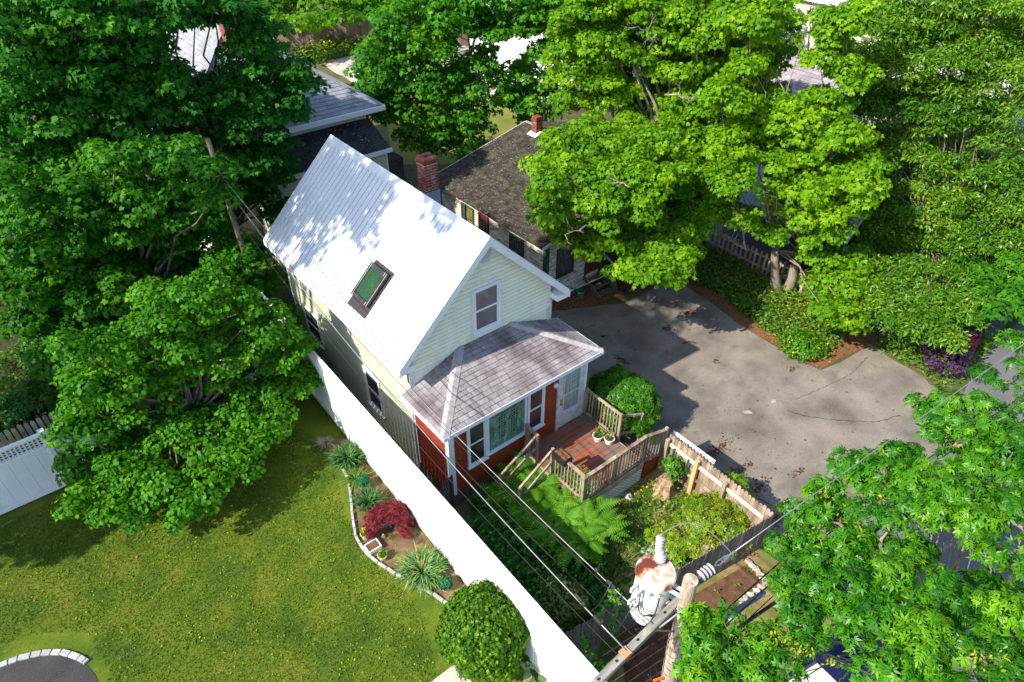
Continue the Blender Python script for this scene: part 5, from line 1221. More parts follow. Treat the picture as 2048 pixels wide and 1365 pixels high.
Lh = math.hypot(3.7, ZRb-ZEb); V = np.array([0, 3.7, ZRb-ZEb])/Lh; shingles(mb, A, np.array([1., 0, 0]), V, Lh, lambda v: (v/Lh*3.7, 7.4-v/Lh*3.7), .16, .34, th=.014, gap=.004, seed=31)
V = np.array([-3.7, 0, ZRb-ZEb])/Lh; shingles(mb, B_, np.array([0, 1., 0]), V, Lh, lambda v: (v/Lh*3.7, 10.1-v/Lh*3.7), .16, .34, th=.014, gap=.004, seed=32)
V = np.array([3.7, 0, ZRb-ZEb])/Lh; shingles(mb, D2_, np.array([0, -1., 0]), V, Lh, lambda v: (v/Lh*3.7, 10.1-v/Lh*3.7), .16, .34, th=.014, gap=.004, seed=33)
mb.obj('shingle', m_bshingle, brf); mb = MB()
for a, b in ((A, E1), (B_, E1), (C2, F1), (E1, F1)): mb.bar(np.array(a)+[0, 0, .03], np.array(b)+[0, 0, .03], .2, .03, tint=.6)
mb.pieces('hip_cap', m_bshingle, brf)
mb = MB(); mb.box(X0b-.1, X1b+.1, Y0b-.12, Y0b-.005, ZEb-.16, ZEb+.0, .5); mb.box(X1b+.005, X1b+.1, Y0b, Y1b, ZEb-.16, ZEb, .5); mb.pieces('gutter', m_trim, bh)
brick_stack('chimney', 2.35, 2.85, 14.6, 15.1, 5.6, 7.2, bh)
for x in (0.5, 3.2): casing(x, x+.7, 1.6, 2.8, Y0b+.48, 'window', bh, m_trim, m_pane, w_=.07)
le = [(1.2, 10.95, 2.78), (6.05, 10.95, 2.78), (6.05, 12.35, 3.5), (1.2, 12.35, 3.5)]
mb = MB(); mb.prism(le, (0, 0, -.08), .5); lr = mb.obj('lean_to_roof', m_gap, bh); mb = MB(); V = unit(np.array([0, 1.4, .72])); shingles(mb, (1.2, 10.95, 2.78), np.array([1., 0, 0]), V, 1.57, lambda v: (0, 4.85), .12, .26, slope_jit=.012, seed=41, z=.002); mb.obj('shingle', m_dshingle, lr)
mb = MB(); mb.box(1.3, 5.9, 11.1, 12.3, G, 2.7, .5); siding(mb, (0, 11.1, 0), (1, 0, 0), (0, -1, 0), G, 2.65, lambda z: (1.3, 5.9), .14); mb.obj('lean_to_wall', m_palewall, bh)
mb = MB(); mb.box(1.2, 6.1, 10.86, 10.945, 2.66, 2.79, .5); mb.box(5.905, 5.96, 11.05, 11.17, G, 2.65, .5); mb.pieces('lean_to_trim', m_trim, bh)
mb = MB(); mb.box(5.96, 6.9, 11.6, 12.6, G, 2.0, .5); mb.obj('side_annex', m_dshingle, bh)
# tiny bulkhead, carport, far roofs
cp = thing('carport', 'corrugated grey metal carport with teal fascia behind the picket fence', 'carport', (16.2, 0, G))
q = [np.array(v) for v in ((14.85, 2.4, 1.45), (15.15, -2.1, 1.45), (18.0, -1.6, 2.45), (17.8, 3.4, 2.45))]
mb = MB(); n = 70
for i in range(n):
    a0 = q[0]*(1-i/n)+q[1]*i/n; a1 = q[0]*(1-(i+1)/n)+q[1]*(i+1)/n; b0 = q[3]*(1-i/n)+q[2]*i/n; b1 = q[3]*(1-(i+1)/n)+q[2]*(i+1)/n; za = .025*(i % 2); zb = .025*((i+1) % 2)
    mb.quad(a0+[0, 0, za], a1+[0, 0, zb], b1+[0, 0, zb], b0+[0, 0, za], .5)
mb.obj('metal_roof', m_corr, cp); mb = MB(); mb.bar(q[0]-[0.02, 0, .08], q[1]-[.02, 0, .08], .03, .16, tint=.5); mb.bar(q[3]-[0.02, 0, .10], q[2]-[.02, 0, .10], .03, .16, tint=.5); mb.pieces('fascia', m_tealwall, cp)
for v in q: mb = MB(); mb.box(v[0]-.05, v[0]+.05, v[1]-.05, v[1]+.05, G, v[2]-.12, .5); mb.obj('post', m_trim2, cp)
mb = MB(); mb.box(17.7, 17.8, -2.5, 3.3, G, 2.3, .5); mb.obj('back_wall', m_tealwall, cp)
def gable_house(name, label, x0, x1, y0, y1, ze, zr, m_wall, m_roof, ov=.3, axis='y', seed=1, wins=()):
    t = thing(name, label, 'house', ((x0+x1)/2, (y0+y1)/2, G)); xm_ = (x0+x1)/2; k = (zr-ze)/(xm_-x0+ov)
    mb = MB(); mb.prism([(x0, y0, G), (x1, y0, G), (x1, y0, ze+k*ov-.06), (xm_, y0, zr-.08), (x0, y0, ze+k*ov-.06)], (0, y1-y0, 0), .5)
    siding(mb, (x0, 0, 0), (0, 1, 0), (-1, 0, 0), G, ze, lambda z: (y0, y1), .14); siding(mb, (0, y0, 0), (1, 0, 0), (0, -1, 0), G, ze, lambda z: (x0, x1), .14); mb.obj('wall', m_wall, t)
    mb = MB(); mb.prism([(x0-ov, y0-ov, ze), (xm_, y0-ov, zr), (xm_, y1+ov, zr), (x0-ov, y1+ov, ze)], (0, 0, -.07), .5); mb.prism([(x1+ov, y0-ov, ze), (xm_, y0-ov, zr), (xm_, y1+ov, zr), (x1+ov, y1+ov, ze)], (0, 0, -.07), .5); rf_ = mb.obj('roof', m_gap, t)
    mb = MB(); L = math.hypot(xm_-x0+ov, zr-ze); V = unit(np.array([xm_-x0+ov, 0, zr-ze])); shingles(mb, (x0-ov, y1+ov, ze), np.array([0, -1., 0]), V, L, lambda v: (0, y1-y0+2*ov), .2, .42, th=.016, gap=.008, seed=seed, z=.002)
    V = unit(np.array([-(xm_-x0+ov), 0, zr-ze])); shingles(mb, (x1+ov, y0-ov, ze), np.array([0, 1., 0]), V, L, lambda v: (0, y1-y0+2*ov), .2, .42, th=.016, gap=.008, seed=seed, z=.002); mb.obj('shingle', m_roof, rf_)
    mb = MB(); mb.box(x0-ov-.05, x0-ov, y0-ov, y1+ov, ze-.14, ze+.01, .5); mb.pieces('gutter', m_trim, t)
    for (a, b) in wins: casing(a, b, .6, 1.7, x0-.01, 'window', t, m_trim, m_pane, axis='x', sgn=-1)
    return t
gable_house('purple_roof_house', 'teal-walled house with purple-grey shingle roof seen between the right maples', 21.8, 25.4, -.5, 8.2, 3.0, 4.15, m_tealwall, m_pshingle, seed=51, wins=((2, 2.8), (5, 5.8)))
gable_house('pale_roof_house', 'house with a broad pale sunlit roof behind the willow', 25, 33, -6, 3.5, 3.4, 4.8, m_palewall, m_whiteroof, seed=52)
c = at(1080, 95, 1.5); gable_house('white_house', 'white house glimpsed through the top centre maples', c[0], c[0]+7, c[1]-3, c[1]+7, 3, 4.6, m_trim, m_whiteroof, seed=53)
c = at(1650, 20, 2.5); gable_house('distant_house', 'distant house with pinkish roof at the top edge right of centre', c[0], c[0]+9, c[1]-5, c[1]+6, 3, 5, m_palewall, m_whiteroof, seed=54)

# ================================================================= CARS
def car(name, label, loc, ang, m, s=.80, tail=True, pick=False):
    t = thing(name, label, 'car', (loc[0], loc[1], loc[2])); ca, sa = math.cos(ang), math.sin(ang)
    def X(p): x, y, z = p; x *= s; y *= s; z *= s; return (loc[0]+x*ca-y*sa, loc[1]+x*sa+y*ca, loc[2]+z)
    prof = [(-2.2, .35), (-2.25, .62), (-2.15, .88), (-1.2, .95), (.9, .93), (1.9, .80), (2.2, .62), (2.22, .35)]
    rows = []; mb = MB()
    for (yy, sx, dz) in ((-.90, .97, -.05), (-.86, 1.0, -.02), (-.6, 1.0, .02), (0, 1.01, .04), (.6, 1.0, .02), (.86, 1.0, -.02), (.90, .97, -.05)):
        rows.append([X((x*sx, yy, z+(dz if z > .5 else 0))) for x, z in prof])
    n = len(prof); vs = [p for r_ in rows for p in r_]; fs = [(i*n+j, i*n+j+1, (i+1)*n+j+1, (i+1)*n+j) for i in range(6) for j in range(n-1)]+[tuple(range(n)), tuple(6*n+j for j in range(n))[::-1], ]+[(i*n, (i+1)*n, (i+1)*n+n-1, i*n+n-1) for i in range(6)]
    mb.add(vs, fs, .5); mb.obj('body', m, t, smooth=False, bevel=.03)
    x = (-1.75, -1.15, .25, 1.0) if not pick else (-.4, -.3, .65, 1.25)
    lo = [X((x[0], -.80, .93)), X((x[3], -.80, .93)), X((x[3], .80, .93)), X((x[0], .80, .93))]; hi = [X((x[1], -.62, 1.42)), X((x[2], -.62, 1.42)), X((x[2], .62, 1.42)), X((x[1], .62, 1.42))]
    mb = MB(); mb.add(lo+hi, [(0, 1, 5, 4), (1, 2, 6, 5), (2, 3, 7, 6), (3, 0, 4, 7)], .5); mb.obj('window', m_pane, t)
    mb = MB(); mb.prism([X((x[1]-.02, -.64, 1.42)), X((x[2]+.02, -.64, 1.42)), X((x[2]+.02, .64, 1.42)), X((x[1]-.02, .64, 1.42))], (0, 0, .035*s), .5)
    for a, b in zip(lo, hi): mb.bar(a, b, .05*s, .05*s, tint=.5)
    mb.obj('roof', m, t)
    for wx in (-1.4, 1.4):
        for wy in (-.86, .70):
            mb = MB(); mb.tube([X((wx, wy, .32)), X((wx, wy+.18, .32))], .32*s, 18); wh = mb.obj('wheel', m_tyre, t); mb = MB(); mb.tube([X((wx, wy-.006, .32)), X((wx, wy+.186, .32))], .19*s, 12); mb.obj('rim', m_steel, wh)
    for wy in (-.7, .7):
        mb = MB(); mb.obox(X((-2.22, wy, .72)), np.array(X((.03, 0, 0)))-loc, np.array(X((0, .13, 0)))-loc, (0, 0, .09*s), .5); mb.obj('tail_light', m_tailred, t)
        mb = MB(); mb.obox(X((2.15, wy, .62)), np.array(X((.06, 0, 0)))-loc, np.array(X((0, .14, 0)))-loc, (0, 0, .07*s), .5); mb.obj('headlight', m_steel, t)
    return t
car('parked_car', 'black car in deep shade under the carport behind the picket fence', np.array([17.0, -.9, G+.01]), R(8), m_carblack, .80)
p = at(1925, 655, 0.2); car('parked_car', 'maroon car half hidden under the willow at the right edge', np.array([p[0]+.5, p[1]+.3, G+.02]), R(193), m_carmaroon, .80)
p = at(1690, 1335, 0.5); car('parked_car', 'navy blue car under the ash leaves at the bottom right', np.array([p[0]+.5, p[1]-.2, G+.02]), R(-5), m_carnavy, .78)

# ================================================================= GARDEN PLANTS
def px3(px, py, z): p = at(px, py, z); return (float(p[0]), float(p[1]), z)
bush('laurel_bush', 'bright green leafy bush crowding the right deck railing', (5.05, -1.95, .18), (.82, 1.0, .80), 9000, .12, 'laurelstar', m_laurel, clr=.14, nclump=270, seed=4, upb=.3, lump=.42, extra=(900, .11, 'laurelstar', m_laurel, 'sprigs'))
bush('azalea_bush', 'broad yellow-green azalea tinged with brown leaves inside the stockade corner', tuple(at(1428, 1052, -.18)), (.90, .80, .38), 4200, .085, 'azstar', m_azalea, clr=.13, nclump=210, seed=5, upb=.8, lump=.4, extra=(900, .05, 'oval', m_rust, 'brown_leaves'))
bush('azalea_bush', 'low azalea lobe browned on its left side, nearer the transformer', tuple(at(1345, 1078, -.34)), (.50, .5, .24), 1300, .08, 'azstar', m_azalea, clr=.12, nclump=80, seed=15, upb=.8, lump=.45, extra=(500, .05, 'oval', m_rust, 'brown_leaves'))
bush('azalea_bush', 'taller azalea sprig patch against the side run of the stockade', tuple(at(1465, 985, -.05)), (.32, .38, .42), 900, .085, 'azstar', m_azalea, clr=.15, nclump=60, seed=6, upb=.8)
c = px3(968, 1264, 1.02); dd = (np.array(c)-CAM)@_f; r_ = 84*dd/FPX
bush('arborvitae', 'round bright green arborvitae at the foot of the white fence', (c[0], c[1], c[2]-.02), (r_, r_, r_*1.03), 46000, .055, 'cedar', m_cedar, clr=.085, nclump=1000, seed=7, lump=.24, upb=.15, jit=.6, cat='evergreen', extra=(2600, .07, 'cedar', m_cedar, 'sprigs'))
bush('variegated_bush', 'yellowish variegated bush by the near end of the white fence', px3(1120, 1205, .15), (.52, .45, .40), 1500, .075, 'oval', m_variegated, clr=.12, nclump=110, seed=8)
c = px3(772, 1040, .40)
jt = thing('japanese_maple', 'weeping dark red Japanese maple in the planting bed', 'small tree', (c[0]+.08, c[1], lawn_z(c[1])))
rng = np.random.default_rng(11); m_ = 150; th_ = rng.uniform(0, 6.28, m_); rr = np.sqrt(rng.uniform(0, 1, m_))*.50
keep = ~((th_ > 3.3) & (th_ < 4.9) & (rr > .10)); th_, rr = th_[keep], rr[keep]
CC = np.stack([c[0]+.06+rr*np.cos(th_)*1.0, c[1]+.0+rr*np.sin(th_)*1.0, c[2]+.10-.85*rr**1.7+rng.normal(0, .03, len(rr))], 1)
P, N, Y, S, tt = clump_leaves(CC, np.full(len(CC), .09), 30, .6, .6, .5, -.4, .085, .3, rng.normal(.45, .15, len(CC)), rng)
Y[:, 2] -= .8; build_leaves('crown', P, N, Y, S, tt, 'jap', m_japanese, jt)
mb = MB(); random.seed(5)
b0 = np.array([c[0]+.08, c[1], lawn_z(c[1])])
for i in range(12): mb.tube(limb_pts(b0+[0, 0, .12], CC[i*9 % len(CC)], .12, .3, 5), [.02, .017, .014, .011, .008, .005], 6)
mb.tube([b0, b0+[0, 0, .15]], [.03, .025], 8); mb.obj('trunk', m_barkl, jt)
z1 = lambda px, py: px3(px, py, lawn_z(at(px, py, .05)[1]))
blades('iris_clump', 'dark green iris clump at the far end of the planting bed', z1(697, 925), 300, .56, (.24, .44), .024, m_iris, group=None, seed=1)
blades('iris_clump', 'spidery yellow-green iris clump drooping over the bed edging', z1(713, 962), 110, .30, (.08, .42), .013, m_weed, seed=2, lean=1.2)
blades('iris_clump', 'iris clump between the boxwood pot and the red maple', z1(738, 1012), 200, .50, (.20, .38), .018, m_iris, seed=3)
blades('daylily_clump', 'large pale green daylily clump with withered flower tips in front', z1(845, 1150), 430, .50, (.30, .48), .018, leafmat('daylily_leaf', (.05, .14, .03), (.11, .24, .06), (.25, .38, .14), trans=.25), seed=4, top=(45, .05, m_rust, 'withered_flower'))
blades('dry_shrub', 'small brown dried-out shrub on the shaded lawn', z1(650, 893), 130, .30, (.06, .28), .006, m_twig, seed=6, nm='twig')
def ball_pot(label, px, py, r_, potm, ph=.13):
    b = z1(px, py); t = thing('boxwood_pot', label, 'topiary', b); mb = MB(); mb.lathe(b, [(r_*.62, 0), (r_*.75, ph), (r_*.68, ph), (r_*.6, ph*.8)], 18, .5); mb.obj('pot', potm, t)
    rng = np.random.default_rng(int(px)); D = sphere_dirs(900, -.7, rng); P = np.array(b)+[0, 0, ph+r_*.7]+D*r_*rng.uniform(.85, 1.03, 900)[:, None]
    build_leaves('foliage', P, D+rng.normal(0, .5, (900, 3)), rng.normal(0, 1, (900, 3)), .038*rng.uniform(.7, 1.2, 900), rng.random(900), 'oval', m_box, t)
    mb = MB(); mb.lathe((b[0], b[1], b[2]+ph+r_*.7), [(.01, -r_*.8), (r_*.6, -r_*.5), (r_*.8, 0), (r_*.6, r_*.5), (.01, r_*.8)], 14); mb.obj('inner_foliage', m_box, t, smooth=True)
ball_pot('clipped boxwood ball in a grey pot between the iris clumps', 728, 975, .155, m_potstripe)
ball_pot('clipped boxwood ball in a low white pot beside the arborvitae', 892, 1176, .145, m_white, ph=.08)
pot('flowerpot', 'cream pot with yellow flowers below the red maple', z1(732, 1076), .10, .17, m_potcream, m_laurel, 60, .07, flowers=34, hl=.06)
pot('flowerpot', 'cream pot with a plain green plant next to the daylilies', z1(766, 1118), .10, .15, m_potcream, m_laurel, 90, .06, hl=.06)
b = z1(747, 1098); planter_box('square_planter', 'white-rimmed square planter filled with dark mulch', b[0], b[1], b[2], .15, .12, .13, m_white, m_soil)
b = z1(755, 1082); mb = MB(); mb.lathe((b[0]+.15, b[1], b[2]), [(.04, 0), (.05, .03), (.02, .05), (.025, .09), (.01, .11)], 12); tag(mb.obj('garden_ornament', m_potcream, smooth=True), 'tiny pale garden ornament under the red maple', 'ornament')
def hosta(label, px, py, n, L, m, seed):
    b = np.array(z1(px, py)); t = thing('hosta', label, 'plant', tuple(b), 'hostas at the foot of the white fence'); rng = np.random.default_rng(seed); a = rng.uniform(0, 6.28, n); el = rng.uniform(.1, 1.0, n)
    D = np.stack([np.cos(a)*np.cos(el), np.sin(a)*np.cos(el), np.sin(el)], 1); P = b+D*L*.5+[0, 0, .05]; N = np.stack([-np.cos(a)*.5, -np.sin(a)*.5, np.ones(n)], 1)
    build_leaves('foliage', P, N, D-[0, 0, .2], L*rng.uniform(.6, 1, n), rng.random(n), 'oval', m, t)
hosta('hosta with pale leaf margins close to the white fence base', 1070, 1352, 34, .24, m_hosta, 1)
hosta('dark spiky hosta between the arborvitae and the pale-edged hosta', 1035, 1330, 40, .22, m_fern, 2)
# ferns and undergrowth inside the fenced yard
FP = [(1045, 965), (1075, 950), (1100, 968), (1062, 1000), (1095, 1000), (1130, 990), (1080, 1035), (1120, 1030), (1155, 1020), (1185, 1035), (1135, 1060), (1168, 1058), (1030, 985)]
FLAB = ['touching the foot of the left deck handrail', 'under the lower left handrail of the deck steps', 'below the black planter box, against the deck', 'left of centre of the mass, level with the steps', 'at the very centre of the fern mass by the deck', 'against the left deck railing, below the planter', 'at the lower left of the fern mass, below its centre', 'low in the fern mass, right of its lower left fern', 'just left of the deck corner post', 'under the deck corner where the lattice starts', 'at the bottom tip of the fern mass', 'at the lower right, nearest the weedy garden', 'at the far left edge of the fern mass']
for i, (a, b) in enumerate(FP):
    p = at(a, b, .12); fern((p[0], p[1], G), 30, 1.28 if i % 3 else 1.10, m_fern, 'bright sunlit fern '+FLAB[i], seed=i)
SP = [(960, 1010), (945, 1060), (990, 1050), (1000, 1090), (1040, 1095), (1030, 1140), (975, 1100)]
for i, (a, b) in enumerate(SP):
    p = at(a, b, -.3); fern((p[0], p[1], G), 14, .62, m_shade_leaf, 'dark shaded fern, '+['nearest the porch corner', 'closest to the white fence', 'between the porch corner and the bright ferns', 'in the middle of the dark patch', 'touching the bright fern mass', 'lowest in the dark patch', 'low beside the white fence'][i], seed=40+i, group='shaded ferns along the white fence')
def scatter(name, label, poly, n, size, shape, m, z=G, hmax=.12, kind='stuff', seed=1, cat=None, upb=1.2, zf=None, clumps=0, cr=.12):
    rng = np.random.default_rng(seed); poly = np.array(poly); lo, hi = poly.min(0), poly.max(0); P = []
    def inside(q):
        x, y = q[:, 0], q[:, 1]; r_ = np.zeros(len(q), bool); j = len(poly)-1
        for i in range(len(poly)):
            xi, yi = poly[i]; xj, yj = poly[j]; c_ = ((yi > y) != (yj > y)) & (x < (xj-xi)*(y-yi)/(yj-yi+1e-12)+xi); r_ ^= c_; j = i
        return r_
    if clumps:
        q = rng.uniform(lo, hi, (clumps*4, 2)); q = q[inside(q)][:clumps]; q = q[rng.integers(0, len(q), n)]+rng.normal(0, cr, (n, 2)); q = q[inside(q)]
    else:
        q = rng.uniform(lo, hi, (n*4, 2)); q = q[inside(q)][:n]
    k = len(q); zz = (np.array([zf(y) for y in q[:, 1]]) if zf else np.full(k, z))+rng.uniform(.01, 1, k)**2*hmax
    P = np.column_stack([q, zz]); N = rng.normal(0, .6, (k, 3))+[0, 0, upb]; Y = rng.normal(0, 1, (k, 3))
    o = build_leaves(name, P, N, Y, size*rng.uniform(.6, 1.4, k), rng.random(k), shape, m); tag(o, label, cat, None, kind); TOT[0] += k; return o
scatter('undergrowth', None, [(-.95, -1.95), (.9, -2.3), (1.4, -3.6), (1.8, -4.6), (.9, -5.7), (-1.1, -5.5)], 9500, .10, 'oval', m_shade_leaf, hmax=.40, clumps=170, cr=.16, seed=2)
scatter('weeds', None, [(1.5, -4.3), (2.6, -3.8), (4.6, -3.9), (4.6, -6.4), (1.0, -5.9)], 5200, .065, 'oval', m_weed, hmax=.14, clumps=110, cr=.14, seed=3)
scatter('garden_grass', None, [(1.3, -4.0), (2.6, -3.8), (4.6, -3.9), (4.6, -6.4), (-.6, -5.7)], 9000, .09, 'seed', m_weed, hmax=.07, seed=4, upb=.2, clumps=240, cr=.2)
rng = np.random.default_rng(77); Q = []
for (a, b, ra, rb) in DEBRIS:
    c = at(a, b); k = int(900*ra*rb*3)+20; q = rng.normal(0, .5, (k, 2))*[ra, rb]; Q.append(np.column_stack([c[0]+q[:, 0], c[1]+q[:, 1], G+.016+rng.uniform(0, .012, k)]))
q = rng.uniform([5, -7.5], [13, 3], (420, 2)); Q.append(np.column_stack([q, np.full(420, G+.018)])); Q = [v[::2] for v in Q]
Q = np.concatenate(Q); k = len(Q); tag(build_leaves('leaf_debris', Q, rng.normal(0, .3, (k, 3))+[0, 0, 1], rng.normal(0, 1, (k, 3)), .045*rng.uniform(.4, 1.4, k), rng.random(k)*.7, 'round', m_debris), kind='stuff')
scatter('yellow_flowers', None, [(3.4, -3.65), (4.6, -3.75), (4.5, -4.6), (3.3, -4.6)], 150, .035, 'round', m_yellow, hmax=.16, seed=5)
scatter('island_plants', None, [(14.3, 3.6), (14.3, -3.5), (11.9, -4.0), (11.4, -2.9), (12.1, 0), (12.1, 2.4)], 22000, .10, 'oval', m_weed, hmax=.34, clumps=330, cr=.2, seed=6)
scatter('island_flowers', None, [(14.2, 3.0), (14.2, -3.2), (12.3, -3.4), (12.2, -1.4), (12.8, 1.6)], 1700, .038, 'round', m_yellow, hmax=.42, seed=7, clumps=70, cr=.25)
scatter('fallen_leaves', None, [(14.3, 4.0), (12.4, 3.9), (10.6, 3.4), (12.0, 1.6), (12.2, -1), (11.2, -4.1), (12.6, -4.0), (14.2, -3)], 4200, .06, 'round', m_rust, hmax=.02, seed=8)
scatter('corner_weeds', None, pxy([(1745, 695), (1780, 715), (1832, 744), (1868, 780), (1905, 775), (1985, 700), (1950, 655), (1850, 650)]), 5200, .11, 'oval', m_weed, hmax=.45, clumps=80, cr=.22, seed=9)
scatter('lawn_clover', None, [(-7.2, -1.5), (-7.4, .25), (-8.2, .85), (-9.2, 1.1), (-8.6, 4.3), (-1.9, 4.3), (-1.75, 1.2), (-2.3, -.6), (-2.2, -3.5), (-3.0, -5.6), (-6.4, -3.4)], 15000, .034, 'round', leafmat('clover_leaf', (.05, .13, .005), (.13, .25, .008), (.26, .38, .015), trans=.3), zf=lawn_z, hmax=.02, clumps=900, cr=.10, seed=10)
scatter('lawn_blades', None, [(-7.2, -1.5), (-7.4, .25), (-8.2, .85), (-9.2, 1.1), (-8.6, 4.3), (-1.9, 4.3), (-1.75, 1.2), (-2.3, -.6), (-2.2, -3.5), (-3.0, -5.6), (-6.4, -3.4)], 90000, .06, 'seed', leafmat('grass_blade', (.030, .085, .004), (.075, .14, .006), (.19, .19, .04), trans=.3), zf=lawn_z, hmax=.022, seed=11, upb=.35)
scatter('lawn_fallen_leaves', None, [(-7.2, -1.5), (-8.2, .9), (-8.6, 4.3), (-1.9, 4.3), (-1.75, 1.2), (-2.3, -.6), (-3.0, -5.6)], 90, .06, 'round', m_rust, zf=lawn_z, hmax=.03, seed=16)
scatter('bed_weeds', None, [(-2.0, .5), (-1.3, 1.4), (-1.3, -4.6), (-2.0, -3.6), (-2.3, -1.5)], 500, .03, 'oval', m_weed, zf=lawn_z, hmax=.02, seed=12)
scatter('verge_grass', None, [(-1, -9.3), (-.9, -6.6), (4.6, -7.0), (4.7, -8.6), (1.5, -11)], 7000, .05, 'seed', m_weed, hmax=.03, seed=13, upb=.3)
scatter('back_flowerbed', None, pxy([(575, 120), (640, 92), (800, 85), (800, 100), (700, 112), (640, 130)]), 2600, .22, 'oval', m_weed, hmax=.7, seed=14)
scatter('back_yellow_flowers', None, pxy([(600, 110), (640, 92), (760, 85), (760, 95), (690, 105), (640, 118)]), 260, .12, 'round', m_yellow, hmax=.9, seed=15)
for i, (a, b, h) in enumerate([(1404, 1160, .1), (1416, 1150, .1), (1432, 1188, .12), (1472, 1174, .1), (1500, 1148, .12), (1518, 1162, .1), (1502, 1186, .12), (1478, 1205, .1), (1444, 1208, .1)]):
    b_ = at(a, b, G); t = thing('seedling', 'small green seedling in the brown bed, '+ORD[i]+' counted clockwise from the pole top', 'seedling', tuple(b_), 'seedlings in the vegetable bed'); rng = np.random.default_rng(i); n = 12
    build_leaves('foliage', b_+np.column_stack([rng.normal(0, .03, (n, 2)), rng.uniform(.03, h, n)]), sphere_dirs(n, .3, rng), rng.normal(0, 1, (n, 3)), .06*rng.uniform(.7, 1.3, n), rng.random(n), 'oval', m_weed, t)
# vines on the near stockade and white fence
for i, (pts, lab) in enumerate([([(1195, 1235, .9), (1215, 1205, 1.0), (1232, 1180, 1.1), (1238, 1215, .9), (1225, 1262, .8)], 'yellow-green vine climbing beside the transformer'), ([(1165, 1262, .6), (1178, 1310, 1.1), (1205, 1335, 1.3), (1240, 1330, 1.4)], 'leafy vine trailing over the white fence top')]):
    P0 = [at(a, b, z) for a, b, z in pts]; t = thing('vine', lab, 'vine', tuple(P0[0])); mb = MB(); mb.tube(P0, .008, 5); mb.obj('stem', m_twig, t); rng = np.random.default_rng(i); n = 150
    idx = rng.uniform(0, len(P0)-1.01, n); Q = np.array([P0[int(k)]*(1-k % 1)+P0[int(k)+1]*(k % 1) for k in idx])+rng.normal(0, .04, (n, 3))
    build_leaves('foliage', Q, rng.normal(0, .5, (n, 3))+[0, 0, 1], rng.normal(0, 1, (n, 3)), .07*rng.uniform(.6, 1.3, n), rng.random(n), 'round', m_laurel, t)
# stump, stones, weeds by the fence
s0 = at(1330, 975, -.35); t = thing('tree_stump', 'rough pale brown tree stump inside the fenced garden', 'stump', (s0[0], s0[1], G)); rg = random.Random(2); mb = MB(); n = 16
pr_ = [(.30, 0), (.22, .08), (.17, .2), (.16, .30)]; vs = []
for r0, z in pr_:
    for k in range(n): q = r0*(1+.25*math.sin(k*1.9)+rg.uniform(-.08, .08)); vs.append((s0[0]+q*math.cos(k*2*math.pi/n), s0[1]+q*math.sin(k*2*math.pi/n), G+z+(.08*rg.random() if z > .25 else 0)))
mb.add(vs, [(i*n+k, i*n+(k+1) % n, (i+1)*n+(k+1) % n, (i+1)*n+k) for i in range(3) for k in range(n)]+[tuple(3*n+k for k in range(n))], .5)
mb.obj('stump_wood', mat('stump_wood', [(.20, .12, .07), (.45, .33, .22)], scale=9, stretch=(1, 1, .4), rough=.95, bump=.8, bscale=25), t)
def rock(label, px, py, r_, h, seed, group=None, m=m_granite):
    p = at(px, py); rg = random.Random(seed); mb = MB(); n = 10; vs = []; rs = [(1, 0), (1.02, .35), (.8, .8), (.35, 1.0)]
    off = [rg.uniform(.78, 1.2) for _ in range(n)]
    for a, z in rs:
        for k in range(n): vs.append((p[0]+r_*a*off[k]*math.cos(k*2*math.pi/n), p[1]+r_*a*off[k]*math.sin(k*2*math.pi/n), G-.02+h*z*(1+rg.uniform(-.1, .1))))
    mb.add(vs, [(i*n+k, i*n+(k+1) % n, (i+1)*n+(k+1) % n, (i+1)*n+k) for i in range(3) for k in range(n)]+[tuple(3*n+k for k in range(n))], .5)
    tag(mb.obj('rock', m, None, smooth=True), label, 'rock', group)
rock('round pale boulder below the lattice skirt', 1258, 995, .11, .12, 1)
rock('flat grey stone half hidden in weeds behind the transformer', 1300, 1105, .2, .08, 3)
rock('small pale stone at the middle of the weedy garden', 1271, 1072, .05, .05, 4)
rock('small grey stone left of its paler neighbour in the weedy garden', 1250, 1074, .05, .05, 5)
bush('weed_bush', 'light green weed bush growing out behind the tree stump', px3(1348, 935, .0), (.28, .25, .34), 500, .08, 'oval', m_laurel, clr=.10, nclump=40, seed=21)
bush('flowering_shrub', 'yellow-flowered shrub at the tip of the plant island', px3(1605, 690, -.3), (.75, .6, .32), 2400, .075, 'oval', m_laurel, clr=.15, nclump=110, seed=22, lump=.5, extra=(110, .04, 'round', m_yellow, 'blossom'))
bush('purple_shrub', 'purple-leaved shrub on the corner island by the road', px3(1890, 715, -.1), (.6, .6, .55), 1500, .10, 'oval', leafmat('purple_leaf', (.03, .008, .045), (.06, .02, .07), (.10, .06, .12), trans=.2), clr=.16, nclump=70, seed=23)
blades('tall_grass', 'tall straw-coloured grass tuft behind the transformer', px3(1240, 1130, G), 170, .42, (.25, .40), .006, leafmat('straw', (.08, .13, .02), (.16, .22, .05), (.35, .33, .14)), seed=31)
p = at(910, 300, .2); bush('side_shrub', 'dark shrub at the foot of the pale lean-to wall', (5.3, 10.2, .1), (.8, .5, .7), 2500, .10, 'oval', m_maple_mid, clr=.2, nclump=80, seed=24)

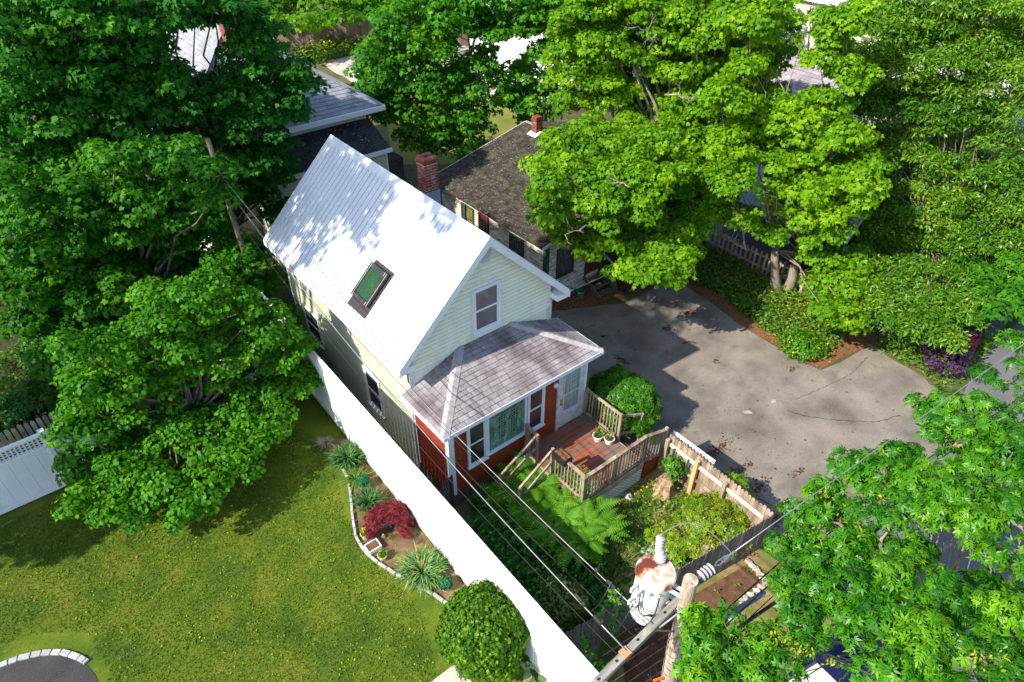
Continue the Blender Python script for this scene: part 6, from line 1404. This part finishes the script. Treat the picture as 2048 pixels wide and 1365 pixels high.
# ================================================================= TREES
def LA(px, py, rpx, a, off=0, zmin=1.0):
    d = _f+_r*(px-1024)/FPX-_u*(py-682.5)/FPX; t = ((a[0]-CAM[0])*d[0]+(a[1]-CAM[1])*d[1])/(d[0]**2+d[1]**2); P = CAM+d*t
    P = P-d*off
    if P[2] < zmin: P = at(px, py, zmin)
    return (P[0], P[1], P[2], rpx*((P-CAM)@_f)/FPX)
def lobes(l, a, zmin, back=0.0, shrink=1.0):
    out = []
    for q in l: out.append(LA(q[0], q[1], q[2]*shrink, a, q[3] if len(q) > 3 else 0, zmin(q[0], q[1]) if callable(zmin) else zmin))
    if back:                              # the far side of the crown, which the photograph only hints at
        rg = random.Random(len(l))
        for (x, y, z, r_) in list(out)[::2]:
            dv = np.array([a[0]-CAM[0], a[1]-CAM[1]]); dv /= np.linalg.norm(dv); out.append((x+dv[0]*back, y+dv[1]*back, z-.3, r_*.95))
    return out

# bright maple over the old house and the drive
a4 = (12.9, 4.0)
l4 = [(1130, 320, 62, .8), (1180, 300, 60, .5), (1120, 350, 48, 1.5), (1230, 330, 70, .8), (1300, 320, 70, .6), (1370, 330, 65, .5), (1160, 420, 58, 1.5), (1105, 420, 38, 2), (1240, 420, 66, 1.5), (1310, 410, 66, 1.5), (1390, 400, 60, 1.2),
      (1280, 490, 62, 2.2), (1330, 500, 66, 2.4), (1375, 470, 40, 2), (1260, 545, 36, 2.8), (1300, 540, 46, 2.8), (1345, 535, 40, 2.8), (1170, 470, 36, 2), (1130, 460, 38, 2), (1200, 500, 32, 2.4), (1100, 380, 40, 2), (1215, 300, 48), (1265, 310, 50), (1290, 365, 50), (1430, 420, 30, 1.5),
      (1170, 210, 42, .5), (1230, 200, 40, .3), (1215, 155, 60), (1150, 160, 45), (1260, 90, 65), (1180, 60, 70), (1140, 110, 50), (1280, 20, 60), (1200, 5, 55), (1350, 130, 58), (1340, 60, 50), (1390, 60, 60), (1330, 220, 40), (1420, 150, 45), (1380, 200, 50),
      (1210, 365, 52, 1), (1265, 370, 52, .9), (1200, 330, 45, .6), (1420, 250, 60, .4), (1440, 330, 45, .6), (1360, 270, 55, .5), (1270, 270, 42, .5), (1440, 60, 45), (1400, 10, 50), (1250, 235, 30)]
tree('maple_tree', 'tall bright yellow-green maple spreading over the old mossy house', (14.3, 2.9, G), lobes(l4, a4, lambda x, y: 4.5 if x < 1340 and 255 < y < 400 else (3.8 if x < 1300 and y < 450 else 2.4), 0, .96)+[(14.5, 5.5, 5, 1.8), (15.5, 4, 4.5, 1.6), (14, 7, 6, 1.8), (15, 5, 7.5, 1.8), (16, 3.5, 6.5, 1.6), (13, 6.5, 7.5, 1.6)], m_maple, 'maple', .115, .26, 'maples around the houses', seed=4, leaf_n=90, clump=.36, dens=1.25, bark=m_barkl, twigs=170, upb=.45, tmean=.45, gap=.07, dead=[(at(1310, 100, 7.2), at(1290, 60, 7.9), .03), (at(1330, 190, 6.2), at(1390, 195, 6.4), .03), (at(1180, 455, 3.8), at(1130, 470, 3.9), .025), (at(1260, 375, 5.4), at(1225, 360, 5.5), .02)])
a5 = (14.6, -1.2)
l5 = [(1500, 60, 50), (1540, 20, 45), (1500, 130, 38), (1660, 120, 45), (1655, 70, 34), (1690, 60, 45), (1700, 150, 45), (1690, 30, 40), (1480, 200, 42, .4), (1500, 240, 45, .5), (1530, 210, 38), (1550, 255, 42, .5), (1500, 290, 40, .6), (1590, 240, 48, .5), (1650, 220, 45, .4), (1640, 285, 52, .8), (1690, 290, 45, .8), (1590, 330, 45, .8), (1570, 390, 40, 1), (1620, 380, 45, 1), (1690, 370, 55, 1.1), (1740, 340, 36, 1),
      (1480, 450, 26, 1.6), (1545, 475, 22, 1.6), (1600, 430, 34, 1.2), (1635, 470, 36, 1.2), (1660, 380, 40, .8), (1700, 440, 34, .8), (1650, 430, 40, 1.2), (1640, 520, 28, 1.2), (1450, 390, 30, 1), (1655, 565, 36, 1.2), (1690, 545, 40, 1.2), (1680, 590, 40, 1), (1650, 625, 30, .8), (1690, 640, 34, .6), (1725, 570, 26, 1)]
tree('maple_tree', 'bright maple with forked grey stems rising behind the picket fence', (13.95, -1.0, G), lobes(l5, a5, .9, 1.3, .95)+[L3(1455, 300, 4.5, 40), L3(1465, 360, 4.2, 36), L3(1535, 330, 4, 30), L3(1500, 20, 8, 45), L3(1440, 200, 6, 40)], m_maple, 'maple', .115, .15, 'maples around the houses', seed=5, leaf_n=88, clump=.34, dens=1.25, bark=m_barkl, stems=[(-.12, .1), (.15, -.12)], upb=.45, tmean=.5, gap=.05,
     dead=[(LA(1492, 500, 1, a5, 1.6)[:3], LA(1478, 440, 1, a5, 1.6)[:3], .035), (LA(1492, 500, 1, a5, 1.6)[:3], LA(1440, 470, 1, a5, 1.6)[:3], .03), (LA(1570, 455, 1, a5, 1.2)[:3], LA(1608, 400, 1, a5, 1.2)[:3], .02)])
a3 = (10.2, 13.0)
l3 = [(740, 160, 40), (760, 110, 42), (790, 60, 45), (830, 20, 50), (800, 150, 55), (740, 195, 30), (760, 230, 36), (810, 230, 48), (850, 90, 60), (870, 170, 60), (900, 30, 60), (950, 60, 55), (960, 10, 50), (870, 240, 52, .4), (920, 190, 55, .4), (940, 240, 50, .5), (890, 290, 34, .6), (960, 130, 40), (1000, 60, 45), (1020, 10, 45), (990, 170, 26), (830, 285, 34, .4), (955, 290, 26, .6), (810, 190, 45)]
tree('maple_tree', 'dense mid-green maple standing behind the brick chimney', (10.6, 12.6, G), lobes(l3, a3, .6, 2.2, .92), m_maple_mid, 'maple', .140, .2, 'maples around the houses', seed=6, leaf_n=60, clump=.42, dens=1.2, twigs=90, gap=.05, tmean=.42)
a3b = (13.5, 10.5)
l3b = [(1060, 60, 42), (1100, 110, 40), (1040, 200, 40), (1080, 210, 40), (1095, 30, 45), (1120, 10, 40), (1040, 150, 28), (1110, 180, 34), (1060, 250, 26), (1060, 10, 35)]
tree('maple_tree', 'slim maple with bare lower trunk between the top centre crowns', (13.6, 10.6, G), lobes(l3b, a3b, .8, 1.5), m_maple_mid, 'maple', .165, .14, 'maples around the houses', seed=7, leaf_n=44, clump=.4, dens=1.0, twigs=60, stems=[(-.2, 0), (.2, .1)], tmean=.5)
# dark maples on the left
aa = (.4, 10.6)
la = [(270, 30, 75), (360, 20, 60), (430, 10, 55), (470, 40, 45), (300, 90, 55), (350, 150, 24), (300, 165, 55), (390, 40, 40), (500, 120, 42), (540, 60, 36), (555, 130, 40), (590, 150, 34), (600, 185, 30), (545, 190, 48), (490, 190, 50), (430, 190, 42), (440, 240, 50), (500, 250, 50), (560, 245, 44), (545, 310, 38), (500, 320, 48), (440, 300, 40), (380, 210, 45), (340, 230, 50), (550, 370, 38), (510, 390, 38), (560, 420, 30), (510, 90, 35), (270, 210, 60), (330, 280, 45)]
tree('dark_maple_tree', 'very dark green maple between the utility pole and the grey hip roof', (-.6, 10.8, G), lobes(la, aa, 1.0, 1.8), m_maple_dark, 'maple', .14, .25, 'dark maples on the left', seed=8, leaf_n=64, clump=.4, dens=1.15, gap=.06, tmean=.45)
ab = (-5.2, 11.5)
lb = [(60, 40, 75), (150, 30, 75), (230, 90, 55), (40, 130, 75), (130, 130, 75), (60, 230, 70), (160, 220, 60), (220, 180, 55), (10, 60, 60), (20, 320, 60), (110, 320, 55), (200, 290, 55), (250, 260, 45), (20, 420, 50)]
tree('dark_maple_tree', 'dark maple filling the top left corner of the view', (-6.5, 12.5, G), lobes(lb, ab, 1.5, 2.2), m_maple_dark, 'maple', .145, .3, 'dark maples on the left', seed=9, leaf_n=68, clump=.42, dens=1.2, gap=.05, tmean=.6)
ac = (-4.4, 9.0)
lc_ = [(230, 330, 55), (300, 330, 55), (370, 320, 45), (400, 350, 45), (440, 350, 34), (445, 385, 26), (250, 400, 60), (320, 400, 60), (130, 400, 60), (60, 480, 70), (150, 470, 65), (230, 470, 60), (320, 470, 55), (390, 430, 45), (30, 570, 65), (110, 560, 65), (190, 540, 55), (60, 640, 45), (420, 470, 34), (380, 500, 45), (300, 530, 45), (240, 580, 45, 1), (160, 610, 40, 1), (20, 380, 45), (470, 540, 34, .5), (430, 560, 38, .8), (520, 570, 30, .0), (100, 650, 50), (180, 650, 50), (250, 640, 45), (120, 720, 48), (190, 730, 45), (230, 700, 40), (330, 570, 42), (400, 545, 38), (480, 500, 26)]
tree('dark_maple_tree', 'leafy green maple left of the utility pole, in front of the darker crowns', (-4.0, 9.5, G), lobes(lc_, ac, 1.4, 1.6)+[L3(505, 515, 2.0, 30), L3(530, 575, 1.5, 30), L3(470, 540, 2.4, 40), L3(440, 350, 5.2, 30), L3(425, 400, 4.6, 34), L3(555, 640, .9, 30), L3(500, 600, 1.4, 40)], leafmat('deep_green_maple_leaf', (.012, .105, .005), (.036, .185, .006), (.115, .31, .010), trans=.42), 'maple', .12, .26, 'dark maples on the left', seed=10, leaf_n=82, clump=.38, dens=1.2, gap=.05, tmean=.5)
ad = (-4.1, 3.9)
ld = [(330, 620, 48), (400, 600, 50), (460, 620, 48), (280, 680, 55), (360, 690, 60), (440, 700, 62), (520, 700, 50), (570, 720, 42), (600, 760, 34), (560, 790, 46), (480, 790, 60), (390, 790, 62), (300, 780, 60), (220, 760, 55), (200, 840, 50), (270, 870, 58), (350, 880, 60), (440, 870, 58), (520, 850, 46), (180, 930, 50), (250, 950, 55), (330, 960, 55), (410, 940, 50), (480, 920, 40), (170, 1000, 42), (240, 1020, 42), (310, 1010, 40), (540, 640, 36), (370, 1010, 34), (160, 700, 40), (150, 780, 32), (560, 660, 32), (590, 700, 30), (510, 620, 34), (150, 860, 40), (200, 780, 42), (430, 980, 30), (560, 840, 34), (500, 900, 34), (620, 770, 24)]
tree('linden_tree', 'spreading round-leaved green tree over the shaded lawn and white fence corner', (-3.9, 3.9, lawn_z(3.9)), lobes(ld, ad, .95, .9, .94), m_linden, 'round', .088, .17, seed=11, leaf_n=84, clump=.27, dens=1.0, gap=.08, tmean=.45, upb=.55)
# undergrowth trees at the far left edge
bush('light_shrub', 'pale green sunlit shrub at the left edge beyond the fences', px3(60, 745, .3), (1.3, .9, .7), 5000, .085, 'oval', m_weed, clr=.2, nclump=130, seed=31)
bush('side_shrub', 'dark shrub squeezed between the cottage side wall and the white fence', (-.55, 5.6, .2), (.35, 1.6, .8), 3500, .09, 'oval', m_maple_mid, clr=.16, nclump=130, seed=35)  # added shrub standing in for the dark shade of this gap
bush('dark_shrub', 'dark leafy shrub behind the weathered pickets at the left edge', px3(60, 820, .1), (1.1, .6, .6), 2600, .11, 'oval', m_shade_leaf, clr=.2, nclump=80, seed=32)
# willow
aw = (18.3, -3.2)
lw = [(1760, 60, 60), (1830, 30, 60), (1900, 20, 60), (1980, 40, 65), (2040, 60, 60), (1740, 140, 55), (1800, 130, 60), (1870, 120, 65), (1950, 110, 60), (2030, 150, 60), (1720, 220, 50), (1780, 210, 60), (1850, 210, 60), (1930, 170, 50), (2040, 230, 45), (1700, 300, 42), (1760, 300, 52), (1830, 300, 55), (1890, 330, 50), (1740, 380, 50), (1800, 400, 58), (1870, 410, 60), (1940, 370, 50), (2010, 350, 48), (2050, 400, 50), (1700, 460, 42), (1750, 480, 50), (1820, 490, 58), (1890, 500, 60), (1960, 470, 60), (2030, 490, 55), (1720, 540, 36), (1790, 560, 45), (1860, 570, 48), (1930, 570, 45, .3), (2000, 570, 45), (1770, 620, 30), (1840, 630, 34), (1900, 630, 34), (1730, 600, 24), (1850, 665, 34), (1940, 620, 36), (1800, 650, 30), (1890, 675, 22), (1905, 245, 45), (2000, 290, 40), (1955, 250, 36), (2040, 430, 45), (1980, 410, 40), (1900, 80, 50), (1990, 110, 50), (1690, 380, 34), (1860, 250, 50), (1780, 440, 45)]
tree('willow_tree', 'large feathery narrow-leaved willow filling the upper right corner', (18.2, -3.9, G), lobes(lw, aw, .9, 2.0, 1.0), m_willow, 'lance', .135, .3, seed=12, leaf_n=135, clump=.36, dens=1.25, gap=.06, jit=.9, upb=.2, tmean=.5, limb_k=.11)
al = (19.5, -6.2)
ll = [(1960, 590, 45), (2010, 560, 50), (2040, 610, 45), (1990, 640, 32), (2050, 540, 40), (1930, 520, 30)]
tree('maple_tree', 'dark low maple limb hanging at the right edge over the road', (19.8, -5.9, G), lobes(ll, al, 1.0, 1.2), m_maple_mid, 'maple', .15, .16, 'maples around the houses', seed=13, leaf_n=44, clump=.34, dens=1.0, tmean=.35)
# background trees at the top
ab1 = tuple(at(650, 85)[:2]+np.array([.5, 1.5])); lt = [(590, 10, 40), (650, 20, 45), (620, 55, 26), (680, 45, 26), (720, 5, 40), (560, 50, 26), (540, 20, 35)]
tree('background_tree', 'sunlit tree overhanging the far board fence at the top', (*ab1, G), lobes(lt, ab1, 2.0, 2.0), m_maple, 'maple', .26, .3, 'trees along the top edge', seed=14, leaf_n=40, clump=.7, dens=1.0, twigs=50, tmean=.3)
ab2 = tuple(at(520, 75)[:2]); lt = [(510, 20, 36), (520, 50, 30), (490, 0, 40), (535, 5, 30)]
tree('background_tree', 'dark conifer-like tree at the top, left of the board fence', (*ab2, G), lobes(lt, ab2, 1.5, 1.5), m_maple_dark, 'oval', .26, .3, 'trees along the top edge', seed=15, leaf_n=60, clump=.6, dens=1.1, twigs=30)
ab3 = tuple(at(1000, 40)[:2]); lt = [(760, 10, 50), (860, 0, 40), (980, 10, 45), (880, 30, 30), (780, 45, 26)]
tree('background_tree', 'shaded tree above the far end of the board fence', (*at(860, 70)[:2], G), lobes(lt, tuple(at(860, 70)[:2]), 2.0, 2.0), m_maple_mid, 'maple', .28, .3, 'trees along the top edge', seed=16, leaf_n=40, clump=.7, dens=1.0, twigs=40)
ab4 = tuple(at(1500, 60)[:2]); lt = [(1480, 10, 40), (1540, 5, 38), (1450, 60, 40), (1740, 10, 40)]
tree('background_tree', 'green tree behind the bright maples right of the top centre', (*at(1520, 120)[:2], G), lobes(lt, tuple(at(1520, 120)[:2]), 2.0, 2.0), m_maple_mid, 'maple', .24, .25, 'trees along the top edge', seed=17, leaf_n=40, clump=.6, dens=1.0, twigs=40, bark=m_barkl,
     dead=[(at(1590, 130, 3.5), at(1600, 40, 5.5), .06), (at(1600, 120, 3.5), at(1640, 60, 5.5), .06)])
tree('background_tree', 'far shade tree beyond the top left maples', (-10, 19, G), [(-10, 19, 6, 2.6), (-8, 21, 5, 2.4), (-12, 17, 5.5, 2.5), (-9, 17, 4, 2.2), (-6, 22, 6, 2.6), (-3, 24, 6, 2.6), (0, 26, 5.5, 2.4)], m_maple_dark, 'maple', .3, .3, 'trees along the top edge', seed=18, leaf_n=40, clump=.7, dens=1.1, twigs=40)
# unseen trees added left of frame, crowns placed to shade roof, fence and lawn
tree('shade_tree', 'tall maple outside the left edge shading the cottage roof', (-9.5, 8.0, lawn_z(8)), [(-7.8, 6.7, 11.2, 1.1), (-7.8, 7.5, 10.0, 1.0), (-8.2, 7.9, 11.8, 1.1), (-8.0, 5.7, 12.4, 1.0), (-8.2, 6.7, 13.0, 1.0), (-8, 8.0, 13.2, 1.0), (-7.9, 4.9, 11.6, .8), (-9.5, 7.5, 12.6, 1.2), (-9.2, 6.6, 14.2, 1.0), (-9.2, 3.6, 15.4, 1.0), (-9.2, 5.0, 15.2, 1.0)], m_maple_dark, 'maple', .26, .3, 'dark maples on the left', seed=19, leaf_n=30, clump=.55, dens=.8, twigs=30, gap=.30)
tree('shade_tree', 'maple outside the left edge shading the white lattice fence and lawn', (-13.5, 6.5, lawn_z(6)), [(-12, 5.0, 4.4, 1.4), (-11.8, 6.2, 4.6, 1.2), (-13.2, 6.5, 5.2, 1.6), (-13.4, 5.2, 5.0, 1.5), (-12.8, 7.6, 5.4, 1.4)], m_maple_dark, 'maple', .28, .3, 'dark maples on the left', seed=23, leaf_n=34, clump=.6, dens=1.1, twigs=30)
# the near ash
ls_ = [(1965, 850, 85, 4.6), (2035, 770, 60, 4.6), (2060, 700, 40, 4.8), (1835, 815, 34, 4.2), (1900, 900, 80, 4.6), (2010, 940, 100, 4.8), (1880, 830, 40, 4.4), (1780, 960, 72, 4.4), (1705, 960, 50, 4.3), (1640, 1010, 50, 4.2), (1590, 1050, 38, 4.2), (1690, 1060, 66, 4.5), (1860, 1020, 95, 4.7), (1960, 1060, 80, 4.9), (1760, 1100, 80, 4.6), (1650, 1130, 60, 4.4), (1590, 1120, 40, 4.2), (1700, 1190, 62, 4.6), (1810, 1180, 84, 4.8), (2050, 1060, 50, 5.0),
       (1900, 1210, 70, 4.9), (2030, 1270, 70, 5.0), (1960, 1310, 70, 5.0), (1610, 1230, 46, 4.5), (1550, 1290, 52, 4.4), (1480, 1290, 50, 4.3), (1420, 1320, 44, 4.3), (1480, 1355, 50, 4.3), (1395, 1365, 34, 4.3), (1550, 1360, 46, 4.4), (1780, 1280, 62, 4.8), (1860, 1320, 72, 5.0), (1800, 1360, 60, 4.9), (1930, 1390, 70, 5.0), (1620, 1270, 36, 4.4), (1400, 1250, 20, 4.1), (1700, 1250, 44, 4.6), (2040, 1380, 60, 5.0), (1600, 1185, 40, 4.4)]
tree('ash_tree', 'glossy ash crown close to the camera in the lower right corner', (3.6, -10.4, G), [L3(a, b, z, r_*.9) for a, b, r_, z in ls_]+[(2.5, -10.9, 4.6, .8), (3.5, -11.5, 4.9, .9), (5, -10.8, 4.6, .9)], m_ash, 'ashstar', .098, .16, seed=20, limb_k=.2, mix=('pinnate', 1.4, .14), leaf_n=44, clump=.19, dens=.62, flat=.8, jit=.55, upb=.65, gap=.05, tmean=.5, bark=m_barkl)
ash = bpy.data.objects['ash_tree']
rng = np.random.default_rng(3); Q = []
for (a, b, z) in [(1650, 985, 4.4), (1660, 1030, 4.5), (1820, 960, 4.7), (1760, 1000, 4.6), (1700, 1010, 4.5), (1995, 870, 4.9), (1640, 1065, 4.4), (1720, 1060, 4.6), (1800, 1040, 4.8), (1590, 1290, 4.6), (1610, 1300, 4.6), (1670, 1325, 4.7), (2010, 1320, 5.2), (1960, 1320, 5.2), (1920, 880, 4.8), (1850, 1030, 4.9), (1560, 1280, 4.6), (1720, 1040, 4.6)]:
    c = at(a, b, z+.12); Q.append(c+rng.normal(0, .05, (26, 3)))
for q in Q:
    k = len(q); build_leaves('seed_cluster', q, rng.normal(0, .6, (k, 3)), rng.normal(0, .6, (k, 3))+[0, 0, -1], .05*rng.uniform(.7, 1.2, k), rng.random(k), 'oval', m_seed, ash)
print('leaves', TOT[0], 'objects', len(bpy.data.objects))
